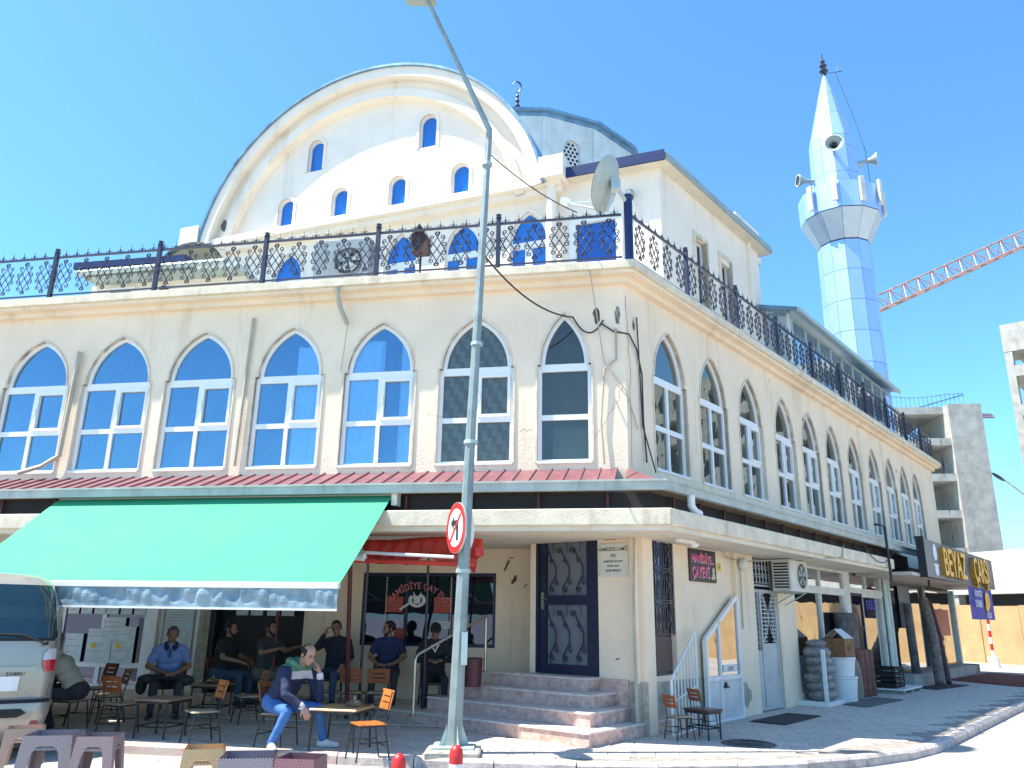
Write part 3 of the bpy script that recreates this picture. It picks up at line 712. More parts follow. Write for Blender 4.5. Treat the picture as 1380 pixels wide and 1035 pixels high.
# plaster scars
scar = pm('bare_plaster', (0.16,0.13,0.10), 0.95, var=0.3, vs=20)
def patch(fr, x, z, w, h, ang, y, seed, parent=bld, mat=scar, name='plaster_scar'):
    r = random.Random(seed); n = 11; ca, sa = math.cos(ang), math.sin(ang); P = []
    for k in range(n):
        t = 2*math.pi*k/n; rr = r.uniform(0.55, 1.1); a, b = w/2*math.cos(t)*rr, h/2*math.sin(t)*rr; P.append((x+a*ca-b*sa, y, z+a*sa+b*ca))
    mb = MB(fr); mb.add(P, [tuple(range(n))]); return mb.build(name, mat, parent)
patch(F, -2.37, 2.56, 0.28, 0.06, 1.1, RD-0.004, 1); patch(F, -2.23, 2.30, 0.18, 0.10, 1.1, RD-0.004, 2); patch(F, -2.02, 2.2, 0.14, 0.03, 0.7, RD-0.004, 3); patch(F, -2.28, 2.70, 0.12, 0.03, 0.1, RD-0.004, 4)
patch(F, -0.47, 6.55, 0.13, 0.30, 0.0, -0.004, 5, name='wall_hole'); patch(F, -0.12, 6.55, 0.10, 0.42, 0.05, -0.004, 6, mat=pm('grey_plaster', (0.38,0.36,0.32), 0.95, var=0.4, vs=20))
patch(F, -0.32, 1.05, 0.16, 0.06, 0.3, -0.004, 7) if False else None
# ---- porch: door wall, pilaster, plinth
mb = MB(SF); wall(mb, -2.1, 0.12, 0.75, 2.9, [Rect(-1.99,-0.74,0.75,3.02).o] if False else [], y=0.12)
mb = MB(SF); mb.box(-0.73, 0.10, 0.0, 0.30, 0.0, 2.9); mb.build('pilaster', M['wall'], bld)
mb = MB(SF); mb.box(-2.10, -0.73, 0.13, 0.3, 0.0, 0.78); mb.box(-2.10,-1.985,0.0,1.3,0.75,2.9); mb.build('porch_wall', M['wall'], bld)
mb = MB(SF); mb.box(-0.74, -0.20, -0.03, 0.0, 0.0, 0.76); mb.build('marble_plinth', M['marble'], bld, bevel=0.005)
mb = MB(SF); mb.box(-0.195, 0.13, -0.02, 0.0, 0.0, 0.74); mb.build('rough_plinth', M['conc2'], bld)
# ---- wrought iron helpers
def curl(p, d, side, r=0.035, turns=1.15, n=11):
    """spiral starting at p heading d, turning to side (+1 left, -1 right)"""
    out = []; a = math.atan2(d[1], d[0]); x, y = p; L = 2*math.pi*r*turns*0.72; 
    for i in range(n):
        k = i/n; out.append((x, y)); rr = r*(1-0.62*k); st = L/n; a += side*st/rr*0.98; x += st*math.cos(a); y += st*math.sin(a)
    return out
def stroke(mb, p0, p1, s0, s1, r=0.036, w=0.008, y=0.0, seg=4):
    d = (p1[0]-p0[0], p1[1]-p0[1]); c0 = curl(p0, (-d[0], -d[1]), s0, r)[1:]; c1 = curl(p1, d, s1, r)[1:]
    P = c0[::-1] + [p0, ((p0[0]+p1[0])/2, (p0[1]+p1[1])/2), p1] + c1
    mb.tube([(a, y, b) for a, b in P], w, seg)
# ---- entrance door
def iron_leaf(mb, x0, x1, z0, z1, y, cols=3):
    w = (x1-x0)/cols
    for i in range(cols):
        cx = x0+w*(i+0.5); h = (z1-z0); zc = (z0+z1)/2
        P = [(cx-0.02+0.085*math.sin(t*math.pi*1.6-0.6), z0+0.12+t*(h-0.24)) for t in np.linspace(0,1,16)]
        P = curl(P[0], (P[0][0]-P[1][0], P[0][1]-P[1][1]), 1, 0.05)[::-1] + P + curl(P[-1], (P[-1][0]-P[-2][0], P[-1][1]-P[-2][1]), 1, 0.05)
        mb.tube([(a, y, b) for a, b in P], 0.011, 5)
        mb.tube([(cx-0.06, y+0.01, z0), (cx-0.06, y+0.01, z0+0.15*h)], 0.01, 4); mb.tube([(cx+0.0, y+0.01, z1), (cx+0.0, y+0.01, z1-0.2*h)], 0.01, 4)
        q = (cx-0.05, z0+0.7*h); mb.add([(q[0],y,q[1]),(q[0]+0.05,y-0.01,q[1]-0.05),(q[0]+0.03,y,q[1]-0.1),(q[0]-0.02,y-0.01,q[1]-0.04)], [(0,1,2,3)])
        stroke(mb, (cx+0.05, z0+0.22*h), (cx+0.03, z0+0.30*h), 1, -1, 0.03, 0.009, y)
dx0, dx1, dz0, dz1 = -1.985, -0.74, 0.775, 3.02
mb = MB(SF); frame_rect(mb, dx0, dx1, dz0, dz1, 0.07, 0.0, 0.12)
door = mb.build('door', M['navy'], bld)
mb = MB(SF); a, b = dx0+0.075, dx1-0.075; t = 0.13
mb.box(a, a+t, 0.02, 0.09, dz0+0.07, dz1-0.07); mb.box(b-0.15, b, 0.02, 0.09, dz0+0.07, dz1-0.07)
for z0, z1 in ((dz0+0.07, dz0+0.15), (1.85, 2.0), (dz1-0.16, dz1-0.07)): mb.box(a+t, b-0.15, 0.021, 0.089, z0, z1)
me = mb.mesh('leaf_frame', door, [M['navy']]);
def sub(mb, name, mats, par_root, par):
    me = mb.mesh(name, par_root, mats if isinstance(mats, list) else [mats]); return child(me, name, par)
child(me, 'leaf_frame', door)
frost = pm('frosted_panel', (0.16,0.18,0.21), 0.35)
for z0, z1 in ((dz0+0.15, 1.85), (2.0, dz1-0.16)):
    mb = MB(SF); mb.quad((a+t,0.07,z0),(b-0.15,0.07,z0),(b-0.15,0.07,z1),(a+t,0.07,z1)); sub(mb, 'frosted_pane', frost, bld, door)
    mb = MB(SF); iron_leaf(mb, a+t, b-0.15, z0, z1, 0.025); sub(mb, 'scroll_grille', M['iron'], bld, door)
mb = MB(SF); mb.box(a+0.04, a+0.09, -0.0, 0.02, 1.78, 2.05); mb.tube([(a+0.065,-0.04,1.95),(a+0.2,-0.045,1.94)], 0.012, 6); mb.tube([(a+0.065,0.0,1.95),(a+0.065,-0.045,1.95)], 0.012, 6); sub(mb, 'handle', M['steel'], bld, door)
# ---- entrance steps
steps = thing('entrance_steps', 'pink marble corner steps climbing to the navy blue entrance door', 'steps', SF, (-1.5, 0, 0))
def step(x0, x1, y0, z0, z1, y1=1.25):
    mb = MB(SF); mb.box(x0, x1, y0, y1, z0, z1-0.03); r = mb.build('riser', M['marble'], steps, bevel=0.004)
    mb = MB(SF); mb.cbox(x0-0.01, x1+0.02, y0-0.025, y1, z1-0.03, z1, 0.008); me = mb.mesh('tread', steps, [M['tread']]); child(me, 'tread', r)
    mb = MB(SF)
    for k in range(1, 4):
        x = x0 + (x1-x0)*k/4; mb.box(x-0.002, x+0.002, y0-0.002, y0+0.01, z0+0.002, z1-0.032)
    me = mb.mesh('joint', steps, [M['joint']]); child(me, 'joint', r)
step(-4.6, 0.06, -1.48, 0.0, 0.19); step(-3.35, -0.18, -1.10, 0.19, 0.385); step(-2.95, -0.42, -0.74, 0.385, 0.58, 1.1); step(-2.62, -0.70, -0.38, 0.58, 0.775, 0.85)
# ---- handrail
hr = thing('handrail', 'bent stainless steel handrail at the left side of the marble steps', 'handrail', SF, (-3.3, -0.7, 0.19))
mb = MB(WF)
def bend3(P, r=0.08, n=5):
    out = [Vector(P[0])]
    for i in range(1, len(P)-1):
        a, b, c = Vector(P[i-1]), Vector(P[i]), Vector(P[i+1]); u = (a-b).normalized()*r; v = (c-b).normalized()*r
        for k in range(n+1): t = k/n; out.append((b+u)*(1-t)**2 + b*2*t*(1-t) + (b+v)*t*t)
    return out + [Vector(P[-1])]
ha, hb = (-1.42, 12.85), (-0.37, 13.72)
mb.tube(bend3([(ha[0],ha[1],0.19),(ha[0],ha[1],1.05),(hb[0],hb[1],1.66),(hb[0],hb[1],0.775)]), 0.024, 10); mb.build('rail_tube', M['steel'], hr, smooth=True)
mb = MB(WF)
for q, z in ((ha, 0.19), (hb, 0.775)): mb.lathe((q[0],q[1],z), [(0.05,0),(0.05,0.008),(0.028,0.02)], 12)
mb.build('base_flange', M['steel'], hr)
# ---- plaque, number plate, signs on walls
pl = thing('wall_plaque', 'white engraved mosque name plaque beside the navy entrance door', 'sign', SF, (-0.43, -0.02, 2.28))
mb = MB(SF); mb.cbox(-0.71, -0.15, -0.02, -0.002, 2.28, 2.80, 0.006); mb.build('plate', pm('plaque_white', (0.74,0.72,0.62), 0.35), pl)
for s, z, sz in (('HAMİDİYE CAMİİ', 2.68, 0.078), ('1992', 2.585, 0.062), ('HAMİDİYE DİYANET', 2.50, 0.045), ('SİTESİ VAKFI', 2.43, 0.045), ('GENEL MERKEZİ', 2.36, 0.045)):
    text(s, sz, M['black'], SF, -0.43, -0.0225, z, pl, sx=0.85, ext=0.001)
mb = MB(SF)
for x in (-0.68, -0.18):
    for z in (2.32, 2.76): mb.ell((x, -0.022, z), (0.009, 0.006, 0.009), 8, 4)
mb.build('screw', M['black'], pl)
npl = thing('house_number', 'small yellow and red house number plate above the white plaque', 'sign', SF, (-0.47, -0.01, 2.85))
yel = pm('yellow_enamel', (0.75, 0.55, 0.02), 0.4)
mb = MB(SF); mb.box(-0.59, -0.36, -0.012, -0.002, 2.85, 2.95); mb.build('plate', yel, npl); mb = MB(SF); mb.box(-0.59, -0.36, -0.0145, -0.012, 2.85, 2.87); mb.build('band', M['red'], npl)
text('14', 0.06, M['black'], SF, -0.475, -0.0135, 2.885, npl, ext=0.001)
sg = thing('tea_house_sign', 'black wall sign with pink tea house lettering on the side wall', 'sign', RR, (2.36, -0.02, 2.3))
mb = MB(RR); mb.box(1.88, 2.90, -0.03, -0.003, 2.28, 2.83); mb.build('board', pm('sign_black', (0.02,0.02,0.03), 0.4), sg)
magenta = pm('magenta_lettering', (0.72, 0.07, 0.25), 0.5)
text('HAMİDİYE...', 0.19, magenta, RR, 2.38, -0.034, 2.61, sg, sx=0.82); text('ÇAYEVİ', 0.26, magenta, RR, 2.28, -0.034, 2.36, sg, sx=0.75)
for s, z, sz, x, sxx in (('HAMİDİYE...', 2.61, 0.19, 2.38, 0.82), ('ÇAYEVİ', 2.36, 0.26, 2.28, 0.75)): text(s, sz*1.0, M['white'], RR, x+0.012, -0.031, z-0.008, sg, sx=sxx, name='letter_outline')
mb = MB(RR); mb.lathe((2.76,-0.034,2.36), [(0,0),(0.03,0.0),(0.035,0.03),(0.022,0.09),(0.033,0.17)], 12); mb.ell((2.76,-0.034,2.36),(0.08,0.01,0.025)); mb.build('tea_glass_emblem', pm('cream_print', (0.7,0.66,0.45), 0.5), sg)
ye = thing('yellow_tag', 'tiny yellow tag on the wall right of the black tea house sign', 'sign', RR, (3.08, -0.01, 2.55)); mb = MB(RR); mb.box(3.02, 3.14, -0.012, -0.002, 2.5, 2.64); mb.build('plate', yel, ye); text('4', 0.07, M['black'], RR, 3.08, -0.0135, 2.55, ye, ext=0.001)
# ================================================================== ground floor, side front
mb = MB(RR)
sops = [Rect(0.40, 1.36, 0.80, 2.93).o]
wall(mb, 0.0, 4.45, 0, 2.9, sops, depth=0.2); mb.build('side_ground_wall', M['wall'], bld)
mb = MB(RR); mb.box(0.0, 0.4, -0.015, 0.0, 0.0, 0.72); mb.box(0.4, 2.2, -0.02, 0.0, 0.0, 0.72); mb.build('rough_plinth', M['conc2'], bld)
mb = MB(RR); mb.box(3.60, 4.42, -0.08, 0.0, 0.0, 2.88); mb.build('pilaster', M['wall'], bld)
# lattice grille window
gw = framed('grille_window', RR, 0.41, 1.35, 0.82, 2.92, 0.12, M['iron'], M['gl_dark'], 0.05, 1, 1, bld, zmids=[1.40])
flat('wood_panel', RR, 0.45, 1.31, 0.86, 1.38, 0.07, pm('brown_panel', (0.10,0.065,0.06), 0.5), bld)
mb = MB(RR)
for i in range(4): x = 0.43+i*0.295; mb.box(x-0.012, x+0.012, 0.0, 0.03, 1.42, 2.90)
for z in (1.42, 1.9, 1.94, 2.4, 2.44, 2.9): mb.box(0.42, 1.34, 0.003, 0.027, z-0.01, z+0.01)
for i in range(3):
    x0, x1 = 0.45+i*0.295, 0.70+i*0.295
    for z0 in (1.44, 1.96, 2.46):
        z1 = z0+0.44; xm = (x0+x1)/2
        for p, q in (((x0,z0),(x1,z1)), ((x0,z1),(x1,z0)), ((x0+0.04,z0),(x0+0.04,z1)), ((x1-0.04,z0),(x1-0.04,z1))): mb.bar((p[0],0.0,p[1]),(q[0],0.0,q[1]),0.012,0.02)
mb.build('lattice', M['iron'], bld)
# white stair gate leaning to the wall
gt = thing('stair_railing', 'white painted steel railing with a sloping top against the side wall', 'railing', RR, (1.2, -0.35, 0))
mb = MB(RR)
A_, B_, C_, D_ = (0.50,-0.34,0.0), (0.50,-0.34,0.78), (1.72,-0.14,1.46), (1.72,-0.14,0.0)
for p, q in ((A_,B_),(B_,C_),(C_,D_),(D_,A_)): mb.tube([p, q], 0.022, 6)
mb.tube([(0.50,-0.34,0.45),(1.72,-0.14,0.62)], 0.014, 6)
mb.build('rail_frame', M['white'], gt)
for k in range(1, 8):
    t = k/8; mb = MB(RR); mb.tube([(0.50+1.22*t, -0.34+0.20*t, 0), (0.50+1.22*t, -0.34+0.20*t, 0.78+0.68*t)], 0.011, 5); mb.build('baluster', M['white'], gt)
# glazed basement hood (white frame, sloping top)
hood = thing('kiosk_door', 'white framed glazed door with a sloping top beside the tea house chairs', 'door', RR, (2.9, -0.1, 0))
Y = -0.10
mb = MB(RR)
PT = [(2.16,0.0),(3.50,0.0),(3.50,2.06),(2.16,1.32)]
for (a0, a1), (b0, b1) in zip(PT, PT[1:]+PT[:1]): mb.bar((a0,Y,a1),(b0,Y,b1),0.06,0.07) if a0 != b0 else mb.box(a0-0.03,a0+0.03,Y-0.035,Y+0.035,min(a1,b1),max(a1,b1))
mb.box(2.16, 3.5, Y-0.03, Y+0.03, 0.66, 0.73); mb.box(2.66, 2.71, Y-0.03, Y+0.03, 0.0, 1.62)
mb.build('door_frame', M['white'], hood)
mb = MB(RR); mb.quad((2.2,Y,0.03),(3.47,Y,0.03),(3.47,Y,0.67),(2.2,Y,0.67)); mb.build('lower_panel', pm('enamel_panel', (0.62,0.66,0.66), 0.3), hood)
for P in ([(2.19,0.73),(2.66,0.73),(2.66,1.60),(2.19,1.34)], [(2.71,0.73),(3.47,0.73),(3.47,2.04),(2.71,1.62)]):
    mb = MB(RR); mb.add([(x,Y,z) for x,z in P], [(0,1,2,3)]); mb.build('pane', M['gl_shop'], hood)
mb = MB(RR); mb.box(2.74,2.9,Y-0.06,Y-0.03,0.53,0.56); mb.ell((2.78,Y-0.05,0.58),(0.03,0.03,0.05)); mb.build('handle', M['iron'], hood)
mb = MB(RR); mb.box(2.80,3.36,Y-0.012,Y-0.003,0.78,0.9); mb.build('label_strip', M['paper'], hood); text('CAFE', 0.10, redp, RR, 3.08, Y-0.014, 0.80, hood, ext=0.001)
# grey grille door
flat('dark_panel', RR, 4.42, 5.95, 0.0, 2.9, 0.10, M['dark'], bld)
greyw = pm('greyish_white_door', (0.52,0.55,0.54), 0.5, var=0.1, stain=0.5, ss=3)
gd = thing('grille_door', 'greyish white steel door with a curved grille in its upper half', 'door', RR, (5.1, 0, 0))
mb = MB(RR); frame_rect(mb, 4.46, 5.62, 0.02, 2.24, 0.06, -0.02, 0.06); mb.box(4.80, 4.86, -0.02, 0.06, 0.08, 2.18); mb.box(4.86,5.56,0.0,0.03,0.08,1.22); mb.box(4.52,4.80,0.0,0.03,0.08,1.1); mb.build('door_leaf', greyw, gd)
mb = MB(RR)
for z in np.arange(1.26, 2.16, 0.075): mb.bar((4.88,-0.005,z),(5.05+0.06*math.sin((z-1.2)*3.3)*2,-0.005,z),0.012,0.02); mb.bar((5.54,-0.005,z),(5.37-0.06*math.sin((z-1.2)*3.3)*2,-0.005,z),0.012,0.02)
for sx_ in (-1, 1):
    for of in (0.0, 0.16): mb.tube([(5.21+sx_*(0.02+0.28*t**2+of*(1-t)), -0.005, 1.7+0.46*t*k) for k in (1,) for t in np.linspace(0,1,8)], 0.010, 4); mb.tube([(5.21+sx_*(0.02+0.28*t**2+of*(1-t)), -0.005, 1.7-0.46*t) for t in np.linspace(0,1,8)], 0.010, 4)
mb.tube([(4.86,-0.005,1.7),(5.56,-0.005,1.7)], 0.010, 4)
for x in (4.60, 4.72): mb.tube([(x, -0.005, 1.15), (x, -0.005, 2.18)], 0.008, 4)
for z in np.arange(1.2, 2.15, 0.1): mb.tube([(4.55,-0.005,z),(4.66,-0.005,z+0.05),(4.78,-0.005,z)], 0.008, 4)
mb.build('scroll_grille', greyw, gd)
tg = thing('fanlight_grille', 'white scroll grille over the grey steel door beside the air conditioner', 'grille', RR, (4.9, 0, 2.3))
mb = MB(RR); frame_rect(mb, 4.46, 5.9, 2.30, 2.88, 0.03, -0.03, 0.0)
for i in range(9):
    x = 4.56+i*0.16
    for z in (2.36, 2.52, 2.68): mb.tube([(x-0.05,-0.015,z),(x+0.02,-0.015,z+0.07),(x-0.05,-0.015,z+0.14)], 0.009, 4); mb.tube([(x+0.06,-0.015,z),(x-0.01,-0.015,z+0.07),(x+0.06,-0.015,z+0.14)], 0.009, 4)
    mb.tube([(x,-0.015,2.32),(x,-0.015,2.86)], 0.007, 4)
mb.build('scroll_grille', greyw, tg)
for xa, xb, ya in ((5.65,6.02,-0.06),(6.05,6.62,-0.03)): mb = MB(RR); mb.box(xa, xb, ya, 0.2, 0.0, 2.88); mb.build('pilaster', M['wall'], bld)
# shop fronts
alu = pm('dusty_aluminium', (0.72,0.72,0.66), 0.45, metal=0.0, var=0.12, stain=0.3)
framed('shop_front', RR, 6.66, 10.2, 0.22, 2.36, 0.06, alu, M['gl_shop'], 0.09, 2, 1, bld, d=0.12)
framed('shop_transom_light', RR, 6.66, 10.2, 2.36, 2.88, 0.04, alu, M['gl_shop'], 0.07, 2, 1, bld, d=0.10)
mb = MB(RR); mb.box(6.62, 10.2, -0.05, 0.2, 0.0, 0.22); mb.box(10.2, 10.55, -0.02, 0.2, 0.0, 3.1); mb.build('shop_sill', alu, bld)
framed('shop_front', RR, 11.55, 13.45, 0.15, 2.36, 0.06, alu, M['gl_shop'], 0.08, 1, 1, bld, d=0.12)
framed('shop_transom_light', RR, 10.55, 13.45, 2.42, 2.95, 0.04, alu, M['gl_shop'], 0.07, 2, 1, bld, d=0.10)
flat('doorway_shade', RR, 10.5, 11.6, 0.0, 2.4, 0.16, M['dark'], bld)  # closed near-black sheet, shade of the open doorway painted as colour
od = framed('open_door', RR.at(11.5, 0.0, R(0)), -0.95, 0.0, 0.1, 2.36, 0.0, M['black'], M['gl_dark'], 0.07, 1, 1, bld, d=0.05, zmids=[1.5])
mb = MB(RR); mb.box(10.5, 13.45, -0.03, 0.15, 2.36, 2.42); mb.build('door_lintel', alu, bld)
text('OĞUZ', 0.34, pm('blue_lettering', (0.02,0.06,0.45), 0.5), RR, 12.5, 0.045, 1.98, bld, ext=0.002)
mb = MB(RR)
for x in (13.55, 13.85): mb.tube([(x,-0.05,0),(x,-0.05,2.95)], 0.07, 8)
mb.build('column', M['galv'], bld)
# corner glass shop
framed('glass_wall', RR, 14.1, 17.9, 0.28, 2.75, 0.0, pm('dark_frame', (0.06,0.06,0.06), 0.4), M['gl_shop'], 0.07, 2, 1, bld, d=0.1)
framed('glass_wall', RR, 18.0, 22.3, 0.28, 2.75, 0.0, pm('dark_frame2', (0.08,0.08,0.08), 0.4), M['gl_shop'], 0.07, 1, 1, bld, d=0.1)
framed('glass_wall', RR.at(22.3, 0.0, R(90)), 0.0, 5, 0.28, 2.75, 0.0, M['galv'], M['gl_shop'], 0.07, 2, 1, bld, d=0.1)
for xa, xb in ((17.86,18.04),(22.2,22.42)): mb = MB(RR); mb.box(xa, xb, -0.09, 0.1, 0.0, 2.78); mb.build('glass_wall_post', M['galv'], bld)
mb = MB(RR); mb.box(14.0, 23.2, -0.45, 0.05, -0.1, 0.27); mb.box(22.35, 23.2, -0.45, 3, -0.1, 0.27); mb.build('plinth_step', M['conc'], bld, bevel=0.01)
mb = MB(RR); mb.quad((6.6,0.9,0),(22,0.9,0),(22,0.9,2.9),(6.6,0.9,2.9)); mb.build('interior_shade', M['dark'], bld)  # black backing sheet, its colour stands for the unlit inside
flat('pink_poster', RR, 19.2, 21.2, 1.25, 2.1, -0.055, pm('pink_poster', (0.68,0.26,0.20), 0.7), bld)
flat('grey_poster', RR, 14.9, 16.2, 1.5, 2.7, -0.055, pm('grey_poster', (0.20,0.22,0.24), 0.7), bld)
# ---- BEYAZ CARSI sign box
sb = thing('shop_sign_box', 'long grey shop sign box with raised golden letters over the pavement', 'sign', RR, (17, -1.5, 2.8))
greyb = pm('sign_grey', (0.075,0.085,0.095), 0.45, var=0.1)
mb = MB(RR); mb.box(12.1, 21.9, -1.5, -1.36, 2.80, 3.78); mb.build('box', greyb, sb)
mb = MB(RR); mb.box(11.2, 21.88, -1.355, -0.02, 2.80, 2.88); mb.build('underside', pm('sign_underside', (0.62,0.52,0.44), 0.5), sb)
mb = MB(RR); mb.box(12.05, 12.10, -1.53, -1.34, 2.78, 3.82); mb.build('end_cap', M['black'], sb)
mb = MB(RR); mb.box(12.1, 14.1, -1.512, -1.5, 2.81, 3.77); mb.build('logo_panel', pm('sign_grey_light', (0.16,0.19,0.21), 0.45), sb)
gold = pm('golden_letter', (0.80, 0.42, 0.02), 0.35, var=0.08); golds = pm('golden_letter_side', (0.50,0.22,0.01), 0.4)
for s_, x_, w_ in (('BEYAZ', 15.2, 0.93), ('ÇARŞI', 19.1, 0.80)): text(s_, 1.06, golds, RR, x_, -1.56, 2.92, sb, ext=0.06, sx=w_, name='letter'); text(s_, 1.06, gold, RR, x_, -1.622, 2.92, sb, ext=0.002, sx=w_, name='letter_face')
mb = MB(RR)
for k, (r1, zc) in enumerate(((0.22, 3.45), (0.16, 3.0))): 
    n = 14; mb.add([(13.25+r1*math.cos(2*math.pi*i/n)*(1 if k == 0 else 1.3), -1.52, zc+r1*1.2*math.sin(2*math.pi*i/n)*(1 if i < 8 else .7)) for i in range(n)], [tuple(range(n))])
mb.box(12.95,13.5,-1.522,-1.514,3.12,3.17); mb.build('white_emblem', M['white'], sb)
bn = thing('hanging_banner', 'blue advertising banner hanging under the right end of the golden sign', 'banner', RR, (19.2, -1.5, 1.8))
mb = MB(RR); n = 10
for i in range(n):
    xa, xb = 17.1+3.8*i/n, 17.1+3.8*(i+1)/n; ya, yb = -1.5+0.03*math.sin(i), -1.5+0.03*math.sin(i+1); mb.quad((xa,ya,1.78),(xb,yb,1.78),(xb,yb,2.76),(xa,ya,2.76))
mb.build('cloth', pm('royal_blue_banner', (0.03,0.05,0.36), 0.6, var=0.1), bn, smooth=True)
text('ÜCRETSİZ', 0.24, M['paper'], RR, 18.3, -1.56, 2.48, bn, ext=0.002); text('DÖNER', 0.30, M['paper'], RR, 18.2, -1.56, 2.15, bn, ext=0.002); text('AÇILDI', 0.24, M['paper'], RR, 19.7, -1.56, 1.84, bn, ext=0.002)
mb = MB(RR); mb.ell((19.8,-1.55,2.38),(0.42,0.015,0.26)); mb.ell((19.6,-1.55,2.15),(0.3,0.012,0.12)); mb.build('gold_picture', gold, bn)
# ---- mosque hall on the terrace (frame MF: x from -16 to 0)
hall = thing('prayer_hall', 'white mosque hall with a great round arch and small blue windows on the terrace', 'mosque hall', MF, (-7, 0, 7.4))
AC, AZ, AR = -8.4, 11.5, 5.5
gal = [Op(-3.43-1.87*i, 0.50, 8.4, 10.98, 0.82) for i in range(6)] + [Op(-3.43-1.87*6, 0.50, 8.4, 10.98, 0.82)]
low = [Op(x, 0.27, 12.62, 13.38, 0.28, pointed=False, n=6) for x in (-5.44,-7.4,-9.31,-11.2)]
upp = [Op(x, 0.27, 14.42, 15.2, 0.28, pointed=False, n=6) for x in (-6.51,-10.3)]
drw = Rect(-2.14, -1.12, 8.6, 11.2).o
r_in = 4.75
def ztop(x):
    d = abs(x-AC); return AZ + math.sqrt(max(0, r_in*r_in - d*d)) if d < r_in else 12.45
mb = MB(MF); wall(mb, -16, 0, 7.38, 12.45, gal + [drw], depth=0.2); mb.build('hall_wall', M['wall2'], hall)
mb = MB(MF); ex = [AC + (r_in+0.2)*math.sin(t) for t in np.linspace(-math.pi/2, math.pi/2, 41)]
def zt2(x): d = abs(x-AC); return max(12.45, AZ + math.sqrt(max(0, (r_in+0.2)**2 - d*d)))
wall(mb, AC-r_in-0.2, AC+r_in+0.2, 12.45, 12.45, low+upp, depth=0.22, ztop=zt2, extra=ex); mb.build('arch_wall', M['wall2'], hall)
def arc_band(mb, r0, r1, y0, y1, a0=-8, a1=188, n=64):
    for i in range(n):
        t0, t1 = R(a0+(a1-a0)*i/n), R(a0+(a1-a0)*(i+1)/n)
        c = [(AC+r*math.cos(t), AZ+r*math.sin(t)) for r in (r0, r1) for t in (t0, t1)]
        (ax,az_),(bx,bz),(cx,cz),(dx,dz) = c
        mb.quad((ax,y0,az_),(bx,y0,bz),(dx,y0,dz),(cx,y0,cz)); mb.quad((ax,y0,az_),(ax,y1,az_),(bx,y1,bz),(bx,y0,bz)); mb.quad((cx,y0,cz),(dx,y0,dz),(dx,y1,dz),(cx,y1,cz)); mb.quad((ax,y1,az_),(bx,y1,bz),(dx,y1,dz),(cx,y1,cz))
mb = MB(MF); arc_band(mb, 5.28, 5.57, -0.50, 0.45, 8, 172); mb.build('outer_arch', M['wall2'], hall, smooth=True)
mb = MB(MF); arc_band(mb, 4.95, 5.28, -0.18, 0.4, 8, 172); mb.build('arch_recess', M['wall2'], hall, smooth=True)
mb = MB(MF); arc_band(mb, 4.74, 4.98, -0.30, 0.3, 8, 172); mb.build('inner_arch', M['wall2'], hall, smooth=True)
mb = MB(MF); arc_band(mb, 5.57, 5.64, -0.58, 0.55, 8, 172); mb.build('arch_flashing', M['metalblue'], hall, smooth=True)
mb = MB(MF); mb.box(-14.4, -2.45, -0.42, 0.1, 12.28, 12.5); mb.box(-14.4,-2.45,-0.25,0.1,12.12,12.28); mb.build('hall_cornice', M['wall2'], hall, bevel=0.01)
for xa, xb in ((-2.95,-2.3),(-14.6,-13.9)): mb = MB(MF); mb.box(xa, xb, -0.62, 0.3, 12.35, 12.95); mb.build('arch_foot', M['wall2'], hall, bevel=0.01)
mb = MB(MF); mb.tube([(-2.72,-0.25,7.4),(-2.72,-0.25,12.35)], 0.14, 12); mb.build('round_column', M['wall2'], hall, smooth=True)
def simple_window(o, fr, par, y=0.12, bars=False):
    P = o.outline(); mb = MB(fr); Q = ring(mb, P, 0.04, y-0.03, y+0.03)
    w = mb.build('window', M['white'], par); mb = MB(fr); mb.add([(x, y, z) for x, z in P], [tuple(range(len(P)))[::-1]]); sub(mb, 'pane', M['shutter'], par, w)
    if bars:
        mb = MB(fr); mb.box(o.xc-o.hw, o.xc+o.hw, y-0.05, y+0.02, o.zs-0.2, o.zs-0.02); mb.box(o.xc-0.1, o.xc+0.1, y-0.05, y+0.02, o.zb, o.zs-0.2); sub(mb, 'glazing_bar', M['white'], par, w)
    # moulding round the opening
    mb = MB(fr); n = len(P); W_ = 0.09
    Qo = []
    for i in range(n):
        a, b = P[max(i-1,0)], P[min(i+1,n-1)]; dx, dz = b[0]-a[0], b[1]-a[1]; l = math.hypot(dx, dz) or 1
        if i in (0, n-1): dx, dz, l = 0, (1 if i == 0 else -1), 1
        Qo.append((P[i][0]-dz/l*W_, P[i][1]+dx/l*W_))
    for i in range(n-1):
        a, b, c, d = P[i], P[i+1], Qo[i+1], Qo[i]
        mb.quad((a[0],-0.03,a[1]),(b[0],-0.03,b[1]),(c[0],-0.03,c[1]),(d[0],-0.03,d[1])); mb.quad((d[0],-0.03,d[1]),(c[0],-0.03,c[1]),(c[0],0,c[1]),(d[0],0,d[1]))
    sub(mb, 'window_moulding', M['wall2'], par, w)
for o in low+upp: simple_window(o, MF, hall)
for o in gal: simple_window(o, MF, hall, 0.1, True)
mb = MB(MF); mb.box(-2.12, -1.14, 0.05, 0.1, 8.6, 11.18); w = mb.build('terrace_door', M['bluedoor'], hall)
mb = MB(MF); frame_rect(mb, -2.32, -0.95, 8.5, 11.36, 0.17, -0.04, 0.06)
sub(mb, 'door_frame', M['white'], hall, w)
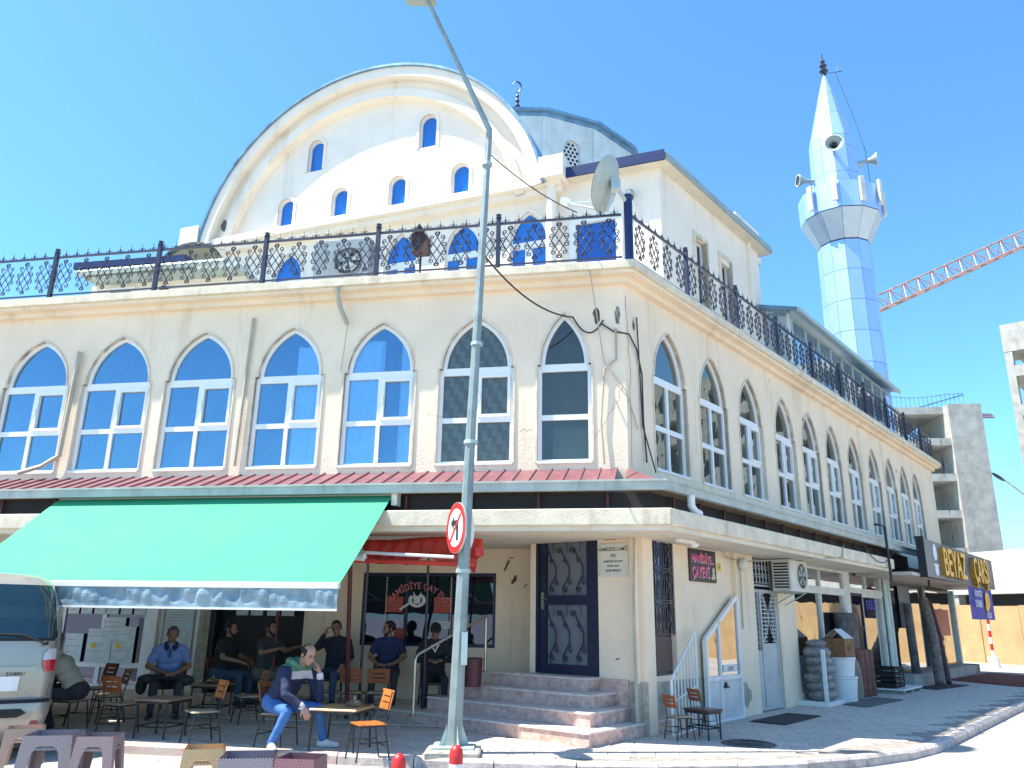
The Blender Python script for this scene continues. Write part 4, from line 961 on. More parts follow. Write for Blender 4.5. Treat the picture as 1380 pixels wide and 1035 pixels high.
# hall body, wing and roofs
M['wingpane'] = pm('dim_wing_pane', (0.03,0.05,0.08), 0.5, spec=0.15)
Wc = MF.pt((0,0,0)); s0 = RR.inv(Wc)
wops = [Rect(s0[0]+1.78, s0[0]+2.38, 9.3, 11.25).o, Rect(s0[0]+3.3, s0[0]+3.9, 9.3, 11.1).o]
mb = MB(RR); wall(mb, s0[0], s0[0]+6.1, 7.38, 12.42, wops, y=s0[1], depth=0.18); mb.quad((s0[0]+6.1,s0[1],7.38),(s0[0]+6.1,s0[1]+8,7.38),(s0[0]+6.1,s0[1]+8,12.62),(s0[0]+6.1,s0[1],12.62)); mb.build('wing_wall', M['wall2'], hall)
for o in wops:
    o2 = Fr(*RR.pt((0,s0[1],0))[:2], RR.a); mb = MB(o2); frame_rect(mb, o.xc-o.hw, o.xc+o.hw, o.zb, 11.2, 0.05, 0.10, 0.16); mb.box(o.xc-0.02,o.xc+0.02,0.1,0.16,o.zb,11.15); w = mb.build('window', M['white'], hall)
    mb = MB(o2); mb.quad((o.xc-o.hw,0.14,o.zb),(o.xc+o.hw,0.14,o.zb),(o.xc+o.hw,0.14,11.2),(o.xc-o.hw,0.14,11.2)); sub(mb, 'pane', M['wingpane'], hall, w)
    mb = MB(o2); frame_rect(mb, o.xc-o.hw-0.12, o.xc+o.hw+0.12, o.zb-0.1, 11.38, 0.12, -0.04, 0.0); mb.box(o.xc+o.hw,o.xc+o.hw+0.12,-0.04,0.1,o.zb,11.3); sub(mb, 'window_moulding', M['slab'], hall, w)
mb = MB(RR); mb.box(s0[0]+5.2, s0[0]+5.35, s0[1]-0.1, s0[1], 7.4, 12.6); mb.build('downpipe', M['wall2'], hall)
A0 = Wc[:2]; E0 = MF.pt((-2.45,0,0))[:2]; B0 = RR.pt((s0[0]+6.2, s0[1], 0))[:2]
ov = gpt(MF, 0.32, Fr(A0[0],A0[1],RR.a), 0.30); e1 = MF.pt((-2.30,-0.32,0))[:2]; b1 = RR.pt((s0[0]+6.4, s0[1]-0.30, 0))[:2]
inn1 = RR.pt((s0[0]+6.4, s0[1]+7, 0))[:2]; inn2 = MF.pt((-2.30,7,0))[:2]
mb = MB(WF); mb.slab([e1, ov, b1, inn1, inn2], 12.40, 12.46); mb.build('wing_soffit', M['soffit'], hall)
mb = MB(WF); 
def vstrip(mb, a, b, z0, z1, t=0.04):
    d = Vector((b[0]-a[0], b[1]-a[1])).normalized(); n = Vector((d.y, -d.x))*t
    mb.slab([(a[0]+n.x,a[1]+n.y),(b[0]+n.x,b[1]+n.y),b,a], z0, z1)
vstrip(mb, e1, ov, 12.38, 12.66, 0.05); mb.build('blue_fascia', M['bluepaint'], hall)
mb = MB(WF); vstrip(mb, ov, b1, 12.42, 12.60, 0.05); mb.build('side_fascia', M['horn'], hall)
mb = MB(WF); mb.slab([e1, ov, b1, inn1, inn2], 12.48, 12.60); mb.build('wing_roof', M['metalblue'], hall)
mb = MB(RR); mb.box(s0[0]+5.6, s0[0]+7.4, s0[1]+0.4, s0[1]+2.0, 12.6, 13.75); mb.build('parapet_block', M['wall2'], hall)
# body under the drum
mb = MB(MF); mb.box(-14.3, -2.5, 0.45, 20, 7.4, 12.4); mb.build('hall_body', M['wall2'], hall)
mb = MB(WF); mb.lathe((0.09,31.5,0), [(8.0,12.4),(6.6,15.4),(5.8,16.3)], 16, R(11.25)); mb.build('lower_roof', M['metalblue'], hall)
dr = thing('mosque_drum', 'pale blue many sided drum with pierced windows under a low metal roof', 'dome drum', WF, (0.09, 31.5, 17.4))
NS = 16; RD_ = 5.5; zb_, zt_ = 16.4, 20.15
pierce = pm('pierced_screen', (0.64,0.68,0.66), 0.8); 
for k in range(NS):
    t = 2*math.pi*k/NS; L_ = RD_*2*math.tan(math.pi/NS)*math.cos(math.pi/NS)
    ap = RD_*math.cos(math.pi/NS); cx, cy = 0.09+ap*math.cos(t), 31.4+ap*math.sin(t)
    if cy > 33.5: continue
    fr = Fr(cx, cy, t+math.pi/2)
    o = Op(0, 0.36, 17.65, 18.85, 0.38, pointed=False, n=6)
    mb = MB(fr); wall(mb, -L_/2, L_/2, zb_, zt_, [o], depth=0.15); mb.build('drum_wall', M['drumwall'], dr)
    # pierced screen: solid sheet, the darkness of its holes painted as black discs
    mb = MB(fr); P = o.outline(); mb.add([(x,0.12,z) for x,z in P], [tuple(range(len(P)))[::-1]]); w = mb.build('window_screen', pierce, dr)
    mb = MB(fr)
    for r_ in range(9):
        for c_ in range(3 if r_ % 2 else 4):
            hx = (c_-1 if r_ % 2 else c_-1.5)*0.18; hz = 17.8+r_*0.16
            if math.hypot(hx, max(0, hz-18.85)) > 0.3: continue
            n = 8; mb.add([(hx+0.06*math.cos(2*math.pi*i/n), 0.112, hz+0.065*math.sin(2*math.pi*i/n)) for i in range(n)], [tuple(range(n))])
    me = mb.mesh('hole', dr, [M['black']]); child(me, 'hole', w)
    for xa, xb in ((-L_/2-0.02,-L_/2+0.16),(L_/2-0.16,L_/2+0.02)): mb = MB(fr); mb.box(xa, xb, -0.06, 0, zb_, zt_-0.25); mb.build('pilaster', M['drumwall'], dr)
mb = MB(WF); mb.lathe((0.09,31.5,0), [(5.45,zt_-0.22),(5.62,zt_-0.16),(5.64,zt_-0.03),(5.78,zt_-0.01),(5.80,zt_+0.09),(5.2,zt_+0.35),(3.4,zt_+1.3),(1.5,zt_+2.2),(0.1,zt_+2.6)], 16, R(11.25)); mb.build('drum_roof', M['metalblue'], dr)
mb = MB(WF); mb.lathe((0.05,31.5,23.4), [(0.06,-1.2),(0.06,0.5),(0.15,0.65),(0.06,0.8),(0.13,0.98),(0.05,1.12),(0.11,1.25),(0.04,1.4),(0.08,1.5),(0.03,1.62),(0.02,1.75)], 10)
mb.tube([(0.05+0.26*math.cos(a)*0.8-0.05, 31.5, 25.40+0.30*math.sin(a)) for a in np.linspace(R(-100), R(150), 14)], 0.04, 6, rs=[0.01+0.035*math.sin(math.pi*i/13) for i in range(14)]); mb.build('crescent_finial', M['iron'], dr)
# ---- minaret
mn = thing('minaret', 'tall minaret clad in pale blue and white panels with a balcony and pointed cap', 'minaret', WF, (13.78, 30, 7.4))
NM = 12; PH = R(9)
def facet(r0, z0, r1, z1, k, core=0.02, gap=0.018):
    t0, t1 = 2*math.pi*k/NM+PH, 2*math.pi*(k+1)/NM+PH
    def P(r, z, t): return (13.78+r*math.cos(t), 30+r*math.sin(t), z)
    a, b, c, d = P(r0,z0,t0), P(r0,z0,t1), P(r1,z1,t1), P(r1,z1,t0)
    a, b, c, d = [Vector(v) for v in (a,b,c,d)]
    m = (a+b+c+d)/4
    w0 = (b-a).length; w1 = max(1e-3,(c-d).length); h = ((d+c)/2-(a+b)/2).length
    u = gap/2
    def ins(A, B, C_, D_):   # bilinear inset
        fu0 = min(0.45, u/max(w0,1e-3)); fu1 = min(0.45, u/w1); fv = u/h
        def bl(s, t): return (A*(1-s)+B*s)*(1-t) + (D_*(1-s)+C_*s)*t
        return [bl(fu0, fv), bl(1-fu0, fv), bl(1-fu1, 1-fv), bl(fu1, 1-fv)]
    q = ins(a,b,c,d); nrm = (q[1]-q[0]).cross(q[3]-q[0]).normalized()*0.03
    mb = MB(WF); vs = [tuple(v) for v in q] + [tuple(v-nrm) for v in q]; mb.add(vs, [(0,1,2,3),(1,0,4,5),(2,1,5,6),(3,2,6,7),(0,3,7,4)]); return mb
rows = []
SH = [(1.09,7.4),(1.08,8.75)]
zs_ = [7.4+1.31*i for i in range(8)]      # up to 16.57
for i in range(7): rows.append((1.10-0.008*i, zs_[i], 1.10-0.008*(i+1), zs_[i+1], 'panel'))
rows += [(1.03,16.62,1.60,17.75,'panelg'), (1.60,17.78,1.62,18.95,'panel'), (0.99,18.6,0.98,19.75,'panel'), (0.98,19.75,0.97,21.0,'panel'), (0.97,21.0,0.95,21.55,'panel'), (0.95,21.55,0.64,22.85,'panel'), (0.64,22.85,0.34,24.1,'panel'), (0.34,24.1,0.06,25.15,'panel')]
for r0, z0, r1, z1, mt in rows:
    for k in range(NM):
        t = 2*math.pi*(k+0.5)/NM+PH
        if math.sin(t)*30+math.cos(t)*13.8 > 16: continue       # faces away
        facet(r0, z0, r1, z1, k).build('cladding_panel', M[mt], mn)
mb = MB(WF); mb.lathe((13.78,30,0), [(1.06,7.4),(1.0,16.6),(1.57,17.75),(1.59,18.93),(1.4,18.93),(1.4,18.5),(0.95,18.5),(0.92,21.6),(0.6,22.85),(0.3,24.1),(0.03,25.15)], NM, PH); mb.build('minaret_core', M['pjoint'], mn)
mb = MB(WF); mb.lathe((13.78,30,25.1), [(0.10,0),(0.06,0.12),(0.2,0.25),(0.06,0.4),(0.17,0.52),(0.05,0.65),(0.11,0.75),(0.03,0.85),(0.02,1.2)], 10); mb.build('finial', M['iron'], mn)
for zz, dx in ((25.35, 0.7),): mb = MB(WF); mb.tube([(13.78,29.9,zz-0.2),(14.3,29.9,zz-0.1),(14.5,29.9,zz+0.4)], 0.015, 5); mb.tube([(14.3,29.9,zz-0.1),(14.55,29.9,zz-0.05)], 0.02, 5); mb.build('aerial', M['iron'], mn)
mb = MB(WF); mb.tube([(14.1,29.6,25.0),(14.7,29.6,22.6),(14.95,29.5,21.0),(15.0,29.5,19.0)], 0.012, 4); mb.build('lightning_cable', M['cable'], mn)
for i, a in enumerate((-152, -118, -82, -48, -15)):
    t = R(a); fr = Fr(13.78+1.66*math.cos(t), 30+1.66*math.sin(t), t+math.pi/2)
    an = thing('panel_antenna', ['ivory antenna panel at the far left edge of the minaret balcony','ivory antenna panel second from the left on the minaret balcony','ivory antenna panel at the middle of the minaret balcony','ivory antenna panel right of the middle on the minaret balcony','ivory antenna panel at the right edge of the minaret balcony'][i], 'antenna', fr, (0,0,18.0), group='antenna panels round the minaret balcony')
    mb = MB(fr); mb.cbox(-0.11, 0.11, -0.14, -0.02, 17.9+0.1*(i%2), 19.0+0.1*(i%2), 0.02); mb.build('housing', M['antenna'], an); mb = MB(fr); mb.box(-0.02,0.02,-0.02,0.06,18.1,18.8); mb.build('bracket', M['galv'], an)
def horn(lbl, ang, z, r=0.32):
    t = R(ang); fr = Fr(13.78, 30, t+math.pi/2); h = thing('loudspeaker_horn', lbl, 'loudspeaker', fr, (0,-1.0,z), group='loudspeaker horns on the minaret')
    base = 0.95; prof = [(0.07,0.0),(0.09,0.35),(0.15,0.52),(0.24,0.64),(r,0.70)]
    def ringm(prof, nm, mat, thick=False):
        mb = MB(fr); n = 16; vs = []; fs = []
        for rr, l in prof:
            for k in range(n): a = 2*math.pi*k/n; vs.append((rr*math.cos(a), -(base+l), z+rr*math.sin(a)))
        for i in range(len(prof)-1):
            for k in range(n): j = (k+1)%n; fs.append((i*n+k,i*n+j,(i+1)*n+j,(i+1)*n+k))
        mb.add(vs, fs); mb.build(nm, mat, h, smooth=True)
    ringm(prof, 'bell', M['horn']); ringm([(r,0.70),(r+0.02,0.70),(r+0.02,0.73),(r-0.02,0.73)], 'rim', M['antenna']); ringm([(0.07,0.45),(0.09,0.62),(0.0,0.63)], 'driver', M['black'])
    mb = MB(fr); mb.box(-0.05,0.05,-base-0.2,-base+0.05,z-0.15,z-0.05); mb.build('bracket', M['galv'], h)
horn('grey horn loudspeaker facing the street from the minaret', -112, 20.65, 0.36); horn('grey horn loudspeaker on the left side of the minaret', -178, 19.75, 0.24); horn('grey horn loudspeaker on the right side of the minaret', -28, 20.4, 0.27)
# ---- glazed roof terrace lean-to (balcony enclosure)
en = thing('glazed_enclosure', 'long glazed terrace enclosure with a lean-to roof behind the side railing', 'enclosure', RR, (16, 1.1, 7.4))
x0, x1, yy = 11.0, 21.2, 1.0
n = 9
for i in range(n):
    a, b = x0+(x1-x0)*i/n, x0+(x1-x0)*(i+1)/n
    framed('glazing_bay', RR, a+0.01, b-0.01, 8.3, 10.15, yy, M['galv'], M['gl_pale'], 0.06, 1, 1, en, d=0.06)
framed('glazing_bay', RR.at(x0, yy, R(90)), 0.03, 1.9, 8.3, 10.5, 0, M['white'], M['gl_pale'], 0.08, 2, 1, en, d=0.06)
mb = MB(RR); mb.box(x0, x1, yy-0.03, yy+0.06, 7.4, 8.3); mb.build('parapet', M['wall2'], en)
mb = MB(RR); mb.add([(x0-0.4,yy-0.35,10.17),(x1+0.2,yy-0.35,10.17),(x1+0.2,yy+3,11.2),(x0-0.4,yy+3,11.2),(x0-0.4,yy-0.35,10.27),(x1+0.2,yy-0.35,10.27),(x1+0.2,yy+3,11.3),(x0-0.4,yy+3,11.3)], [(0,3,2,1),(4,5,6,7),(0,1,5,4),(1,2,6,5),(2,3,7,6),(3,0,4,7)]); mb.build('lean_to_roof', M['metalblue'], en)
mb = MB(RR); mb.box(x0-0.4, x1+0.2, yy-0.42, yy-0.35, 10.12, 10.25); mb.build('gutter', M['galv'], en)
# ---- annex on the terrace at the left
an_ = thing('terrace_annex', 'low white rooftop annex with a dark blue gutter at the left of the hall', 'annex', F, (-10, 3, 7.4))
mb = MB(F); mb.box(-12.9, -8.9, 3.0, 6.5, 7.4, 9.2); mb.build('wall', M['wall2'], an_)
mb = MB(F); mb.box(-12.9, -10.0, 2.3, 4.0, 9.34, 9.50); mb.build('roof', M['bluepaint'], an_); mb = MB(F); mb.box(-12.8, -8.8, 2.5, 6.5, 9.2, 9.32); mb.tube([(-12.8,2.35,9.24),(-9.0,2.35,9.28)], 0.07, 8); mb.build('eave', M['galv'], an_)
mb = MB(F); n = 12
for i in range(n):
    a0, a1 = math.pi*i/n, math.pi*(i+1)/n; c = -10.5; mb.quad((c-0.9*math.cos(a0),3.2,9.55+0.75*math.sin(a0)),(c-0.9*math.cos(a1),3.2,9.55+0.75*math.sin(a1)),(c-0.9*math.cos(a1),6,9.55+0.75*math.sin(a1)),(c-0.9*math.cos(a0),6,9.55+0.75*math.sin(a0)))
mb.build('barrel_roof', M['galv'], an_, smooth=True)
mb = MB(F); mb.add([(-10.5-0.85*math.cos(math.pi*i/n),3.3,9.55+0.68*math.sin(math.pi*i/n)) for i in range(n+1)], [tuple(range(n+1))[::-1]]); mb.build('gable', pm('ochre_gable', (0.5,0.36,0.18), 0.7), an_)
framed('window', F, -12.4, -11.7, 8.3, 9.1, 2.97, M['white'], M['gl_pale'], 0.06, 1, 1, an_)
mb = MB(F); mb.tube([(-10.9,2.9,8.95),(-10.9,3.1,8.95)], 0.10, 12); mb.build('vent_pipe', M['black'], an_)
hs = thing('distant_gable', 'grey gabled roof showing behind the railing at the far left', 'house', F, (-17, 9, 7))
mb = MB(F); mb.prism([(-21,0),(-15.6,0),(-15.6,9.0),(-17.8,10.6),(-21,10.6)], 8, 14); mb.build('gable', pm('grey_green_roof', (0.20,0.24,0.22), 0.7), hs)
# ================================================================== wrought iron terrace railing
mbp = MB(None)
for s in (1, -1):
    def q(x, z): return (x*s*1.18, z*1.03)
    stroke(mbp, q(-0.145,-0.06), q(0.025,0.27), s*1, s*1, 0.046, 0.0095)
    stroke(mbp, q(-0.025,-0.27), q(0.145,0.06), s*1, s*1, 0.046, 0.0095)
    stroke(mbp, q(-0.115,-0.20), q(0.115,0.20), s*1, s*1, 0.042, 0.0095)
mbp.ell((0,0,0),(0.022,0.015,0.022), 8, 4)
panel_me = mbp.mesh('scroll_panel', None, [M['iron']])
mbf = MB(None)
mbf.lathe((0,0,0), [(0.010,0),(0.010,0.03),(0.018,0.05),(0.008,0.075),(0.002,0.14)], 6)
for s in (1,-1): mbf.tube([(a*s,0,b) for a, b in [(0,0.0),(0.03,0.035),(0.055,0.04),(0.07,0.022),(0.06,0.006),(0.045,0.012)]], 0.006, 4)
fin_me = mbf.mesh('finial', None, [M['iron']])
mbq = MB(None); mbq.box(-0.035,0.035,-0.035,0.035,0,1.0); mbq.lathe((0,0,1.0), [(0.05,0),(0.055,0.02),(0.03,0.03),(0.045,0.06),(0.05,0.075),(0.02,0.09)], 10); post_me = mbq.mesh('post', None, [M['iron']])
def railing(fr, xa, xb, posts, lab, y=-0.2):
    r = thing('terrace_railing', lab, 'railing', fr, ((xa+xb)/2, y, 7.41), group='ornate railings round the terrace')
    mb = MB(fr); mb.box(xa, xb, y-0.02, y+0.02, 8.29, 8.325); mb.box(xa, xb, y-0.014, y+0.014, 7.50, 7.525); mb.build('rail', M['iron'], r)
    for x in posts: inst(post_me, 'post', r, fr, (x, y, 7.41))
    P = sorted(posts + [xa, xb]); P = sorted(set(round(p, 3) for p in P))
    for a, b in zip(P, P[1:]):
        if b-a < 0.6: continue
        n = max(1, round((b-a)/0.44))
        for i in range(n): inst(panel_me, 'scroll_panel', r, fr, (a+(b-a)*(i+0.5)/n, y, 7.91))
    n = int((xb-xa)/0.235)
    for i in range(n):
        x = xa+(xb-xa)*(i+0.5)/n
        if min(abs(x-p) for p in posts) > 0.07: inst(fin_me, 'finial', r, fr, (x, y, 8.325))
    return r
railing(F, -15.5, 0.0, [-15.44,-13.2,-11.05,-8.79,-6.58,-4.38,-2.15], 'iron scroll railing along the street side of the terrace')
railing(RR, 0.0, 21.6, [1.98,4.24,6.48,8.75,10.95,13.2,15.5,17.7,19.8], 'iron scroll railing along the side street edge of the terrace')
cp = gpt(F, 0.2, RR, 0.2)
tp = thing('corner_post', 'tall navy post at the terrace corner that carries the satellite dish', 'post', WF, (cp[0], cp[1], 7.41))
mb = MB(WF); mb.tube([(cp[0],cp[1],7.41),(cp[0],cp[1],8.6)], 0.075, 12); mb.ell((cp[0],cp[1],8.62),(0.10,0.10,0.07)); mb.build('shaft', M['bluepaint'], tp, smooth=True)
# ---- satellite dish
def oriented(az_, el):
    d = Vector((math.sin(R(az_))*math.cos(R(el)), math.cos(R(az_))*math.cos(R(el)), math.sin(R(el)))); return d.to_track_quat('Z', 'Y').to_matrix(), d
ds = thing('satellite_dish', 'big grey satellite dish on the navy post at the terrace corner', 'satellite dish', WF, (1.72, 12.0, 8.6))
Mx, dv = oriented(-62, 22); dc = Vector((1.62, 12.05, 8.80))
mb = MB(WF); n = 28; vs = []; fs = []; rr = [0.0, 0.15, 0.3, 0.42, 0.5]
for side in (0, 1):
    base = len(vs)
    for r_ in rr:
        for k in range(n): t = 2*math.pi*k/n; p = Mx @ Vector((r_*0.93*math.cos(t), r_*math.sin(t), 0.32*r_*r_ - 0.012*side)); vs.append(tuple(dc+p))
    for i in range(len(rr)-1):
        for k in range(n): j = (k+1)%n; f = (base+i*n+k, base+i*n+j, base+(i+1)*n+j, base+(i+1)*n+k); fs.append(f if side == 0 else f[::-1])
mb.add(vs, fs); mb.build('reflector', pm('dish_grey', (0.46,0.50,0.46), 0.5, var=0.1, stain=0.3), ds, smooth=True)
foc = dc + Mx @ Vector((0.0, -0.45, 0.72)); low_ = dc + Mx @ Vector((0, -0.47, 0.05))
mb = MB(WF); mb.tube([tuple(low_), tuple(foc)], 0.018, 6); mb.tube([tuple(dc+Mx@Vector((0.2,-0.42,0.05))), tuple(foc)], 0.008, 5); mb.build('feed_arm', M['galv'], ds)
mb = MB(WF); mb.box(foc.x-0.07, foc.x+0.05, foc.y-0.04, foc.y+0.04, foc.z-0.04, foc.z+0.09); mb.ell(tuple(foc+Vector((0.07,0,0.02))),(0.05,0.05,0.05),8,6); mb.build('feed_unit', M['white'], ds)
bk = dc - dv*0.12
mb = MB(WF); mb.box(bk.x-0.08,bk.x+0.08,bk.y-0.07,bk.y+0.07,bk.z-0.1,bk.z+0.1); mb.tube([tuple(bk),(cp[0],cp[1],8.5)], 0.035, 8); mb.tube([tuple(dc-dv*0.05+Vector((0,0,-0.2))), tuple(dc+Vector((-0.05,0,-0.52)))], 0.03, 6); mb.build('mount', M['galv'], ds)
# ---- floodlight by dish, birdhouse, AC units
fl = thing('wall_spotlight', 'small round spotlight on the hall wall right of the dish', 'spotlight', MF, (-0.75, -0.1, 11.7)); mb = MB(MF); mb.ell((-0.72,-0.12,11.75),(0.11,0.1,0.11)); mb.build('lamp_head', M['horn'], fl, smooth=True); mb = MB(MF); mb.tube([(-0.72,-0.1,11.65),(-0.6,-0.06,11.35)],0.025,6); mb.build('bracket', M['white'], fl)
bh = thing('birdhouse', 'small brown gabled birdhouse behind the street railing', 'birdhouse', F, (-3.75, 0.4, 8.0))
mb = MB(F); mb.prism([(-3.90,8.12),(-3.60,8.12),(-3.60,8.42),(-3.90,8.42)], 0.25, 0.5); mb.prism([(-3.90,8.42),(-3.60,8.42),(-3.75,8.62)], 0.25, 0.5); mb.build('body', pm('birdhouse_brown', (0.12,0.05,0.04), 0.7, var=0.3), bh)
mb = MB(F); mb.add([(-3.95,0.2,8.38),(-3.75,0.2,8.67),(-3.55,0.2,8.38),(-3.95,0.55,8.38),(-3.75,0.55,8.67),(-3.55,0.55,8.38)], [(0,1,4,3),(1,2,5,4)]); mb.build('roof', M['conc2'], bh); mb = MB(F); mb.tube([(-3.75,0.38,7.41),(-3.75,0.38,8.12)],0.02,6); mb.build('pole', M['iron'], bh)
def ac_unit(name, label, fr, x, y, z, w=0.85, h=0.6, d=0.32, group='air conditioner units', fr_=0.40):
    a = thing(name, label, 'air conditioner', fr, (x, y, z), group=group)
    iv = M['antenna']
    mb = MB(fr); mb.cbox(x-w/2, x+w/2, y-d, y, z, z+h, 0.02); mb.build('casing', iv, a)
    cx, cz, r = x+w*0.13, z+h/2, h*fr_
    mb = MB(fr)
    n = 24; mb.add([(cx+r*math.cos(2*math.pi*k/n), y-d-0.003, cz+r*math.sin(2*math.pi*k/n)) for k in range(n)], [tuple(range(n))]); mb.build('fan_opening', M['black'], a)
    mb = MB(fr)
    for k in range(5):
        t = 2*math.pi*k/5; mb.add([(cx,y-d-0.006,cz),(cx+r*0.9*math.cos(t),y-d-0.012,cz+r*0.9*math.sin(t)),(cx+r*0.8*math.cos(t+0.7),y-d-0.006,cz+r*0.8*math.sin(t+0.7))], [(0,1,2)])
    mb.build('fan', M['horn'], a)
    mb = MB(fr)
    for rr_ in (0.35, 0.7, 1.0): mb.tube([(cx+r*rr_*math.cos(2*math.pi*k/20), y-d-0.02, cz+r*rr_*math.sin(2*math.pi*k/20)) for k in range(21)], 0.004, 4, caps=False)
    mb.build('fan_guard', M['horn'], a)
    mb = MB(fr)
    for k in range(9): zz = z+0.08+k*(h-0.16)/8; mb.box(x-w/2-0.004, x-w/2+0.0, y-d+0.05, y-0.05, zz-0.018, zz+0.012)
    mb.build('side_louvre', M['black'], a)
    mb = MB(fr)
    for xx in (x-w*0.3, x+w*0.3): mb.bar((xx,y-d,z-0.02),(xx,y+0.15,z-0.02),0.03,0.03); mb.bar((xx,y-d,z-0.02),(xx,y+0.13,z-0.3),0.02,0.02)
    mb.build('bracket', M['galv'], a)
    return a
ac_unit('air_conditioner', 'dusty ivory air conditioner with a round fan over the side pavement', RR, 5.72, -0.12, 2.22, 0.95, 0.62, 0.40)
ac2 = ac_unit('air_conditioner', 'grey air conditioner standing behind the street railing near the blue gallery windows', F, -5.45, 1.1, 7.75, 1.15, 0.95, 0.45, fr_=0.30)
for c in kids(ac2):
    if c.name.startswith('casing'): c.data.materials[0] = pm('ac_grey', (0.26,0.31,0.33), 0.5, var=0.1)
# ---- crane, street lamps, etc live in their own section
# ================================================================== street furniture
lp = thing('street_lamp', 'tall galvanised street lamp pole with a bent top at the pavement corner', 'street lamp', WF, (-0.66, 10.8, 0))
mb = MB(WF); mb.tube([(-0.66,10.8,0.05),(-0.57,10.8,4.0),(-0.42,10.8,8.95)], 0.1, 8, rs=[0.095,0.070,0.048]); M['pole'] = pm('pole_grey', (0.30,0.36,0.35), 0.5, metal=0.2, var=0.15, vs=4, stain=0.4, ss=2); mb.build('pole', M['pole'], lp)
mb = MB(WF); mb.tube([(-0.42,10.8,8.85),(-0.42,10.8,9.0),(-1.0,10.75,10.3),(-1.5,10.7,11.4)], 0.05, 8, rs=[0.052,0.048,0.04,0.035]); mb.build('bent_arm', M['pole'], lp)
mb = MB(WF); mb.cbox(-1.85,-1.35,10.45,10.85,11.38,11.5,0.04); mb.build('lamp_head', M['horn'], lp)
for z, x in ((8.35,-0.44),(5.4,-0.52),(3.95,-0.56),(2.2,-0.61)): mb = MB(WF); mb.lathe((x,10.8,z), [(0.06,0),(0.10 if z < 4 else 0.085,0.0),(0.10 if z < 4 else 0.085,0.05),(0.06,0.05)], 8); mb.build('clamp', M['galv'], lp)
mb = MB(WF); mb.box(-0.60,-0.52,10.68,10.70,1.05,1.45); mb.build('access_door', M['galv'], lp)
for k in range(4):
    a = k*math.pi/2+0.4; c, s = math.cos(a), math.sin(a); mb = MB(WF); mb.add([(-0.66+c*0.1,10.8+s*0.1,0.09),(-0.66+c*0.2,10.8+s*0.2,0.09),(-0.66+c*0.1,10.8+s*0.1,0.34),(-0.66+c*0.2-s*0.015,10.8+s*0.2+c*0.015,0.09)], [(0,1,2),(0,2,3)]); mb.build('gusset', M['galv'], lp)
mb = MB(WF); mb.box(-0.92,-0.40,10.54,11.06,0.07,0.095); mb.build('base_plate', M['galv'], lp)
mb = MB(WF); mb.cbox(-1.0,-0.32,10.4,11.1,-0.02,0.07,0.02); mb.build('base_block', M['conc2'], lp)
lb = thing('pole_sticker', None, None) if False else None
# no-left-turn sign, turned a little to the left
sr = Fr(-0.67, 10.60, R(-64))
ns = thing('no_left_turn_sign', 'round red and white no left turn sign clamped to the lamp pole', 'road sign', sr, (0, 0, 2.77))
def disc(mb, r, y, z=2.77, n=36, x=0): mb.add([(x+r*math.cos(2*math.pi*k/n), y, z+r*math.sin(2*math.pi*k/n)) for k in range(n)], [tuple(range(n))])
mb = MB(sr); n = 36; mb.add([(0.335*math.cos(2*math.pi*k/n), yy, 2.77+0.335*math.sin(2*math.pi*k/n)) for yy in (-0.05,-0.03) for k in range(n)], [tuple(range(n)), tuple(range(2*n-1,n-1,-1))]+[(k+n,(k+1)%n+n,(k+1)%n,k) for k in range(n)]); mb.build('plate', M['galv'], ns)
mb = MB(sr); disc(mb, 0.33, -0.052); mb.build('red_rim', M['red'], ns); mb = MB(sr); disc(mb, 0.25, -0.055); mb.build('white_face', M['white'], ns)
mb = MB(sr); mb.add([(x,-0.058,2.77+z) for x,z in [(0.03,-0.17),(0.10,-0.17),(0.10,0.10),(-0.06,0.10),(-0.06,0.16),(-0.16,0.065),(-0.06,-0.03),(-0.06,0.03),(0.03,0.03)]], [(0,1,2,3,7,8),(3,4,5,6,7)]); mb.build('left_arrow', M['black'], ns)
mb = MB(sr); mb.add([(x,-0.061,2.77+z) for x,z in [(-0.19,-0.16),(-0.16,-0.19),(0.19,0.16),(0.16,0.19)]], [(0,1,2,3)]); mb.build('red_bar', M['red'], ns)
mb = MB(sr); mb.box(-0.03,0.03,-0.03,0.10,2.65,2.9); mb.build('clamp', M['galv'], ns)
s2 = Fr(-0.55, 10.9, R(-110)); n2 = thing('sign_back', 'edge-on round road sign on the far side of the lamp pole', 'road sign', s2, (0,0,2.8))
mb = MB(s2); mb.add([(0.3*math.cos(2*math.pi*k/n), yy, 2.8+0.32*math.sin(2*math.pi*k/n)) for yy in (-0.07,-0.05) for k in range(n)], [tuple(range(n)), tuple(range(2*n-1,n-1,-1))]+[(k+n,(k+1)%n+n,(k+1)%n,k) for k in range(n)]); mb.build('plate', M['white'], n2)
# striped bollards near the camera
def bollard(x, y, label, z0=-0.12):
    b = thing('traffic_bollard', label, 'bollard', WF, (x, y, z0), group='striped plastic bollards')
    for i, (za, zb) in enumerate(((0.0,0.12),(0.12,0.3),(0.3,0.42),(0.42,0.64),(0.64,0.70))):
        mb = MB(WF); ra = 0.055; mb.lathe((x,y,z0), [(ra,za),(ra,zb)], 14, caps=False); mb.build('band', M['red'] if i % 2 == 0 else M['white'], b, smooth=True)
    mb = MB(WF); mb.lathe((x,y,z0), [(0.055,0.70),(0.05,0.74),(0.03,0.77),(0.0,0.78)], 14, caps=False); mb.build('cap', M['red'], b, smooth=True)
    mb = MB(WF); mb.lathe((x,y,z0), [(0.14,0),(0.13,0.03),(0.06,0.05)], 16); mb.build('foot', M['rubber'], b)
bollard(-0.40, 6.9, 'red and white bollard standing right in front of the lamp pole')
bollard(-0.80, 6.45, 'short bright red bollard tip left of the lamp pole')
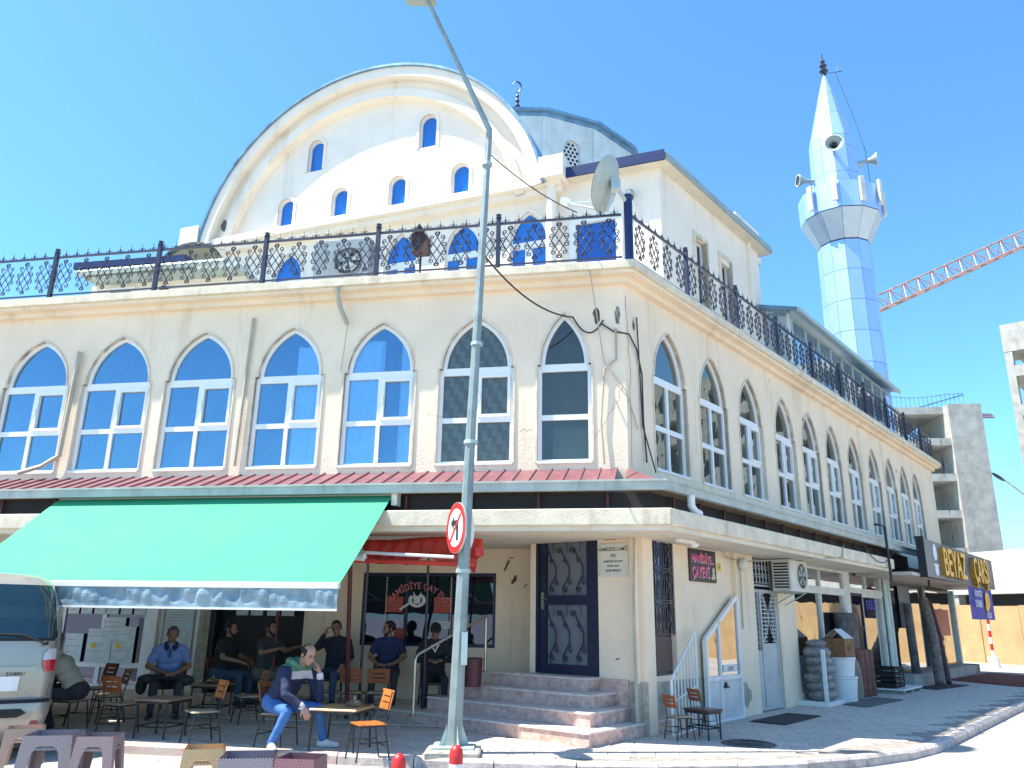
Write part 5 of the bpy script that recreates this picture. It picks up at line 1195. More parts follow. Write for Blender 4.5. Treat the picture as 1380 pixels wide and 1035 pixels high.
# ---- green awning
T = np.array([-1.82,12.49,3.44]); 
aw = thing('green_awning', 'large mint green fabric awning over the tea house pavement', 'awning', F, (-7, -2, 2.0))
xR, xL, y0, y1 = -3.63, -9.55, -0.74, -2.60
mb = MB(F); nx, ny = 24, 6
for i in range(nx):
    for j in range(ny):
        def p(i, j):
            t = j/ny; x = xL+(xR-xL)*i/nx; sag = -0.03*math.sin(math.pi*t)*t*(0.6+0.4*math.cos(i*math.pi*2/nx*3)); return (x, y0+(y1-y0)*t, 3.46+(2.03-3.46)*t+sag)
        mb.add([p(i,j),p(i+1,j),p(i+1,j+1),p(i,j+1)], [(0,3,2,1)])
M['green2'] = M['green']; t_ = M['green'].node_tree
mb.build('canvas', M['green'], aw, smooth=True)
for k in range(1, 5):
    xs_ = xL+(xR-xL)*k/5; mb = MB(F); mb.tube([(xs_, y0+(y1-y0)*t, 3.46+(2.03-3.46)*t-0.03*math.sin(math.pi*t)*t*(0.6+0.4*math.cos(2.4*math.pi*k*3/5))+0.006) for t in np.linspace(0.02,0.98,9)], 0.007, 4); pass
mb = MB(F); mb.box(xL, xR, y1-0.05, y1+0.03, 1.96, 2.04); mb.build('front_bar', M['white'], aw, bevel=0.008)
mb = MB(F); mb.tube([(xL,y0+0.02,3.42),(xR+0.05,y0+0.02,3.42)], 0.055, 10); mb.build('roller', M['white'], aw, smooth=True)
mb = MB(F)
for x in (xL+0.6, -6.5, xR-0.3): mb.tube([(x,y0,3.2),(x-0.5,(y0+y1)/2,2.45),(x-0.05,y1+0.05,1.97)], 0.022, 6)
mb.cur = 0; mb.build('folding_arm', M['white'], aw); mb = MB(F); mb.box(xR, xR+0.09, y0-0.07, y0+0.12, 3.28, 3.5); mb.build('roller_bracket', M['white'], aw)
# crinkled clear valance
def valance_mat():
    m, t, b = nt('crinkled_clear_plastic'); N = t.nodes; L = t.links
    tc = N.new('ShaderNodeTexCoord'); n1 = N.new('ShaderNodeTexNoise'); n1.inputs['Scale'].default_value = 3; n1.inputs['Detail'].default_value = 4; n1.inputs['Distortion'].default_value = 0.6; L.new(tc.outputs['Object'], n1.inputs['Vector'])
    cr = N.new('ShaderNodeValToRGB'); cr.color_ramp.elements[0].color = (0.13,0.20,0.25,1); cr.color_ramp.elements[1].color = (0.26,0.36,0.40,1); cr.color_ramp.elements[0].position = 0.35; cr.color_ramp.elements[1].position = 0.65; L.new(n1.outputs['Fac'], cr.inputs['Fac']); L.new(cr.outputs[0], b.inputs['Base Color'])
    setin(b, 'Roughness', 0.42); bp = N.new('ShaderNodeBump'); bp.inputs['Strength'].default_value = 0.12; bp.inputs['Distance'].default_value = 0.03; L.new(n1.outputs['Fac'], bp.inputs['Height']); L.new(bp.outputs[0], b.inputs['Normal'])
    return m
mb = MB(F); nx, nz = 150, 6; rv = random.Random(2)
ph = [rv.uniform(0, 6) for _ in range(8)]
def vp_(i, j):
    x = xL+(xR-xL)*i/nx; u = j/nz; a = 0.5+0.5*math.sin(x*1.9+ph[0])
    y = y1-0.03 + (0.022*math.sin(x*23+u*1.5*math.sin(x*2)+ph[1])*a + 0.008*math.sin(x*41+u*2+ph[2])+0.02*math.sin(x*7-u*3+ph[3]))*math.sin(math.pi*min(1,u+0.15)); return (x, y, 1.96-0.26*u)
for i in range(nx):
    for j in range(nz): mb.add([vp_(i,j),vp_(i+1,j),vp_(i+1,j+1),vp_(i,j+1)], [(0,3,2,1)])
mb.build('clear_valance', valance_mat(), aw, smooth=True)
mb = MB(F); mb.box(xL, xR, y1-0.045, y1-0.02, 1.685, 1.71); mb.build('valance_bar', M['white'], aw)
# ---- folded red awning
ra = thing('red_awning', 'folded bright red awning with bunched fabric under the canopy slab', 'awning', F, (-3, -0.3, 2.8))
mb = MB(F); nx, nv = 40, 10; rv = random.Random(4)
X0, X1 = -4.3, -2.25
for i in range(nx):
    for j in range(nv):
        def q(i, j):
            x = X0+(X1-X0)*i/nx; u = j/nv; drop = 0.42+0.05*math.sin(x*5)+0.03*math.sin(x*13)
            y = -0.38-0.50*u+0.05*math.sin(u*9+x*3)+0.02*math.sin(x*31+u*5); z = 2.82-drop*u+0.06*math.sin(u*7+x*1.7)-(x-X0)*0.03; return (x, y, z)
        mb.add([q(i,j),q(i+1,j),q(i+1,j+1),q(i,j+1)], [(0,3,2,1)])
mb.build('bunched_canvas', M['redcloth'], ra, smooth=True)
mb = MB(F); mb.tube([(X0,-0.90,2.44),(X1,-0.92,2.38)], 0.035, 8); mb.build('front_bar', M['redcloth'], ra, smooth=True)
mb = MB(F); mb.tube([(X0+0.1,-0.4,2.7),(X0+0.25,-0.88,2.56),(X0+0.9,-0.98,2.52),(X1-0.3,-0.98,2.48)], 0.025, 8); mb.build('folded_arm', M['white'], ra, smooth=True); mb = MB(F); mb.tube([(X0+0.1,-0.88,2.48),(X0+0.35,-0.94,2.48)], 0.06, 8); mb.build('arm_joint', M['white'], ra, smooth=True)
mb = MB(F); mb.box(X1+0.02, X1+0.12, -0.95,-0.87, 2.50, 2.62); mb.build('end_cap', M['red'], ra)
pst = thing('steel_post', 'thin dark red steel post leaning left below the folded red awning', 'post', F, (-4.5, -0.2, 0))
mb = MB(F); mb.tube([(-4.62,0.45,0.04),(-4.42,-0.35,2.6)], 0.035, 6); mb.build('tube', M['redpost'], pst)
pst2 = thing('steel_post', 'thin blue black steel post beside the leaning red post', 'post', F, (-4.4, 0.9, 0))
mb = MB(F); mb.tube([(-4.52,0.7,0.05),(-4.36,0.3,2.88)], 0.022, 6); mb.build('tube', M['iron'], pst2)
pst3 = thing('steel_post', 'thin black steel post standing before the middle of the tea house window', 'post', F, (-3.35, 0.9, 0))
mb = MB(F); mb.tube([(-3.48,0.9,0.07),(-3.38,0.5,2.88)], 0.022, 6); mb.build('tube', M['iron'], pst3)
pst4 = thing('steel_post', 'dark red steel post behind the green awning and the seated men', 'post', F, (-6.6, 1.3, 0))
mb = MB(F); mb.tube([(-6.45,1.4,0.1),(-6.4,1.3,2.88)], 0.03, 6); mb.build('tube', M['redpost'], pst4)
# ---- waste bin on the landing
bn_ = thing('waste_bin', 'small dark red round bin on the landing behind the lamp pole', 'bin', WF, (-0.55, 13.35, 0.58))
mb = MB(WF); mb.lathe((-0.55,13.35,0.58), [(0.13,0),(0.15,0.42),(0.16,0.43),(0.145,0.43),(0.13,0.05)], 16, caps=False); mb.build('bucket', M['redpost'], bn_, smooth=True)
# ---- right pavement goods
def goods():
    # glossy refuse-like stacked sacks in a frame
    fr = RR
    st = thing('sack_stack', 'stack of grey plastic sacks leaning in a white frame by the shop window', 'sacks', fr, (6.9, -0.35, 0))
    mb = MB(fr); mb.box(6.45,7.5,-0.62,-0.02,0.0,0.09); mb.box(6.45,6.50,-0.62,-0.55,0.09,1.1); mb.build('pallet_frame', M['white'], st)
    gs = pm('grey_sack', (0.30,0.30,0.29), 0.4, var=0.25, vs=8, bump=0.3, bs=12)
    for i in range(6):
        mb = MB(fr); z = 0.2+i*0.165; mb.ell((6.95+0.03*(i%2), -0.32+0.03*(i%3-1), z), (0.46-0.015*i+0.03*(i%2), 0.27, 0.15), 16, 8); mb.build('sack', gs, st, smooth=True)
    mb = MB(fr); mb.ell((6.95,-0.3,1.2),(0.3,0.2,0.09)); mb.build('sack', gs, st, smooth=True)
    b1 = thing('plastic_bucket', 'lower white plastic bucket under the carton', 'bucket', fr, (7.95, -0.45, 0), group='white buckets')
    mb = MB(fr); mb.lathe((7.95,-0.45,0), [(0.27,0),(0.31,0.47),(0.33,0.48),(0.33,0.52),(0.3,0.52)], 20); mb.build('tub', M['white'], b1, smooth=True)
    b2 = thing('plastic_bucket', 'upper white plastic bucket carrying the brown carton', 'bucket', fr, (7.95, -0.45, 0.52), group='white buckets')
    mb = MB(fr); mb.lathe((7.95,-0.45,0.525), [(0.26,0),(0.30,0.34),(0.32,0.35),(0.32,0.39),(0.29,0.39)], 20); mb.build('tub', M['white'], b2, smooth=True)
    cb = thing('cardboard_box', 'open brown printed carton on top of the white buckets', 'carton', fr, (7.95, -0.45, 0.92))
    brn = pm('carton_brown', (0.30,0.15,0.06), 0.8, var=0.2, vs=6); mb = MB(fr); mb.box(7.62,8.28,-0.68,-0.22,0.92,1.3); mb.build('carton', brn, cb)
    mb = MB(fr); mb.add([(7.62,-0.68,1.3),(8.28,-0.68,1.3),(8.2,-0.45,1.5),(7.7,-0.45,1.5)], [(0,1,2,3)]); mb.add([(7.62,-0.22,1.3),(8.28,-0.22,1.3),(8.2,-0.42,1.48),(7.7,-0.42,1.48)], [(0,3,2,1)]); mb.build('flap', M['white'], cb); text('ÇAY', 0.14, M['black'], fr, 7.9, -0.683, 1.05, cb, ext=0.001)
    for i, (x, y, w, h, c, lb) in enumerate([(8.55,-0.45,0.24,0.92,(0.30,0.27,0.20),'beige round topped sack right of the buckets'),(8.95,-0.42,0.16,0.78,(0.42,0.47,0.45),'pale grey green upright sack between the beige sack and the red rolls')]):
        s = thing('upright_sack', lb, 'sack', fr, (x, y, 0)); mb = MB(fr); mb.lathe((x,y,0), [(w*0.9,0),(w,0.1),(w*0.97,h*0.6),(w*0.85,h*0.85),(w*0.4,h),(0.0,h+0.02)], 12); mb.build('bag', pm('sack_cloth%d'%i, c, 0.8, var=0.2, bump=0.3, bs=15), s, smooth=True)
    rc = pm('maroon_roll', (0.22,0.09,0.07), 0.75, var=0.25, vs=8, bump=0.3); 
    for i, x in enumerate((9.25, 9.62, 9.98)):
        s = thing('upright_roll', ['left upright dark red roll beside the pale sack','middle upright dark red roll of the three','right upright dark red roll beside the crate'][i], 'roll', fr, (x, -0.4, 0), group='upright dark red rolls')
        mb = MB(fr); mb.lathe((x,-0.4,0), [(0.155,0),(0.165,0.02),(0.16,0.98),(0.15,1.02)], 14); mb.build('roll', rc, s, smooth=True); mb = MB(fr); mb.lathe((x,-0.4,1.02), [(0.15,0),(0.10,0.012),(0.05,-0.03)], 12); mb.build('roll_end', M['wood2'], s)
    for i, (x, w, c) in enumerate(((9.35,0.40,(0.09,0.09,0.10)),(9.95,0.36,(0.17,0.14,0.12)))):
        s = thing('paper_sack', ['tall black open sack behind the red rolls','tall brown open paper sack behind the red rolls'][i], 'sack', fr, (x, -0.12, 0))
        mb = MB(fr); n = 16; vs = []; prof = [(0.75,0),(0.9,0.4),(1.0,0.9),(0.92,1.3),(1.08,1.75),(1.02,1.86)]
        for k, (r_, z) in enumerate(prof):
            for j in range(n): a = 2*math.pi*j/n; e = 1+0.12*math.sin(3*a+k*1.3+i); vs.append((x+w*0.62*r_*math.cos(a)*e, 0.0-0.12+0.17*r_*math.sin(a)*e, z))
        mb.add(vs, [(k*n+j,k*n+(j+1)%n,(k+1)*n+(j+1)%n,(k+1)*n+j) for k in range(len(prof)-1) for j in range(n)]); mb.build('bag', pm('open_sack%d'%i, c, 0.7, var=0.3, vs=5, bump=0.4, bs=9), s, smooth=True)
    cr = thing('plastic_crate', 'black slatted plastic crate on the low pallet', 'crate', fr, (11.3, -0.45, 0.12))
    mb = MB(fr)
    for z in (0.16,0.28,0.40,0.52): mb.box(10.95,11.75,-0.75,-0.73,z,z+0.07); mb.box(10.95,11.75,-0.22,-0.20,z,z+0.07); mb.box(10.94,10.96,-0.75,-0.2,z,z+0.07); mb.box(11.74,11.76,-0.75,-0.2,z,z+0.07)
    for x in (10.95,11.33,11.72): mb.box(x,x+0.04,-0.76,-0.74,0.13,0.6); mb.box(x,x+0.04,-0.21,-0.19,0.13,0.6)
    mb.box(10.95,11.75,-0.75,-0.2,0.12,0.15); mb.build('slatted_shell', M['rubber'], cr)
    pt = thing('pallet', 'low white pallet on the pavement carrying the black crate', 'pallet', fr, (11.6, -0.5, 0))
    mb = MB(fr); mb.box(10.85,12.6,-0.95,-0.1,0.08,0.115); mb.build('deck', M['white'], pt)
    mb = MB(fr)
    for x in (10.95,11.7,12.4): mb.box(x,x+0.12,-0.93,-0.12,0.0,0.08)
    mb.build('block', M['conc2'], pt)
    for i, (xa, xb, r_, c, lb) in enumerate([(14.6,16.5,0.14,(0.30,0.24,0.20),'thick grey brown carpet roll leaning against the glass shop'),(15.5,17.1,0.10,(0.14,0.07,0.07),'thin dark maroon carpet roll leaning beside the thick roll')]):
        s = thing('carpet_roll', lb, 'carpet roll', fr, (xa, -0.7, 0), group='carpet rolls leaning on the glass'); mb = MB(fr); P = [(xa,-0.95,0.02),(xb+0.3*(xa-xb),-0.62,1.3),(xb,-0.35,2.35)]; mb.tube(P, r_, 14); mb.build('roll', pm('carpet%d'%i, c, 0.9, var=0.3, vs=9, bump=0.4), s, smooth=True)
    s = thing('carpet_roll', 'grey carpet roll standing upright inside the shop corner behind the leaning rolls', 'carpet roll', fr, (15.1,-0.3,0.27), group='carpet rolls leaning on the glass'); mb = MB(fr); mb.tube([(15.1,-0.25,0.28),(15.1,-0.22,2.2)], 0.12, 12); mb.build('roll', pm('carpet_grey', (0.16,0.16,0.16), 0.9, var=0.3), s, smooth=True)
    dm = pm('dark_mat', (0.045,0.045,0.05), 0.9, var=0.2, bump=0.4, bs=60); rm = pm('red_carpet', (0.22,0.035,0.02), 0.95, var=0.25, vs=8, bump=0.4, bs=60)
    def mat_(P, m, lb, nm='door_mat', cat='mat'):
        o = MB(WF).slab([fr.pt((x,y,0))[:2] for x,y in P], 0.004, 0.02).build(nm, m); put(o, '', lb, cat)
    mat_([(3.0,-1.05),(4.7,-1.05),(4.7,-0.45),(3.0,-0.45)], dm, 'dark rubber mat before the white framed kiosk door')
    mat_([(7.0,-1.2),(9.3,-1.3),(9.4,-0.68),(7.2,-0.65)], pm('cardboard_mat',(0.16,0.15,0.14),0.9), 'flattened dark cardboard under the sacks and buckets', 'cardboard_sheet', 'cardboard')
    mat_([(13.0,-1.2),(15.4,-1.5),(15.5,-0.9),(13.2,-0.6)], dm, 'dark mat before the leaning carpet rolls')
    mat_([(15.9,-2.9),(21.4,-3.1),(22.6,-0.8),(17.4,-0.6)], rm, 'dark red carpet laid on the pavement before the glass shop', 'red_carpet', 'carpet')
    mh = thing('manhole_cover', 'round cast iron manhole cover in the shaded side pavement', 'manhole cover', WF, (3.37,11.95,0)); mb = MB(WF); mb.lathe((3.37,11.95,0.003), [(0.0,0.012),(0.30,0.012),(0.31,0.012),(0.36,0.008),(0.38,0.0)], 24, caps=False); mb.build('lid', pm('cast_iron', (0.16,0.14,0.13), 0.7, var=0.3, vs=30, bump=0.6, bs=60), mh)
    mb = MB(WF)
    for r_ in (0.1,0.2,0.28): mb.tube([(3.37+r_*math.cos(a),11.95+r_*math.sin(a),0.016) for a in np.linspace(0,2*math.pi,25)], 0.006, 4, caps=False)
    mb.build('raised_ring', M['blacksteel'], mh)
goods()
# ---- background right: hoarding, concrete frames, crane, lamp, house
hd = thing('site_hoarding', 'orange brown plywood hoarding round the building site across the street', 'fence', WF, (22, 40, 0))
h0 = Vector((20.6, 45.5)); hdir = Vector((0.335, -0.942)); n = 24
fh = Fr(h0.x, h0.y, math.atan2(hdir.y, hdir.x))
for i in range(n):
    mb = MB(fh); a = i*2.1; mb.box(a+0.015, a+2.085, -0.02+0.015*(i%2), 0.02+0.015*(i%2), -0.12, 2.50+0.03*((i*7)%3-1)); mb.build('plywood_panel', M['ply'], hd)
mb = MB(fh)
for i in range(n+1): mb.box(i*2.1-0.05, i*2.1+0.05, 0.05, 0.15, -0.12, 2.4)
mb.build('post', M['wood2'], hd)
ww = thing('site_building', 'long low white concrete building with a dark open storey behind the hoarding', 'building', fh, (20, 5, 0))
mb = MB(fh); mb.box(-4, 50, 3.0, 14, 3.15, 5.3); mb.build('upper_wall', pm('pale_concrete', (0.60,0.60,0.55), 0.9, var=0.08, stain=0.4, ss=0.4), ww)
mb = MB(fh); mb.box(-4, 50, 4.0, 13, -0.1, 3.15); mb.build('storey_shade', M['dark'], ww)  # solid near-black box: shade of the open storey put into the colour
for i in range(9): mb = MB(fh); mb.box(2+i*5.2, 2.5+i*5.2, 3.1, 3.6, -0.1, 3.15); mb.build('pier', M['conc'], ww)
mb = MB(fh)
for i in range(6): mb.box(6+i*7, 8.4+i*7, 2.9, 3.0, 6.2, 7.5)
# concrete frame building
cf = thing('concrete_frame_building', 'grey unfinished concrete building with open storeys behind the sign', 'building', WF, (33, 62, 0))
fl_z = [4.2, 6.9, 9.6, 12.3, 15.0, 17.6]
fr = Fr(27.0, 60.0, R(-6))
for i, z in enumerate(fl_z):
    mb = MB(fr); mb.box(-0.5 + (0.4 if i == 5 else 0), 6.2, -1.5 if i < 5 else -0.8, 9, z-0.55, z); mb.build('floor_slab', M['conc'], cf)
for z0, z1 in zip([0]+fl_z, [4.2-0.55]+[z-0.55 for z in fl_z[1:]]):
    mb = MB(fr); mb.box(6.2, 8.6, -1.7, 4, z0+0.004, z1+0.545); mb.build('shear_wall', M['conc'], cf)
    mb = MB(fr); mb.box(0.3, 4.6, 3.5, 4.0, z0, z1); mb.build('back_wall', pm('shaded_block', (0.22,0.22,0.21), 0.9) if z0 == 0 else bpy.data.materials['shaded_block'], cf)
    for x in (0.0, 2.3): mb = MB(fr); mb.box(x, x+0.5, -1.0, -0.5, z0, z1); mb.build('column', M['conc'], cf)
mb = MB(fr)
for i in range(28):
    x = -1.0+i*0.33; mb.tube([(x,-0.6,17.6),(x,-0.6,18.6+0.15*math.sin(i*0.3))], 0.025, 4)
mb.tube([(-1.0+i*0.33,-0.6,18.55+0.15*math.sin(i*0.3)) for i in range(28)], 0.03, 4)
for z in (18.0, 18.3): mb.tube([(4.5,-0.6,17.6),(7.9,-0.6,18.6)], 0.04, 4)
mb.build('roof_guard_rail', M['metalblue'], cf)
mb = MB(fr)
for k in range(3): mb.box(8.6, 9.7, -1.2+0.2*k, -1.1+0.2*k, 16.6+0.18*k, 16.68+0.18*k)
mb.build('scaffold_plank', M['wood2'], cf)
nt_ = thing('torn_netting', 'strip of torn pink and grey netting hanging at the end of the terrace', 'netting', RR, (22.1, -0.3, 4))
mb = MB(RR); rv = random.Random(8); prev = None
for i in range(22):
    z = 8.6-i*0.28; a = 22.1+rv.uniform(-0.1,0.1); cur = ((a,-0.4+rv.uniform(-.05,.05),z),(a+0.3+rv.uniform(-.15,.15),-0.35+rv.uniform(-.05,.05),z))
    if prev: mb.quad(prev[0],prev[1],cur[1],cur[0])
    prev = cur
mb.build('net', pm('pink_net', (0.30,0.16,0.20), 0.9, var=0.4, vs=6), nt_)
c2 = thing('concrete_frame_building', 'tall raw concrete building cut by the right edge of the picture', 'building', WF, (42, 60, 0))
fr = Fr(39.5, 60.0, R(-44))
for i, z in enumerate([2,5.2,8.4,11.6,14.8,18.2,21.4,24.3]):
    mb = MB(fr); mb.box(0.0, 40, 0, 10, z-0.9 if i else z-2, z); mb.build('floor_slab', M['conc'], c2)
    if z < 24:
        zn = [2,5.2,8.4,11.6,14.8,18.2,21.4,24.3][i+1]
        for x in (0.0, 3.2, 7, 12, 17, 22, 27, 32, 37): mb = MB(fr); mb.box(x+0.003, x+0.55, 0.003, 0.6, z, zn-0.9); mb.build('column', M['conc'], c2)
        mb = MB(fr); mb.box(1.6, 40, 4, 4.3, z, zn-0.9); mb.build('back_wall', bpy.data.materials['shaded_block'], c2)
mb = MB(fr); mb.box(-0.02, 2.6, -0.02, 3, 22.6, 24.9); mb.build('parapet', M['conc'], c2)
# crane jib
cj = thing('crane_jib', 'red lattice jib of a tower crane rising to the right edge', 'crane', WF, (34, 70, 30))
P0, P1 = Vector((33.0,70,29.2)), Vector((56.0,70,40.0))
cm = pm('crane_red', (0.52,0.27,0.19), 0.5, var=0.25)
def chord(off, r): mb = MB(WF); mb.tube([tuple(P0+off), tuple(P1+off)], r, 6); mb.build('chord', cm, cj)
o1, o2, o3 = Vector((0,-0.6,0)), Vector((0,0.6,0)), Vector((-0.55,0,1.35))
for o in (o1, o2, o3): chord(o, 0.09)
nb = 16
for i in range(nb):
    a, b, m_ = P0.lerp(P1, i/nb), P0.lerp(P1, (i+1)/nb), P0.lerp(P1, (i+0.5)/nb); mb = MB(WF)
    for o in (o1, o2): mb.tube([tuple(a+o), tuple(m_+o3)], 0.05, 4); mb.tube([tuple(m_+o3), tuple(b+o)], 0.05, 4)
    mb.tube([tuple(a+o1), tuple(b+o2)], 0.04, 4); mb.build('lattice_bay', cm, cj)
# mast
mb = MB(WF); 
for dx in (-0.7,0.7):
    for dy in (-0.7,0.7): mb.tube([(56.6+dx,70+dy,0),(56.6+dx,70+dy,41)], 0.1, 4)
for i in range(30): mb.tube([(55.9,69.3,i*1.35),(57.3,69.3,(i+1)*1.35)], 0.06, 4); mb.tube([(57.3,70.7,i*1.35),(55.9,70.7,(i+1)*1.35)], 0.06, 4)
mb.build('mast', cm, cj)
# far street lamp, bollard, house
fl2 = thing('street_lamp', 'curved street lamp head in front of the sky at the far right', 'street lamp', WF, (29.5, 44, 0))
mb = MB(WF); mb.tube([(31.0,44,-0.1),(30.9,44,4.5),(29.9,44,7.6),(28.3,44,9.0),(27.75,44,9.45)], 0.08, 8, rs=[.1,.08,.07,.06,.05]); mb.build('curved_pole', M['horn'], fl2, smooth=True); mb = MB(WF); mb.ell((27.45,44,9.6),(0.42,0.14,0.09), M=Matrix.Rotation(R(35), 3, 'Y')); mb.build('lamp_head', M['blacksteel'], fl2)
sb_ = thing('site_bollard', 'red and white striped warning post in a white base before the hoarding', 'bollard', WF, (21.2, 36.5, -0.12))
bx, by = 20.7, 35.5
for i in range(6): mb = MB(WF); mb.lathe((bx,by,-0.12), [(0.06,0.42+i*0.27),(0.06,0.69+i*0.27)], 12, caps=False); mb.build('band', M['red'] if i % 2 else M['white'], sb_)
mb = MB(WF); mb.lathe((bx,by,-0.12), [(0.24,0),(0.21,0.42),(0.06,0.42)], 14); mb.build('bucket_base', M['white'], sb_); mb = MB(WF); mb.lathe((bx,by,1.95), [(0.07,0),(0.10,0.1),(0.09,0.24),(0.02,0.28)], 12); mb.build('lamp', yel, sb_)
fh2 = thing('far_house', 'small far house with a red tiled roof above the white wall', 'house', WF, (56, 92, 0))
mb = MB(WF); mb.box(54.0, 61, 90, 98, 0, 8.0); mb.build('wall', M['wall2'], fh2); mb = MB(WF); mb.add([(53.4,89.4,8.0),(61.6,89.4,8.0),(61.6,98.6,8.0),(53.4,98.6,8.0),(57.5,94,10.0)], [(0,1,4),(1,2,4),(2,3,4),(3,0,4)]); mb.build('roof', pm('red_tiles', (0.40,0.11,0.08), 0.8, var=0.2), fh2)
for x in (54.6,55.8,57.0,58.4): 
    mb = MB(WF); mb.box(x,x+0.8,89.95,90.0,6.3,7.5); mb.build('window', M['gl_grey'], fh2)
fh3 = thing('far_house', 'pale far house with a blue grey balcony right of the red roofed one', 'house', WF, (62, 90, 0)); mb = MB(WF); mb.box(58.6,75,86,96,0,7.3); mb.build('wall', M['conc'], fh3); mb = MB(WF); mb.box(58.2,75,85.5,96.5,7.3,7.6); mb.build('roof', M['horn'], fh3)
for x in (59.5,61.5,63.5): mb = MB(WF); mb.box(x,x+1.2,85.95,86,5.2,6.9); mb.build('window', M['gl_grey'], fh3)
# ---- cables, pipes
def cable(pts, r, lbl, nm='cable', mat='cable', sag=0.0, n=14, cat='cable'):
    P = [Vector(p) for p in pts]; out = []
    for a, b in zip(P, P[1:]):
        for i in range(n): t = i/n; q = a.lerp(b, t); q.z -= sag*4*t*(1-t); out.append(tuple(q))
    out.append(tuple(P[-1])); mb = MB(WF); mb.tube(out, r, 5); o = mb.build(nm, M[mat]); put(o, '', lbl, cat); return o
def fp(x, y, z): return F.pt((x, y, z))
def rp(x, y, z): return RR.pt((x, y, z))
cable([(-0.53,10.8,6.95), fp(-0.85,-0.12,6.5), fp(-0.35,-0.05,6.45)], 0.015, 'thick black cable sagging from the lamp pole to the building corner', sag=0.25)
cable([(-0.44,10.8,8.6), fp(-0.75,-0.32,8.35)], 0.010, 'thin wire from the lamp pole bend to the terrace railing', sag=0.1)
cable([fp(-0.55,-0.3,7.3), fp(-0.35,-0.05,5.7), fp(0.0,-0.05,5.2), rp(0.25,-0.05,4.6)], 0.010, 'thin grey wire running down across the corner wall', mat='cablew')
cable([fp(-0.4,-0.04,6.4), fp(-0.2,-0.04,6.25), rp(0.05,-0.05,6.2), rp(0.3,-0.04,6.0), rp(0.45,-0.04,5.6), rp(0.45,-0.04,4.8), rp(0.5,-0.05,4.1)], 0.014, 'bundle of grey cables running down the side wall beside the corner', mat='cable')
cable([rp(0.35,-0.03,6.6), rp(0.40,-0.03,5.6), rp(0.42,-0.04,4.7), rp(0.7,-0.1,3.95)], 0.012, 'thin dark cable hanging beside the bundle on the side wall', mat='cable')
cable([fp(-0.15,-0.04,6.3), fp(-0.15,-0.04,5.75), fp(-0.35,-0.04,5.6), fp(-0.42,-0.04,4.7), fp(-0.38,-0.05,4.0)], 0.016, 'pale cable dropping between the last street window and the corner', mat='cablew')
cable([fp(-5.05,-0.33,7.25), fp(-5.0,-0.22,6.9), fp(-4.88,-0.12,6.6)], 0.045, 'short grey hose hanging under the cornice above the street windows', 'drain_hose', 'cablew', n=4, cat='hose')
cable([fp(-4.88,-0.1,6.6), fp(-4.97,-0.04,5.75)], 0.008, 'thin wire below the grey hose between two street windows', mat='cablew')
cable([fp(-6.75,-0.05,6.85), fp(-6.80,-0.05,4.1)], 0.03, 'straight grey conduit between the third and fourth street window from the left', 'conduit', 'cablew', n=2, cat='pipe')
cable([fp(-10.25,-0.08,6.35), fp(-10.3,-0.08,4.35), fp(-10.6,-0.12,4.15), fp(-10.9,-0.3,4.0)], 0.045, 'grey downpipe bent at its foot between the two leftmost street windows', 'downpipe', 'cablew', n=3, cat='pipe')
cable([rp(0.05,-0.04,2.85), rp(-0.02,-0.04,2.0), rp(0.0,-0.03,1.4), rp(0.02,-0.03,0.05)], 0.020, 'beige cable conduit down the ground floor corner', 'conduit', 'cablew', n=3, cat='pipe')
cable([rp(2.6,-0.3,2.82), rp(3.4,-0.05,2.75), rp(3.9,-0.12,2.72), rp(5.2,-0.9,2.83), rp(6.8,-1.07,2.95), rp(6.9,-1.07,3.2)], 0.012, 'thin cable looping from the black sign under the slab edge', mat='cablew', n=5)
cable([rp(8.5,-1.07,3.3), rp(10.5,-1.2,3.4)], 0.012, 'black cable sagging between the two brackets under the side windows', sag=0.35)
cable([rp(3.75,-0.12,2.6), rp(3.75,-0.10,1.5)], 0.012, 'thin cable down the pilaster right of the black sign', mat='cablew')
gp = thing('gutter_outlet', 'white bent plastic outlet under the corner of the gutter', 'pipe', WF, (2.4,11.3,3.3)); q = gpt(F,0.93,RR,0.93); q2 = RR.pt((0.25,-0.93,0)); mb = MB(WF); mb.tube([(q2[0],q2[1],3.46),(q2[0],q2[1],3.30),(q2[0]+0.06,q2[1]+0.06,3.23),(q2[0]+0.16,q2[1]+0.16,3.2)], 0.06, 10); mb.build('elbow', M['white'], gp, smooth=True)
for i, x in enumerate((10.2, 14.0)):
    t = thing('steel_bracket', ['dark steel bracket hanging over the side pavement, nearer the corner','dark steel bracket hanging over the side pavement, nearer the gold sign'][i], 'bracket', RR, (x,-1.1,3)); mb = MB(RR); mb.tube([(x-0.25,-0.95,3.95),(x,-1.1,3.92),(x,-1.12,2.6)], 0.035, 6); mb.build('bar', M['blacksteel'], t)
lt = thing('soffit_lamp', 'small white lamp fixed under the canopy slab at the corner', 'lamp', RR, (0.9,-0.5,2.8)); mb = MB(RR); mb.cbox(0.5,1.0,-0.6,-0.5,2.80,2.86,0.01); mb.ell((1.05,-0.55,2.8),(0.07,0.07,0.05)); mb.build('fitting', M['white'], lt)
jb = thing('junction_globe', 'round white junction lamp on the pilaster above the kiosk door', 'lamp', RR, (3.8,-0.15,2.7)); mb = MB(RR); mb.ell((3.8,-0.16,2.66),(0.11,0.09,0.12),14,10); mb.build('globe', M['antenna'], jb, smooth=True)
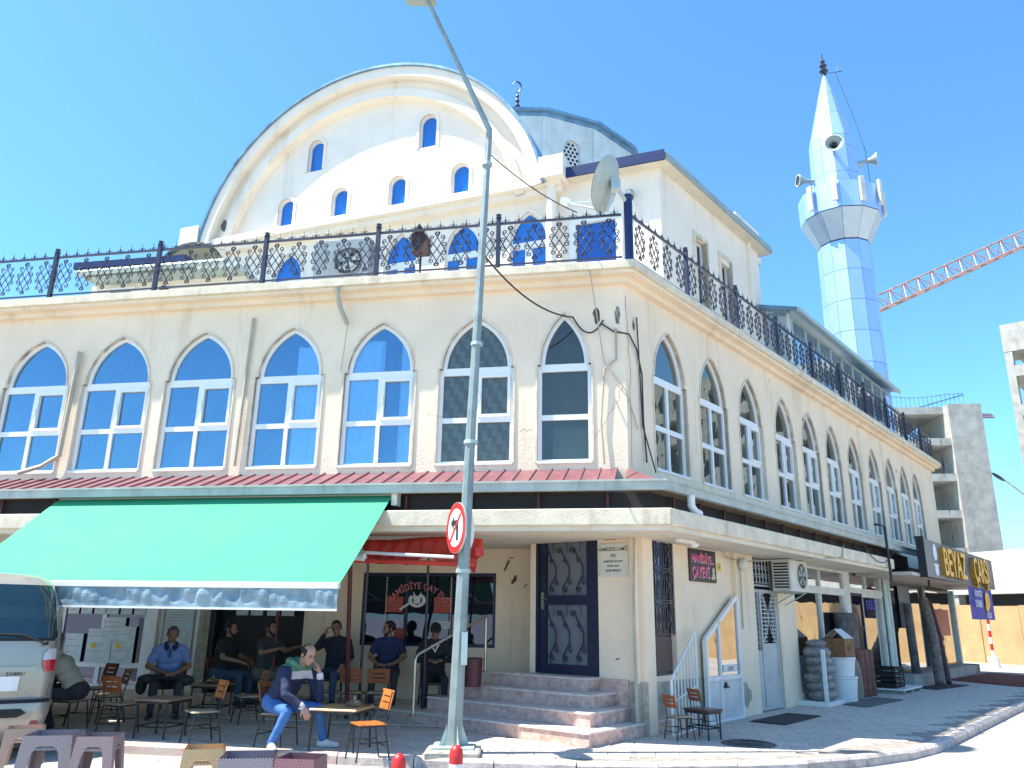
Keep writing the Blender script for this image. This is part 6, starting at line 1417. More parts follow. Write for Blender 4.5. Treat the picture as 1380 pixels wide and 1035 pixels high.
# hairline cracks and repairs in the render
def crack(fr, pts, y, parent=bld, w=0.004, mat=None):
    rv = random.Random(int(abs(pts[0][0]*100))); mb = MB(fr); P = []
    for a, b in zip(pts, pts[1:]):
        for i in range(6): t = i/6; P.append((a[0]+(b[0]-a[0])*t+rv.uniform(-.03,.03), a[1]+(b[1]-a[1])*t+rv.uniform(-.03,.03)))
    P.append(pts[-1])
    for a, b in zip(P, P[1:]):
        dx, dz = b[0]-a[0], b[1]-a[1]; l = math.hypot(dx, dz) or 1; nx, nz = -dz/l*w/2, dx/l*w/2
        mb.quad((a[0]-nx,y,a[1]-nz),(b[0]-nx,y,b[1]-nz),(b[0]+nx,y,b[1]+nz),(a[0]+nx,y,a[1]+nz))
    mb.build('crack', mat or scar, parent)
crack(F, [(-0.75,4.1),(-0.2,4.95),(-0.05,5.3)], -0.003); crack(F, [(-3.35,4.9),(-3.0,4.88)], -0.003); crack(F, [(-1.75,4.6),(-1.55,4.62)], -0.003)
crack(RR, [(0.1,4.0),(0.12,5.5),(0.05,6.9)], -0.003, w=0.01); crack(RR, [(2.4,4.6),(2.45,5.6)], -0.003); crack(RR, [(6.0,6.6),(6.3,6.9),(6.4,7.0)], -0.003)
for pts in ([(-9.6,14.0),(-9.2,14.15),(-8.9,14.1)], [(-8.6,14.35),(-8.3,14.5),(-8.0,14.42)], [(-7.0,14.0),(-6.6,14.2),(-6.2,14.1)], [(-4.3,13.6),(-4.5,13.1),(-4.4,12.7)], [(-10.6,13.6),(-10.2,13.9)], [(-5.2,15.4),(-4.8,15.6)]): crack(MF, pts, -0.003, hall, 0.013, pm('pale_crack', (0.60,0.54,0.46), 0.9) if 'pale_crack' not in bpy.data.materials else bpy.data.materials['pale_crack'])
patch(MF, -13.2, 12.95, 0.25, 0.5, 0.2, -0.31, 21, hall, name='plaster_scar'); patch(RR, 0.28, 6.45, 0.08, 0.25, 0, -0.004, 22); patch(SF, -0.4, 1.05, 0.09, 0.03, 0.1, -0.004, 23, name='plaster_scar')
patch(RR, 8.3, 6.35, 0.12, 0.2, 0.3, -0.004, 24); patch(RR, 16.7, 6.35, 0.12, 0.15, 0.3, -0.004, 25)
for x in (3.75, 5.2, 6.9): patch(RR, x, 0.35, 0.5, 0.5, 0.3, -0.09 if x < 4 else -0.07, int(x*10), mat=M['conc2'], name='worn_plaster') if x < 4 else None
# litter, leaves and oil marks on the ground
rv = random.Random(31)
mb = MB(WF)
for i in range(420):
    if rv.random() < 0.55: p = F.pt((rv.uniform(-11, 0.5), rv.uniform(-3.4, 0.6), 0))
    else: p = RR.pt((rv.uniform(-1, 18), -rv.uniform(0.3, 4.4), 0))
    z = 0.006; 
    if F.inv(p)[1] < -2.52 or RR.inv(p)[1] < -3.44: z = -0.115
    elif F.inv(p)[1] > 0 and RR.inv(p)[1] > 0: z = zf(F.inv(p)[1])+0.006
    s_, a = rv.uniform(0.006, 0.024), rv.uniform(0, 6.28); c, s = math.cos(a)*s_, math.sin(a)*s_
    mb.add([(p[0]-c,p[1]-s,z),(p[0]+s*.6,p[1]-c*.6,z+0.003),(p[0]+c,p[1]+s,z+0.004),(p[0]-s*.6,p[1]+c*.6,z+0.001)], [(0,1,2,3)])
o_ = mb.build('litter', pm('dry_litter', (0.30,0.24,0.16), 0.9, var=0.3, vs=3)); put(o_, '', 'scattered dry leaves and cigarette ends on the pavement and road', 'litter', kind='stuff')
# ================================================================== tea garden furniture (built once, then copied)
K = 1.1
def chair_proto(name, woodm, seatm, label, k=0.92, slots=2, slatted=False):
    r = thing(name, label, 'chair', WF, (0,0,0))
    def b(fn, nm, m, **kw): mb = MB(None, k); fn(mb); return mb.build(nm, m, r, **kw)
    W, D, H = 0.36, 0.36, 0.43       # front is -y
    for sx in (-1, 1):
        b(lambda m: m.tube([(sx*W/2,-D/2+0.02,H-0.02),(sx*(W/2+0.02),-D/2-0.03,0)], 0.012, 6), 'leg', M['blacksteel'])
        b(lambda m: m.tube([(sx*W/2,D/2-0.02,H-0.02),(sx*(W/2+0.015),D/2+0.06,0)], 0.012, 6), 'leg', M['blacksteel'])
    def fr(m):
        for sx in (-1, 1):
            m.tube([(sx*W/2,-D/2+0.02,H-0.02),(sx*W/2,D/2-0.02,H-0.02),(sx*(W/2-0.01),D/2+0.02,0.62),(sx*(W/2-0.02),D/2+0.07,0.82)], 0.011, 6)
            m.tube([(sx*(W/2+0.012),-D/2-0.01,0.22),(sx*(W/2+0.01),D/2+0.03,0.22)], 0.008, 5)
        m.tube([(-W/2,-D/2+0.02,H-0.02),(W/2,-D/2+0.02,H-0.02)], 0.011, 6); m.tube([(-W/2,D/2-0.02,H-0.02),(W/2,D/2-0.02,H-0.02)], 0.011, 6)
        m.tube([(-W/2-0.01,D/2+0.04,0.16),(W/2+0.01,D/2+0.04,0.16)], 0.008, 5); m.tube([(-W/2-0.01,0,0.22),(W/2+0.01,0,0.22)], 0.008, 5)
    b(fr, 'frame', M['blacksteel'])
    if slatted:
        for i in range(4): b(lambda m: m.cbox(-0.19,0.19,-0.18+i*0.095,-0.18+i*0.095+0.083,H-0.008,H+0.010,0.006), 'seat_slat', seatm)
    else: b(lambda m: m.cbox(-0.20,0.20,-0.20,0.19,H-0.008,H+0.012,0.015), 'seat', seatm)
    def back(m):
        # board with horizontal slots, slightly reclined
        z0, z1, yb = 0.60, 0.84, D/2+0.0
        def strip(x0, x1, za, zb):
            ya, yb_ = yb+0.015+(za-0.6)*0.25, yb+0.015+(zb-0.6)*0.25
            m.add([(x0,ya,za),(x1,ya,za),(x1,ya+0.016,za),(x0,ya+0.016,za),(x0,yb_,zb),(x1,yb_,zb),(x1,yb_+0.016,zb),(x0,yb_+0.016,zb)], [(0,3,2,1),(4,5,6,7),(0,1,5,4),(1,2,6,5),(2,3,7,6),(3,0,4,7)])
        w = 0.195; zs = [z0, z0+0.075, z0+0.092, z0+0.148, z0+0.165, z1]
        strip(-w, w, zs[0], zs[1]); strip(-w, w, zs[2], zs[3]); strip(-w, w, zs[4], zs[5])
        for za, zb in ((zs[1],zs[2]),(zs[3],zs[4])): strip(-w, -0.11, za, zb); strip(0.11, w, za, zb)
    b(back, 'backrest', woodm, bevel=0.004)
    return r
def table_proto(name, label, w=0.55, d=0.55, h=0.47, topm=None, bowed=False, k=K):
    r = thing(name, label, 'table', WF, (0,0,0))
    mb = MB(None, k); mb.cbox(-w/2, w/2, -d/2, d/2, h-0.012, h+0.010, 0.01); mb.build('tabletop', topm or M['tabletop'], r)
    mb = MB(None, k); frame_rect2(mb, w-0.06, d-0.06, h-0.035); mb.build('frame', M['blacksteel'], r)
    for sx in (-1, 1):
        for sy in (-1, 1):
            mb = MB(None, k); x, y = sx*(w/2-0.04), sy*(d/2-0.04)
            mb.tube(([(x*0.6,y,h-0.02),(x*0.95,y,h-0.04),(x,y,h-0.10),(x*1.08,y,0.0)] if bowed else [(x,y,h-0.02),(x,y,0)]), 0.012, 6); mb.build('leg', M['blacksteel'], r)
    if not bowed:
        mb = MB(None, k); x, y = w/2-0.04, d/2-0.04
        for sx in (-1,1): mb.tube([(sx*x,-y,0.14),(sx*x,y,0.14)], 0.009, 5)
        for sy in (-1,1): mb.tube([(-x,sy*y,0.14),(x,sy*y,0.14)], 0.009, 5)
        mb.build('stretcher', M['blacksteel'], r)
    return r
def frame_rect2(mb, w, d, z):
    for s in (-1, 1): mb.box(-w/2, w/2, s*d/2-0.01, s*d/2+0.01, z-0.01, z+0.022); mb.box(s*w/2-0.01, s*w/2+0.01, -d/2, d/2, z-0.01, z+0.022)
used = set()
def place(proto, label, x, y, rz, z=0.0, group=None):
    fr = Fr(x, y, 0)
    if proto.name not in used:
        used.add(proto.name); proto.location = (x, y, z); proto.rotation_euler = (0,0,rz); proto['label'] = label
        if group: proto['group'] = group
        WT[proto.name] = (Fr(x, y, rz), z)
        return proto
    return dup(proto, label, WF, (x, y, z), rz, group)
GCH = 'wooden chairs outside the tea house'
cB = chair_proto('tea_garden_chair', M['wood2'], M['woodpale'], 'x')
cO = chair_proto('tea_garden_chair', M['wood'], M['woodpale'], 'x')
cS = chair_proto('tea_garden_chair', M['wood'], M['wood'], 'x', slatted=True)
def zfp(x, y): return zf(F.inv((x, y, 0))[1])
# rz: 0 = the chair faces the camera side (-y); positive turns it counter-clockwise seen from above
def ch(p, lab, x, y, deg, z=None): return place(p, lab, x, y, R(deg), zfp(x, y) if z is None else z, GCH)
ch(cS, 'bright orange slatted chair standing empty in the sun right of the main table', -1.66, 10.25, -60)
ch(cO, 'orange backed chair with a pale seat turned left at the low black framed table', -4.02, 11.25, -52)
ch(cB, 'brown backed chair with two slots facing right at the left low table', -5.45, 12.0, 158)
ch(cB, 'brown chair under the man in the navy and green jacket', -2.98, 11.15, 70)
ch(cB, 'brown chair standing askew behind the low tables, left of the jacket man', -4.05, 13.3, -55)
ch(cB, 'brown chair at the far left behind the man in the cream vest', -6.15, 13.1, -50)
ch(cB, 'pinkish brown chair standing behind the far left chair, against the notices', -6.9, 14.2, -30)
ch(cB, 'dark chair under the older man in the blue shirt', -5.7, 14.3, 5)
ch(cB, 'dark chair under the left man in a black T-shirt', -5.05, 14.9, 70)
ch(cB, 'dark chair under the right man in a grey T-shirt', -4.35, 15.0, 70)
ch(cB, 'dark chair under the man leaning his head on his hand', -3.2, 15.05, -10)
ch(cB, 'dark chair under the man in the navy polo shirt', -2.25, 14.95, 0)
ch(cB, 'dark chair under the hooded man with the phone', -1.35, 14.6, 5)
ch(cB, 'brown chair with its back to the street, left one before the navy polo man', -2.5, 13.75, 175)
ch(cB, 'brown chair with its back to the street, right one before the navy polo man', -2.08, 13.7, 184)
ch(cB, 'chair almost hidden behind the van, under the man in the vest', -6.35, 12.35, 75)
cM = chair_proto('small_chair', M['wood2'], M['woodpale'], 'x', k=0.72)
ch(cM, 'left small brown backed chair at the plum coloured table on the side street', 2.48, 12.25, 118)
ch(cM, 'right small brown backed chair at the plum coloured table on the side street', 2.95, 12.75, 118)
t1 = table_proto('low_table', 'x', 0.58, 0.58, 0.45, M['tabletop'], True)
t2 = table_proto('low_table', 'x', 0.50, 0.50, 0.45, pm('brown_tabletop', (0.36,0.20,0.12), 0.4, var=0.1))
t3 = table_proto('low_table', 'x', 0.42, 0.34, 0.36, M['plum'])
GT = 'low tables outside the tea house'
place(t1, 'honey coloured low table with a metal ashtray in front of the jacket man', -2.12, 10.95, R(-12), 0, GT)
place(t2, 'brown topped low table with a black stretcher frame between two chairs at the left', -4.75, 11.75, R(-14), 0, GT)
place(t2, 'dark low table behind the orange backed chair with an ashtray on it', -4.85, 13.9, R(-5), zfp(-4.85,13.9), GT)
place(t2, 'low table with a water bottle in front of the man leaning his head', -3.45, 14.3, R(0), zfp(-3.45,14.3), GT)
place(t3, 'small plum coloured table between the two chairs on the side street', 2.86, 12.4, R(-50), 0, GT)
# ashtrays, glasses, bottle
tz1 = 0.46*K
def ashtray(x, y, z, lab):
    a = thing('ashtray', lab, 'ashtray', WF, (x, y, z)); mb = MB(WF); mb.lathe((x,y,z), [(0.05,0.0),(0.10,0.01),(0.115,0.045),(0.10,0.05),(0.05,0.03)], 16, caps=False); mb.build('bowl', M['steel'], a, smooth=True)
    mb = MB(WF); mb.lathe((x,y,z+0.045), [(0.105,0.0),(0.06,0.035),(0.012,0.045),(0.010,0.07),(0.016,0.085),(0,0.09)], 16, caps=False); mb.build('lid', M['steel'], a, smooth=True)
ashtray(-1.98, 11.0, tz1+0.002, 'round metal ashtray with a knob lid on the honey coloured table'); ashtray(-4.85, 13.9, tz1+0.002+zfp(-4.85,13.9), 'metal ashtray on the dark table behind the orange backed chair')
sc_ = thing('saucer', 'small steel saucer beside the ashtray on the honey coloured table', 'saucer', WF, (-1.82,11.1,tz1)); mb = MB(WF); mb.lathe((-1.80,11.1,tz1+0.002), [(0.03,0),(0.065,0.02),(0.06,0.022),(0,0.006)], 14, caps=False); mb.build('dish', M['steel'], sc_, smooth=True)
wb = thing('water_bottle', 'clear plastic water bottle on the table before the man leaning his head', 'bottle', WF, (-3.35,14.25,0.6)); mb = MB(WF); zz = tz1+zfp(-3.45,14.3)+0.002; mb.lathe((-3.35,14.25,zz), [(0.04,0),(0.045,0.02),(0.042,0.1),(0.045,0.17),(0.018,0.24),(0.018,0.27)], 12); mb.build('bottle_body', pm('pet_blue', (0.25,0.35,0.5), 0.1), wb, smooth=True); mb = MB(WF); mb.lathe((-3.35,14.25,zz+0.27), [(0.02,0),(0.02,0.025)], 10); mb.build('cap', M['white'], wb)
gl = thing('tea_glass', 'small tea glass beside the water bottle', 'glass', WF, (-3.6,14.2,0.6)); mb = MB(WF); mb.lathe((-3.6,14.2,zz), [(0.03,0),(0.028,0.04),(0.035,0.09)], 10); mb.build('glass_body', pm('tea_amber', (0.3,0.12,0.05), 0.1), gl, smooth=True)
# ---- woven plastic stools
def weave(name, c):
    m, t, b = nt(name); N = t.nodes; L = t.links; tc = N.new('ShaderNodeTexCoord'); setin(b, 'Base Color', (*c, 1)); setin(b, 'Roughness', 0.45)
    def wv(rot):
        mp = N.new('ShaderNodeMapping'); mp.inputs['Rotation'].default_value = rot; L.new(tc.outputs['Object'], mp.inputs['Vector'])
        w = N.new('ShaderNodeTexWave'); w.inputs['Scale'].default_value = 22; L.new(mp.outputs[0], w.inputs['Vector']); return w
    a = wv((0.0, R(45), R(45))); d = wv((0.0, R(-45), R(45))); mx = N.new('ShaderNodeMath'); mx.operation = 'MAXIMUM'; L.new(a.outputs['Fac'], mx.inputs[0]); L.new(d.outputs['Fac'], mx.inputs[1])
    bp = N.new('ShaderNodeBump'); bp.inputs['Strength'].default_value = 0.9; bp.inputs['Distance'].default_value = 0.012; L.new(mx.outputs[0], bp.inputs['Height']); L.new(bp.outputs[0], b.inputs['Normal'])
    cr = N.new('ShaderNodeMixRGB'); cr.inputs['Color1'].default_value = (*[v*0.72 for v in c], 1); cr.inputs['Color2'].default_value = (*c, 1); L.new(mx.outputs[0], cr.inputs['Fac']); L.new(cr.outputs[0], b.inputs['Base Color'])
    return m
SM = {'tan': weave('tan_woven_plastic', (0.70,0.46,0.33)), 'grey': weave('grey_woven_plastic', (0.34,0.29,0.31)), 'taupe': weave('taupe_woven_plastic', (0.36,0.26,0.27)), 'straw': weave('straw_woven_plastic', (0.78,0.50,0.24)), 'maroon': weave('maroon_woven_plastic', (0.30,0.14,0.16))}
def stool(lab, key, x, y, deg, z=-0.12, w=0.36, h=0.385, nm='plastic_stool', cat='stool'):
    r = thing(nm, lab, cat, WF, (x, y, z), R(deg), group='woven plastic stools in the street')
    f = Fr(x, y, R(deg)); k = K; m = SM[key]
    def face_poly():
        # side of the stool with an arch-shaped opening, in (u along side, z)
        wt, wb_ = w/2-0.025, w/2+0.01
        A = [(-wb_,0),(-wb_+0.06,0)]
        o = [(-0.085*1.1, 0.26),(-0.06,0.31),(0.06,0.31),(0.085*1.1,0.26)]
        return A, o
    mb = MB(f, 1.0)
    wb_ = (w/2+0.015)*k; wt = (w/2-0.02)*k; H = h*k; leg = 0.075*k
    def P(side, u, v, inset=0.0):
        # u in -1..1 across the side, v in 0..1 height
        ww = wb_+(wt-wb_)*v; n = -(ww-inset)
        a, b_ = u*ww, n
        for _ in range(side): a, b_ = -b_, a
        return (a, b_, H*v)
    ring_o = [(-1,0),(-1,1),(1,1),(1,0)]; 
    for s in range(4):
        hole = [(-0.62,0.0),(-0.52,0.55),(-0.42,0.68),(-0.25,0.74),(0.25,0.74),(0.42,0.68),(0.52,0.55),(0.62,0.0)]
        out = [(-1,0.0),(-1,0.55),(-1,0.75),(-0.6,1.0-0.04),(0.6,1.0-0.04),(1,0.75),(1,0.55),(1,0.0)]
        for ins, rev in ((0,False),(0.02,True)):
            vs = [P(s,*q,ins) for q in hole]+[P(s,*q,ins) for q in out]; n = 8
            fs = [(i,i+1,n+i+1,n+i) for i in range(n-1)] + []
            mb.add(vs, [tuple(reversed(g)) if not rev else g for g in fs])
            mb.add([P(s,-1,0.75,ins),P(s,-0.6,0.96,ins),P(s,-1,0.96,ins),P(s,1,0.75,ins),P(s,0.6,0.96,ins),P(s,1,0.96,ins)], [(0,1,2),(3,5,4)])
        for a, b_ in zip(hole, hole[1:]): mb.quad(P(s,*a),P(s,*b_),P(s,*b_,0.02),P(s,*a,0.02))
    mb.build('leg_shell', m, r)
    mb = MB(None); t = wt+0.012; mb.cbox(-t, t, -t, t, H-0.035, H+0.005, 0.022)
    top = mb.build('seat', m, r, bevel=0.006)
    mb = MB(None); mb.box(-0.04,0.04,-0.008,0.008,H+0.003,H+0.0065); mb.build('finger_slot', M['black'], r)
    return r
stool('tan woven plastic stool at the far left behind the van', 'tan', -5.30, 9.45, 25)
stool('grey woven plastic table between the two left stools', 'grey', -4.76, 9.05, 12, w=0.46, nm='plastic_table', cat='table')
stool('taupe woven plastic stool right of the grey plastic table', 'taupe', -4.24, 8.98, 8)
stool('straw coloured woven stool at the kerb, left of the second plastic table', 'straw', -2.90, 8.30, 15)
stool('grey woven plastic table cut by the bottom edge between straw and maroon stools', 'grey', -2.35, 7.9, 10, w=0.46, nm='plastic_table', cat='table')
stool('maroon woven plastic stool cut by the bottom edge of the picture', 'maroon', -1.86, 7.85, -6)
# ================================================================== people
skin_c = pm('skin', (0.42,0.24,0.165), 0.55, var=0.06, vs=8); skin_d = pm('skin_tanned', (0.30,0.165,0.11), 0.55, var=0.06, vs=8)
hairm = pm('dark_hair', (0.018,0.014,0.012), 0.7, var=0.3, vs=40, bump=0.5, bs=120); hairg = pm('grey_hair', (0.16,0.15,0.14), 0.8, var=0.3, vs=40, bump=0.5, bs=120)
def cloth(n, c, **k): return pm(n, c, 0.85, var=k.get('var', 0.12), vs=5, bump=0.35, bs=14)
def capsule(mb, a, b, ra, rb, n=12):
    a = Vector(a); b = Vector(b); d = b-a; L = d.length
    if L < 1e-5: mb.ell(tuple(a), (ra,ra,ra), n, 8); return
    q = d.to_track_quat('Z', 'Y').to_matrix(); prof = []
    for i in range(5): t = math.pi/2*(1-i/4); prof.append((ra*math.cos(t), -ra*math.sin(t)))
    for i in range(5): t = math.pi/2*i/4; prof.append((rb*math.cos(t), L+rb*math.sin(t)))
    vs = []; fs = []
    for r_, z in prof:
        for k in range(n): t = 2*math.pi*k/n; p = a + q @ Vector((max(r_,1e-4)*math.cos(t), max(r_,1e-4)*math.sin(t), z)); vs.append(tuple(p))
    m = len(prof)
    for i in range(m-1):
        for k in range(n): j = (k+1)%n; fs.append((i*n+k,i*n+j,(i+1)*n+j,(i+1)*n+k))
    fs.append(tuple(range(n-1,-1,-1))); fs.append(tuple(range((m-1)*n,m*n)))
    mb.add(vs, fs)
def rot(yaw, pitch=0, roll=0): return Matrix.Rotation(R(yaw), 3, 'Z') @ Matrix.Rotation(R(pitch), 3, 'X') @ Matrix.Rotation(R(roll), 3, 'Y')
def person(label, J, mats, x, y, deg, z=0.0, head_rot=(0,0,0), hair='short', hairmat=None, vox=0.011, beard=False, k=K, extras=None, sleeve='short', name='person'):
    """J: joints in metres, body facing -y. mats: dict skin, top, legs, shoes, (sleeve)"""
    J = {a: Vector(b) for a, b in J.items()}
    root = thing(name, label, 'person', WF, (x, y, z), R(deg)); root.scale = (k, k, k)
    mkeys = ['skin','top','legs','shoes'] + [q for q in mats if q not in ('skin','top','legs','shoes')]
    S = []     # a, b, ra, rb, key
    pel, ch_, nk, hd = J['pelvis'], J['chest'], J['neck'], J['head']
    def lat(a, b): d = (b-a); return d
    ls, rs = J['ls'], J['rs']; side = (ls-rs).normalized()
    hl, hr_ = J['lh'], J['rh']
    S += [(pel+side*0.075, pel-side*0.075, .125, .125, 'legs'), (pel.lerp(ch_,.35)+side*0.055, pel.lerp(ch_,.35)-side*0.055, .125, .125, 'top'), (pel.lerp(ch_,.65)+side*0.06, pel.lerp(ch_,.65)-side*0.06, .125, .125, 'top'), (ch_+side*0.075, ch_-side*0.075, .13, .13, 'top')]
    up = (nk-ch_).normalized()
    S += [(ls-side*0.02, nk-up*0.03, .072, .07, 'top'), (rs+side*0.02, nk-up*0.03, .072, .07, 'top'), (ch_, nk-up*0.02, .12, .075, 'top')]
    for s in ('l', 'r'):
        sh, el, wr, hp, kn, ank, toe = J[s+'s'], J[s+'e'], J[s+'w'], J[s+'h'], J[s+'k'], J[s+'a'], J[s+'t']
        tk = 'sleeve' if 'sleeve' in mats else 'top'
        if sleeve == 'short':
            m_ = sh.lerp(el, .62); S += [(sh, m_, .064, .058, tk), (m_, el, .045, .040, 'skin'), (el, wr, .040, .026, 'skin')]
        else: S += [(sh, el, .064, .052, tk), (el, el.lerp(wr,.92), .050, .038, tk), (el.lerp(wr,.9), wr, .028, .026, 'skin')]
        S += [(hp, kn, .088, .062, 'legs'), (kn, ank, .060, .046, 'legs')]
        f = (toe-ank); f.z = 0; f.normalize(); hz = Vector((0,0,ank.z-0.035))
        heel = ank - f*0.035; heel.z = ank.z-0.045; tt = ank + f*0.17; tt.z = heel.z-0.005
        S += [(heel, tt, .045, .036, 'shoes'), (heel+f*0.04+Vector((0,0,.02)), tt-f*0.05, .044, .034, 'shoes'), (ank, heel+f*0.03, .043, .045, 'shoes')]
        # hand: palm, four fingers of different length, thumb from the side
        hd_, hn, curlv = J.get(s+'hd'), J.get(s+'hn'), J.get(s+'c', (0.5,0,0))[0]
        d = (hd_ if hd_ is not None else (wr-el)).normalized(); nn = (hn if hn is not None else Vector((0,0,-1))); nn = (nn - d*nn.dot(d)).normalized(); sd = d.cross(nn)
        tsgn = 1 if s == 'l' else -1
        kn_ = wr + d*0.085
        S += [(wr+d*0.02+sd*0.015, kn_+sd*0.024, .019, .014, 'skin'), (wr+d*0.02-sd*0.015, kn_-sd*0.024, .019, .014, 'skin'), (wr+d*0.02, kn_, .020, .015, 'skin')]
        for i, (o_, ln) in enumerate(((-0.032,.060),(-0.011,.075),(0.011,.070),(0.032,.052))):
            b0 = kn_ + sd*o_; d1 = (d*math.cos(curlv*0.7)+nn*math.sin(curlv*0.7)); d2 = (d*math.cos(curlv*1.6)+nn*math.sin(curlv*1.6)); p1 = b0 + d1*ln*0.55 + sd*o_*0.15; p2 = p1 + d2*ln*0.5
            S += [(b0, p1, .0095, .009, 'skin'), (p1, p2, .009, .0078, 'skin')]
        tb = wr + d*0.03 - sd*0.022*tsgn*-1; t1_ = tb + (d*0.55 - sd*-1*tsgn*0.0 + sd*tsgn*0.75 + nn*0.35).normalized()*0.042; t2_ = t1_ + (d*0.85+sd*tsgn*0.25+nn*0.4).normalized()*0.034
        S += [(tb, t1_, .014, .011, 'skin'), (t1_, t2_, .011, .009, 'skin')]
    S += [(nk-up*0.03, hd-up*0.03, .056, .052, 'skin')]
    HR = rot(*head_rot)
    def hp_(v): return hd + HR @ Vector(v)
    mb = MB(None)
    for a, b, ra, rb, kk in S: capsule(mb, a, b, ra, rb)
    E = [((0,0.012,0.035),(0.076,0.095,0.090)), ((0,-0.025,-0.03),(0.060,0.070,0.082)), ((0,-0.045,-0.075),(0.038,0.040,0.032))]
    for c, r_ in E: mb.ell(tuple(hp_(c)), r_, 16, 12, HR)
    # brow, nose, lips, chin, ears
    for a, b, ra, rb in (((-0.035,-0.078,0.022),(0.035,-0.078,0.022),.014,.014), ((0,-0.086,0.012),(0,-0.108,-0.022),.009,.014), ((-0.012,-0.098,-0.026),(0.012,-0.098,-0.026),.009,.009), ((-0.018,-0.083,-0.052),(0.018,-0.083,-0.052),.009,.009), ((-0.016,-0.080,-0.062),(0.016,-0.080,-0.062),.008,.008), ((-0.036,-0.066,-0.012),(-0.03,-0.07,-0.03),.018,.014), ((0.036,-0.066,-0.012),(0.03,-0.07,-0.03),.018,.014)):
        capsule(mb, hp_(a), hp_(b), ra, rb, 8)
    for s in (-1, 1): mb.ell(tuple(hp_((s*0.080,0.012,-0.005))), (0.012,0.020,0.032), 8, 6, HR)
    me = mb.mesh('body', None, [])
    o = bpy.data.objects.new('body', me); col.objects.link(o)
    rm_ = o.modifiers.new('r', 'REMESH'); rm_.mode = 'VOXEL'; rm_.voxel_size = vox; rm_.use_smooth_shade = True
    sm_ = o.modifiers.new('s', 'SMOOTH'); sm_.factor = 0.5; sm_.iterations = 3
    bpy.context.view_layer.update()
    me2 = bpy.data.meshes.new_from_object(o.evaluated_get(bpy.context.evaluated_depsgraph_get())); bpy.data.objects.remove(o)
    n = len(me2.vertices); co = np.empty(n*3); me2.vertices.foreach_get('co', co); co = co.reshape(n, 3)
    # fabric folds: small displacement along the normal on clothed parts
    best = np.full(n, 1e9); key = np.zeros(n, int)
    def upd(d, kk):
        m_ = d < best; best[m_] = d[m_]; key[m_] = mkeys.index(kk)
    for a, b, ra, rb, kk in S:
        a_ = np.array(a); b_ = np.array(b); ab = b_-a_; t = np.clip(((co-a_)@ab)/max(1e-9, ab@ab), 0, 1); d = np.linalg.norm(co-(a_+t[:,None]*ab), axis=1)-(ra+(rb-ra)*t); upd(d-(0.004 if kk != 'skin' else 0), kk)
    for c, r_ in E: d = np.linalg.norm(co-np.array(hp_(c)), axis=1)-(sum(r_)/3); upd(d-0.004, 'skin')
    if 'hood' in mats:
        pass
    nr = np.empty(n*3); me2.vertices.foreach_get('normal', nr); nr = nr.reshape(n, 3)
    isc = (key != mkeys.index('skin')) & (key != mkeys.index('shoes'))
    f_ = np.sin(co[:,2]*55+np.sin(co[:,0]*21)*2.2+np.sin(co[:,1]*17)*2)*0.5+np.sin(co[:,2]*31+co[:,1]*40)*0.5
    co[isc] += nr[isc]*(f_[isc, None]*0.0035+0.002)
    if extras and 'paint' in extras: extras['paint'](co, key, mkeys)
    me2.vertices.foreach_set('co', co.reshape(-1))
    for q in mkeys: me2.materials.append(mats[q])
    pi = np.array([max(set(kk := [key[v] for v in p.vertices]), key=kk.count) for p in me2.polygons], dtype=np.int32)
    me2.polygons.foreach_set('material_index', pi); me2.polygons.foreach_set('use_smooth', [True]*len(me2.polygons)); me2.update()
    body = bpy.data.objects.new('body', me2); col.objects.link(body); body.parent = root
    hm = hairmat or hairm
    def part(fn, nm, m, smooth=True): mb = MB(None); fn(mb); q = mb.build(nm, m, root, smooth=smooth); return q
    # eyes and brows
    for s in (-1, 1):
        part(lambda m: (m.ell(tuple(hp_((s*0.031,-0.083,0.004))), (0.013,0.008,0.007), 8, 6, HR)), 'eye', M['black'])
        part(lambda m: capsule(m, hp_((s*0.016,-0.093,0.026)), hp_((s*0.046,-0.082,0.028)), .006, .004, 6), 'eyebrow', hm)
    if hair != 'none':
        def hf(m):
            # shell over the cranium, hairline by type
            nn_, mm = 24, 14
            for i in range(mm):
                for j in range(nn_):
                    q = []
                    for (ii, jj) in ((i,j),(i,j+1),(i+1,j+1),(i+1,j)):
                        ph = math.pi*0.72*ii/mm; t = 2*math.pi*jj/nn_
                        w = 1.0 + 0.02*math.sin(7*t+3*ii)+0.015*math.sin(13*t)
                        v = Vector((0.083*math.sin(ph)*math.cos(t)*w, 0.014+0.102*math.sin(ph)*math.sin(t)*w, 0.034+0.098*math.cos(ph)*w)); q.append(v)
                    c = sum(q, Vector())/4
                    front = -c.y; zc = c.z
                    keep = zc > (0.055 + max(0, front)*0.55) if front > 0.0 else zc > -0.055
                    if front > -0.03 and abs(c.x) > 0.05 and zc > -0.005 and front < 0.035: keep = True
                    if hair == 'bald' and (zc > 0.075 and front > -0.065): keep = False
                    if keep: m.quad(*[tuple(hp_(v)) for v in q])
            if hair == 'cap':
                m.ell(tuple(hp_((0,-0.02,0.08))), (0.085,0.12,0.05), 14, 8, HR)
        part(hf, 'hair', hm)
    if beard:
        def bf(m):
            m.ell(tuple(hp_((0,-0.048,-0.083))), (0.043,0.042,0.030), 12, 8, HR)
            for s in (-1,1): capsule(m, hp_((s*0.062,-0.01,-0.02)), hp_((s*0.036,-0.052,-0.075)), .016, .018, 8)
            capsule(m, hp_((-0.026,-0.092,-0.043)), hp_((0.026,-0.092,-0.043)), .007, .007, 6)
        part(bf, 'beard', hm)
    if extras and 'parts' in extras: extras['parts'](part, hp_, J, HR, root)
    return root
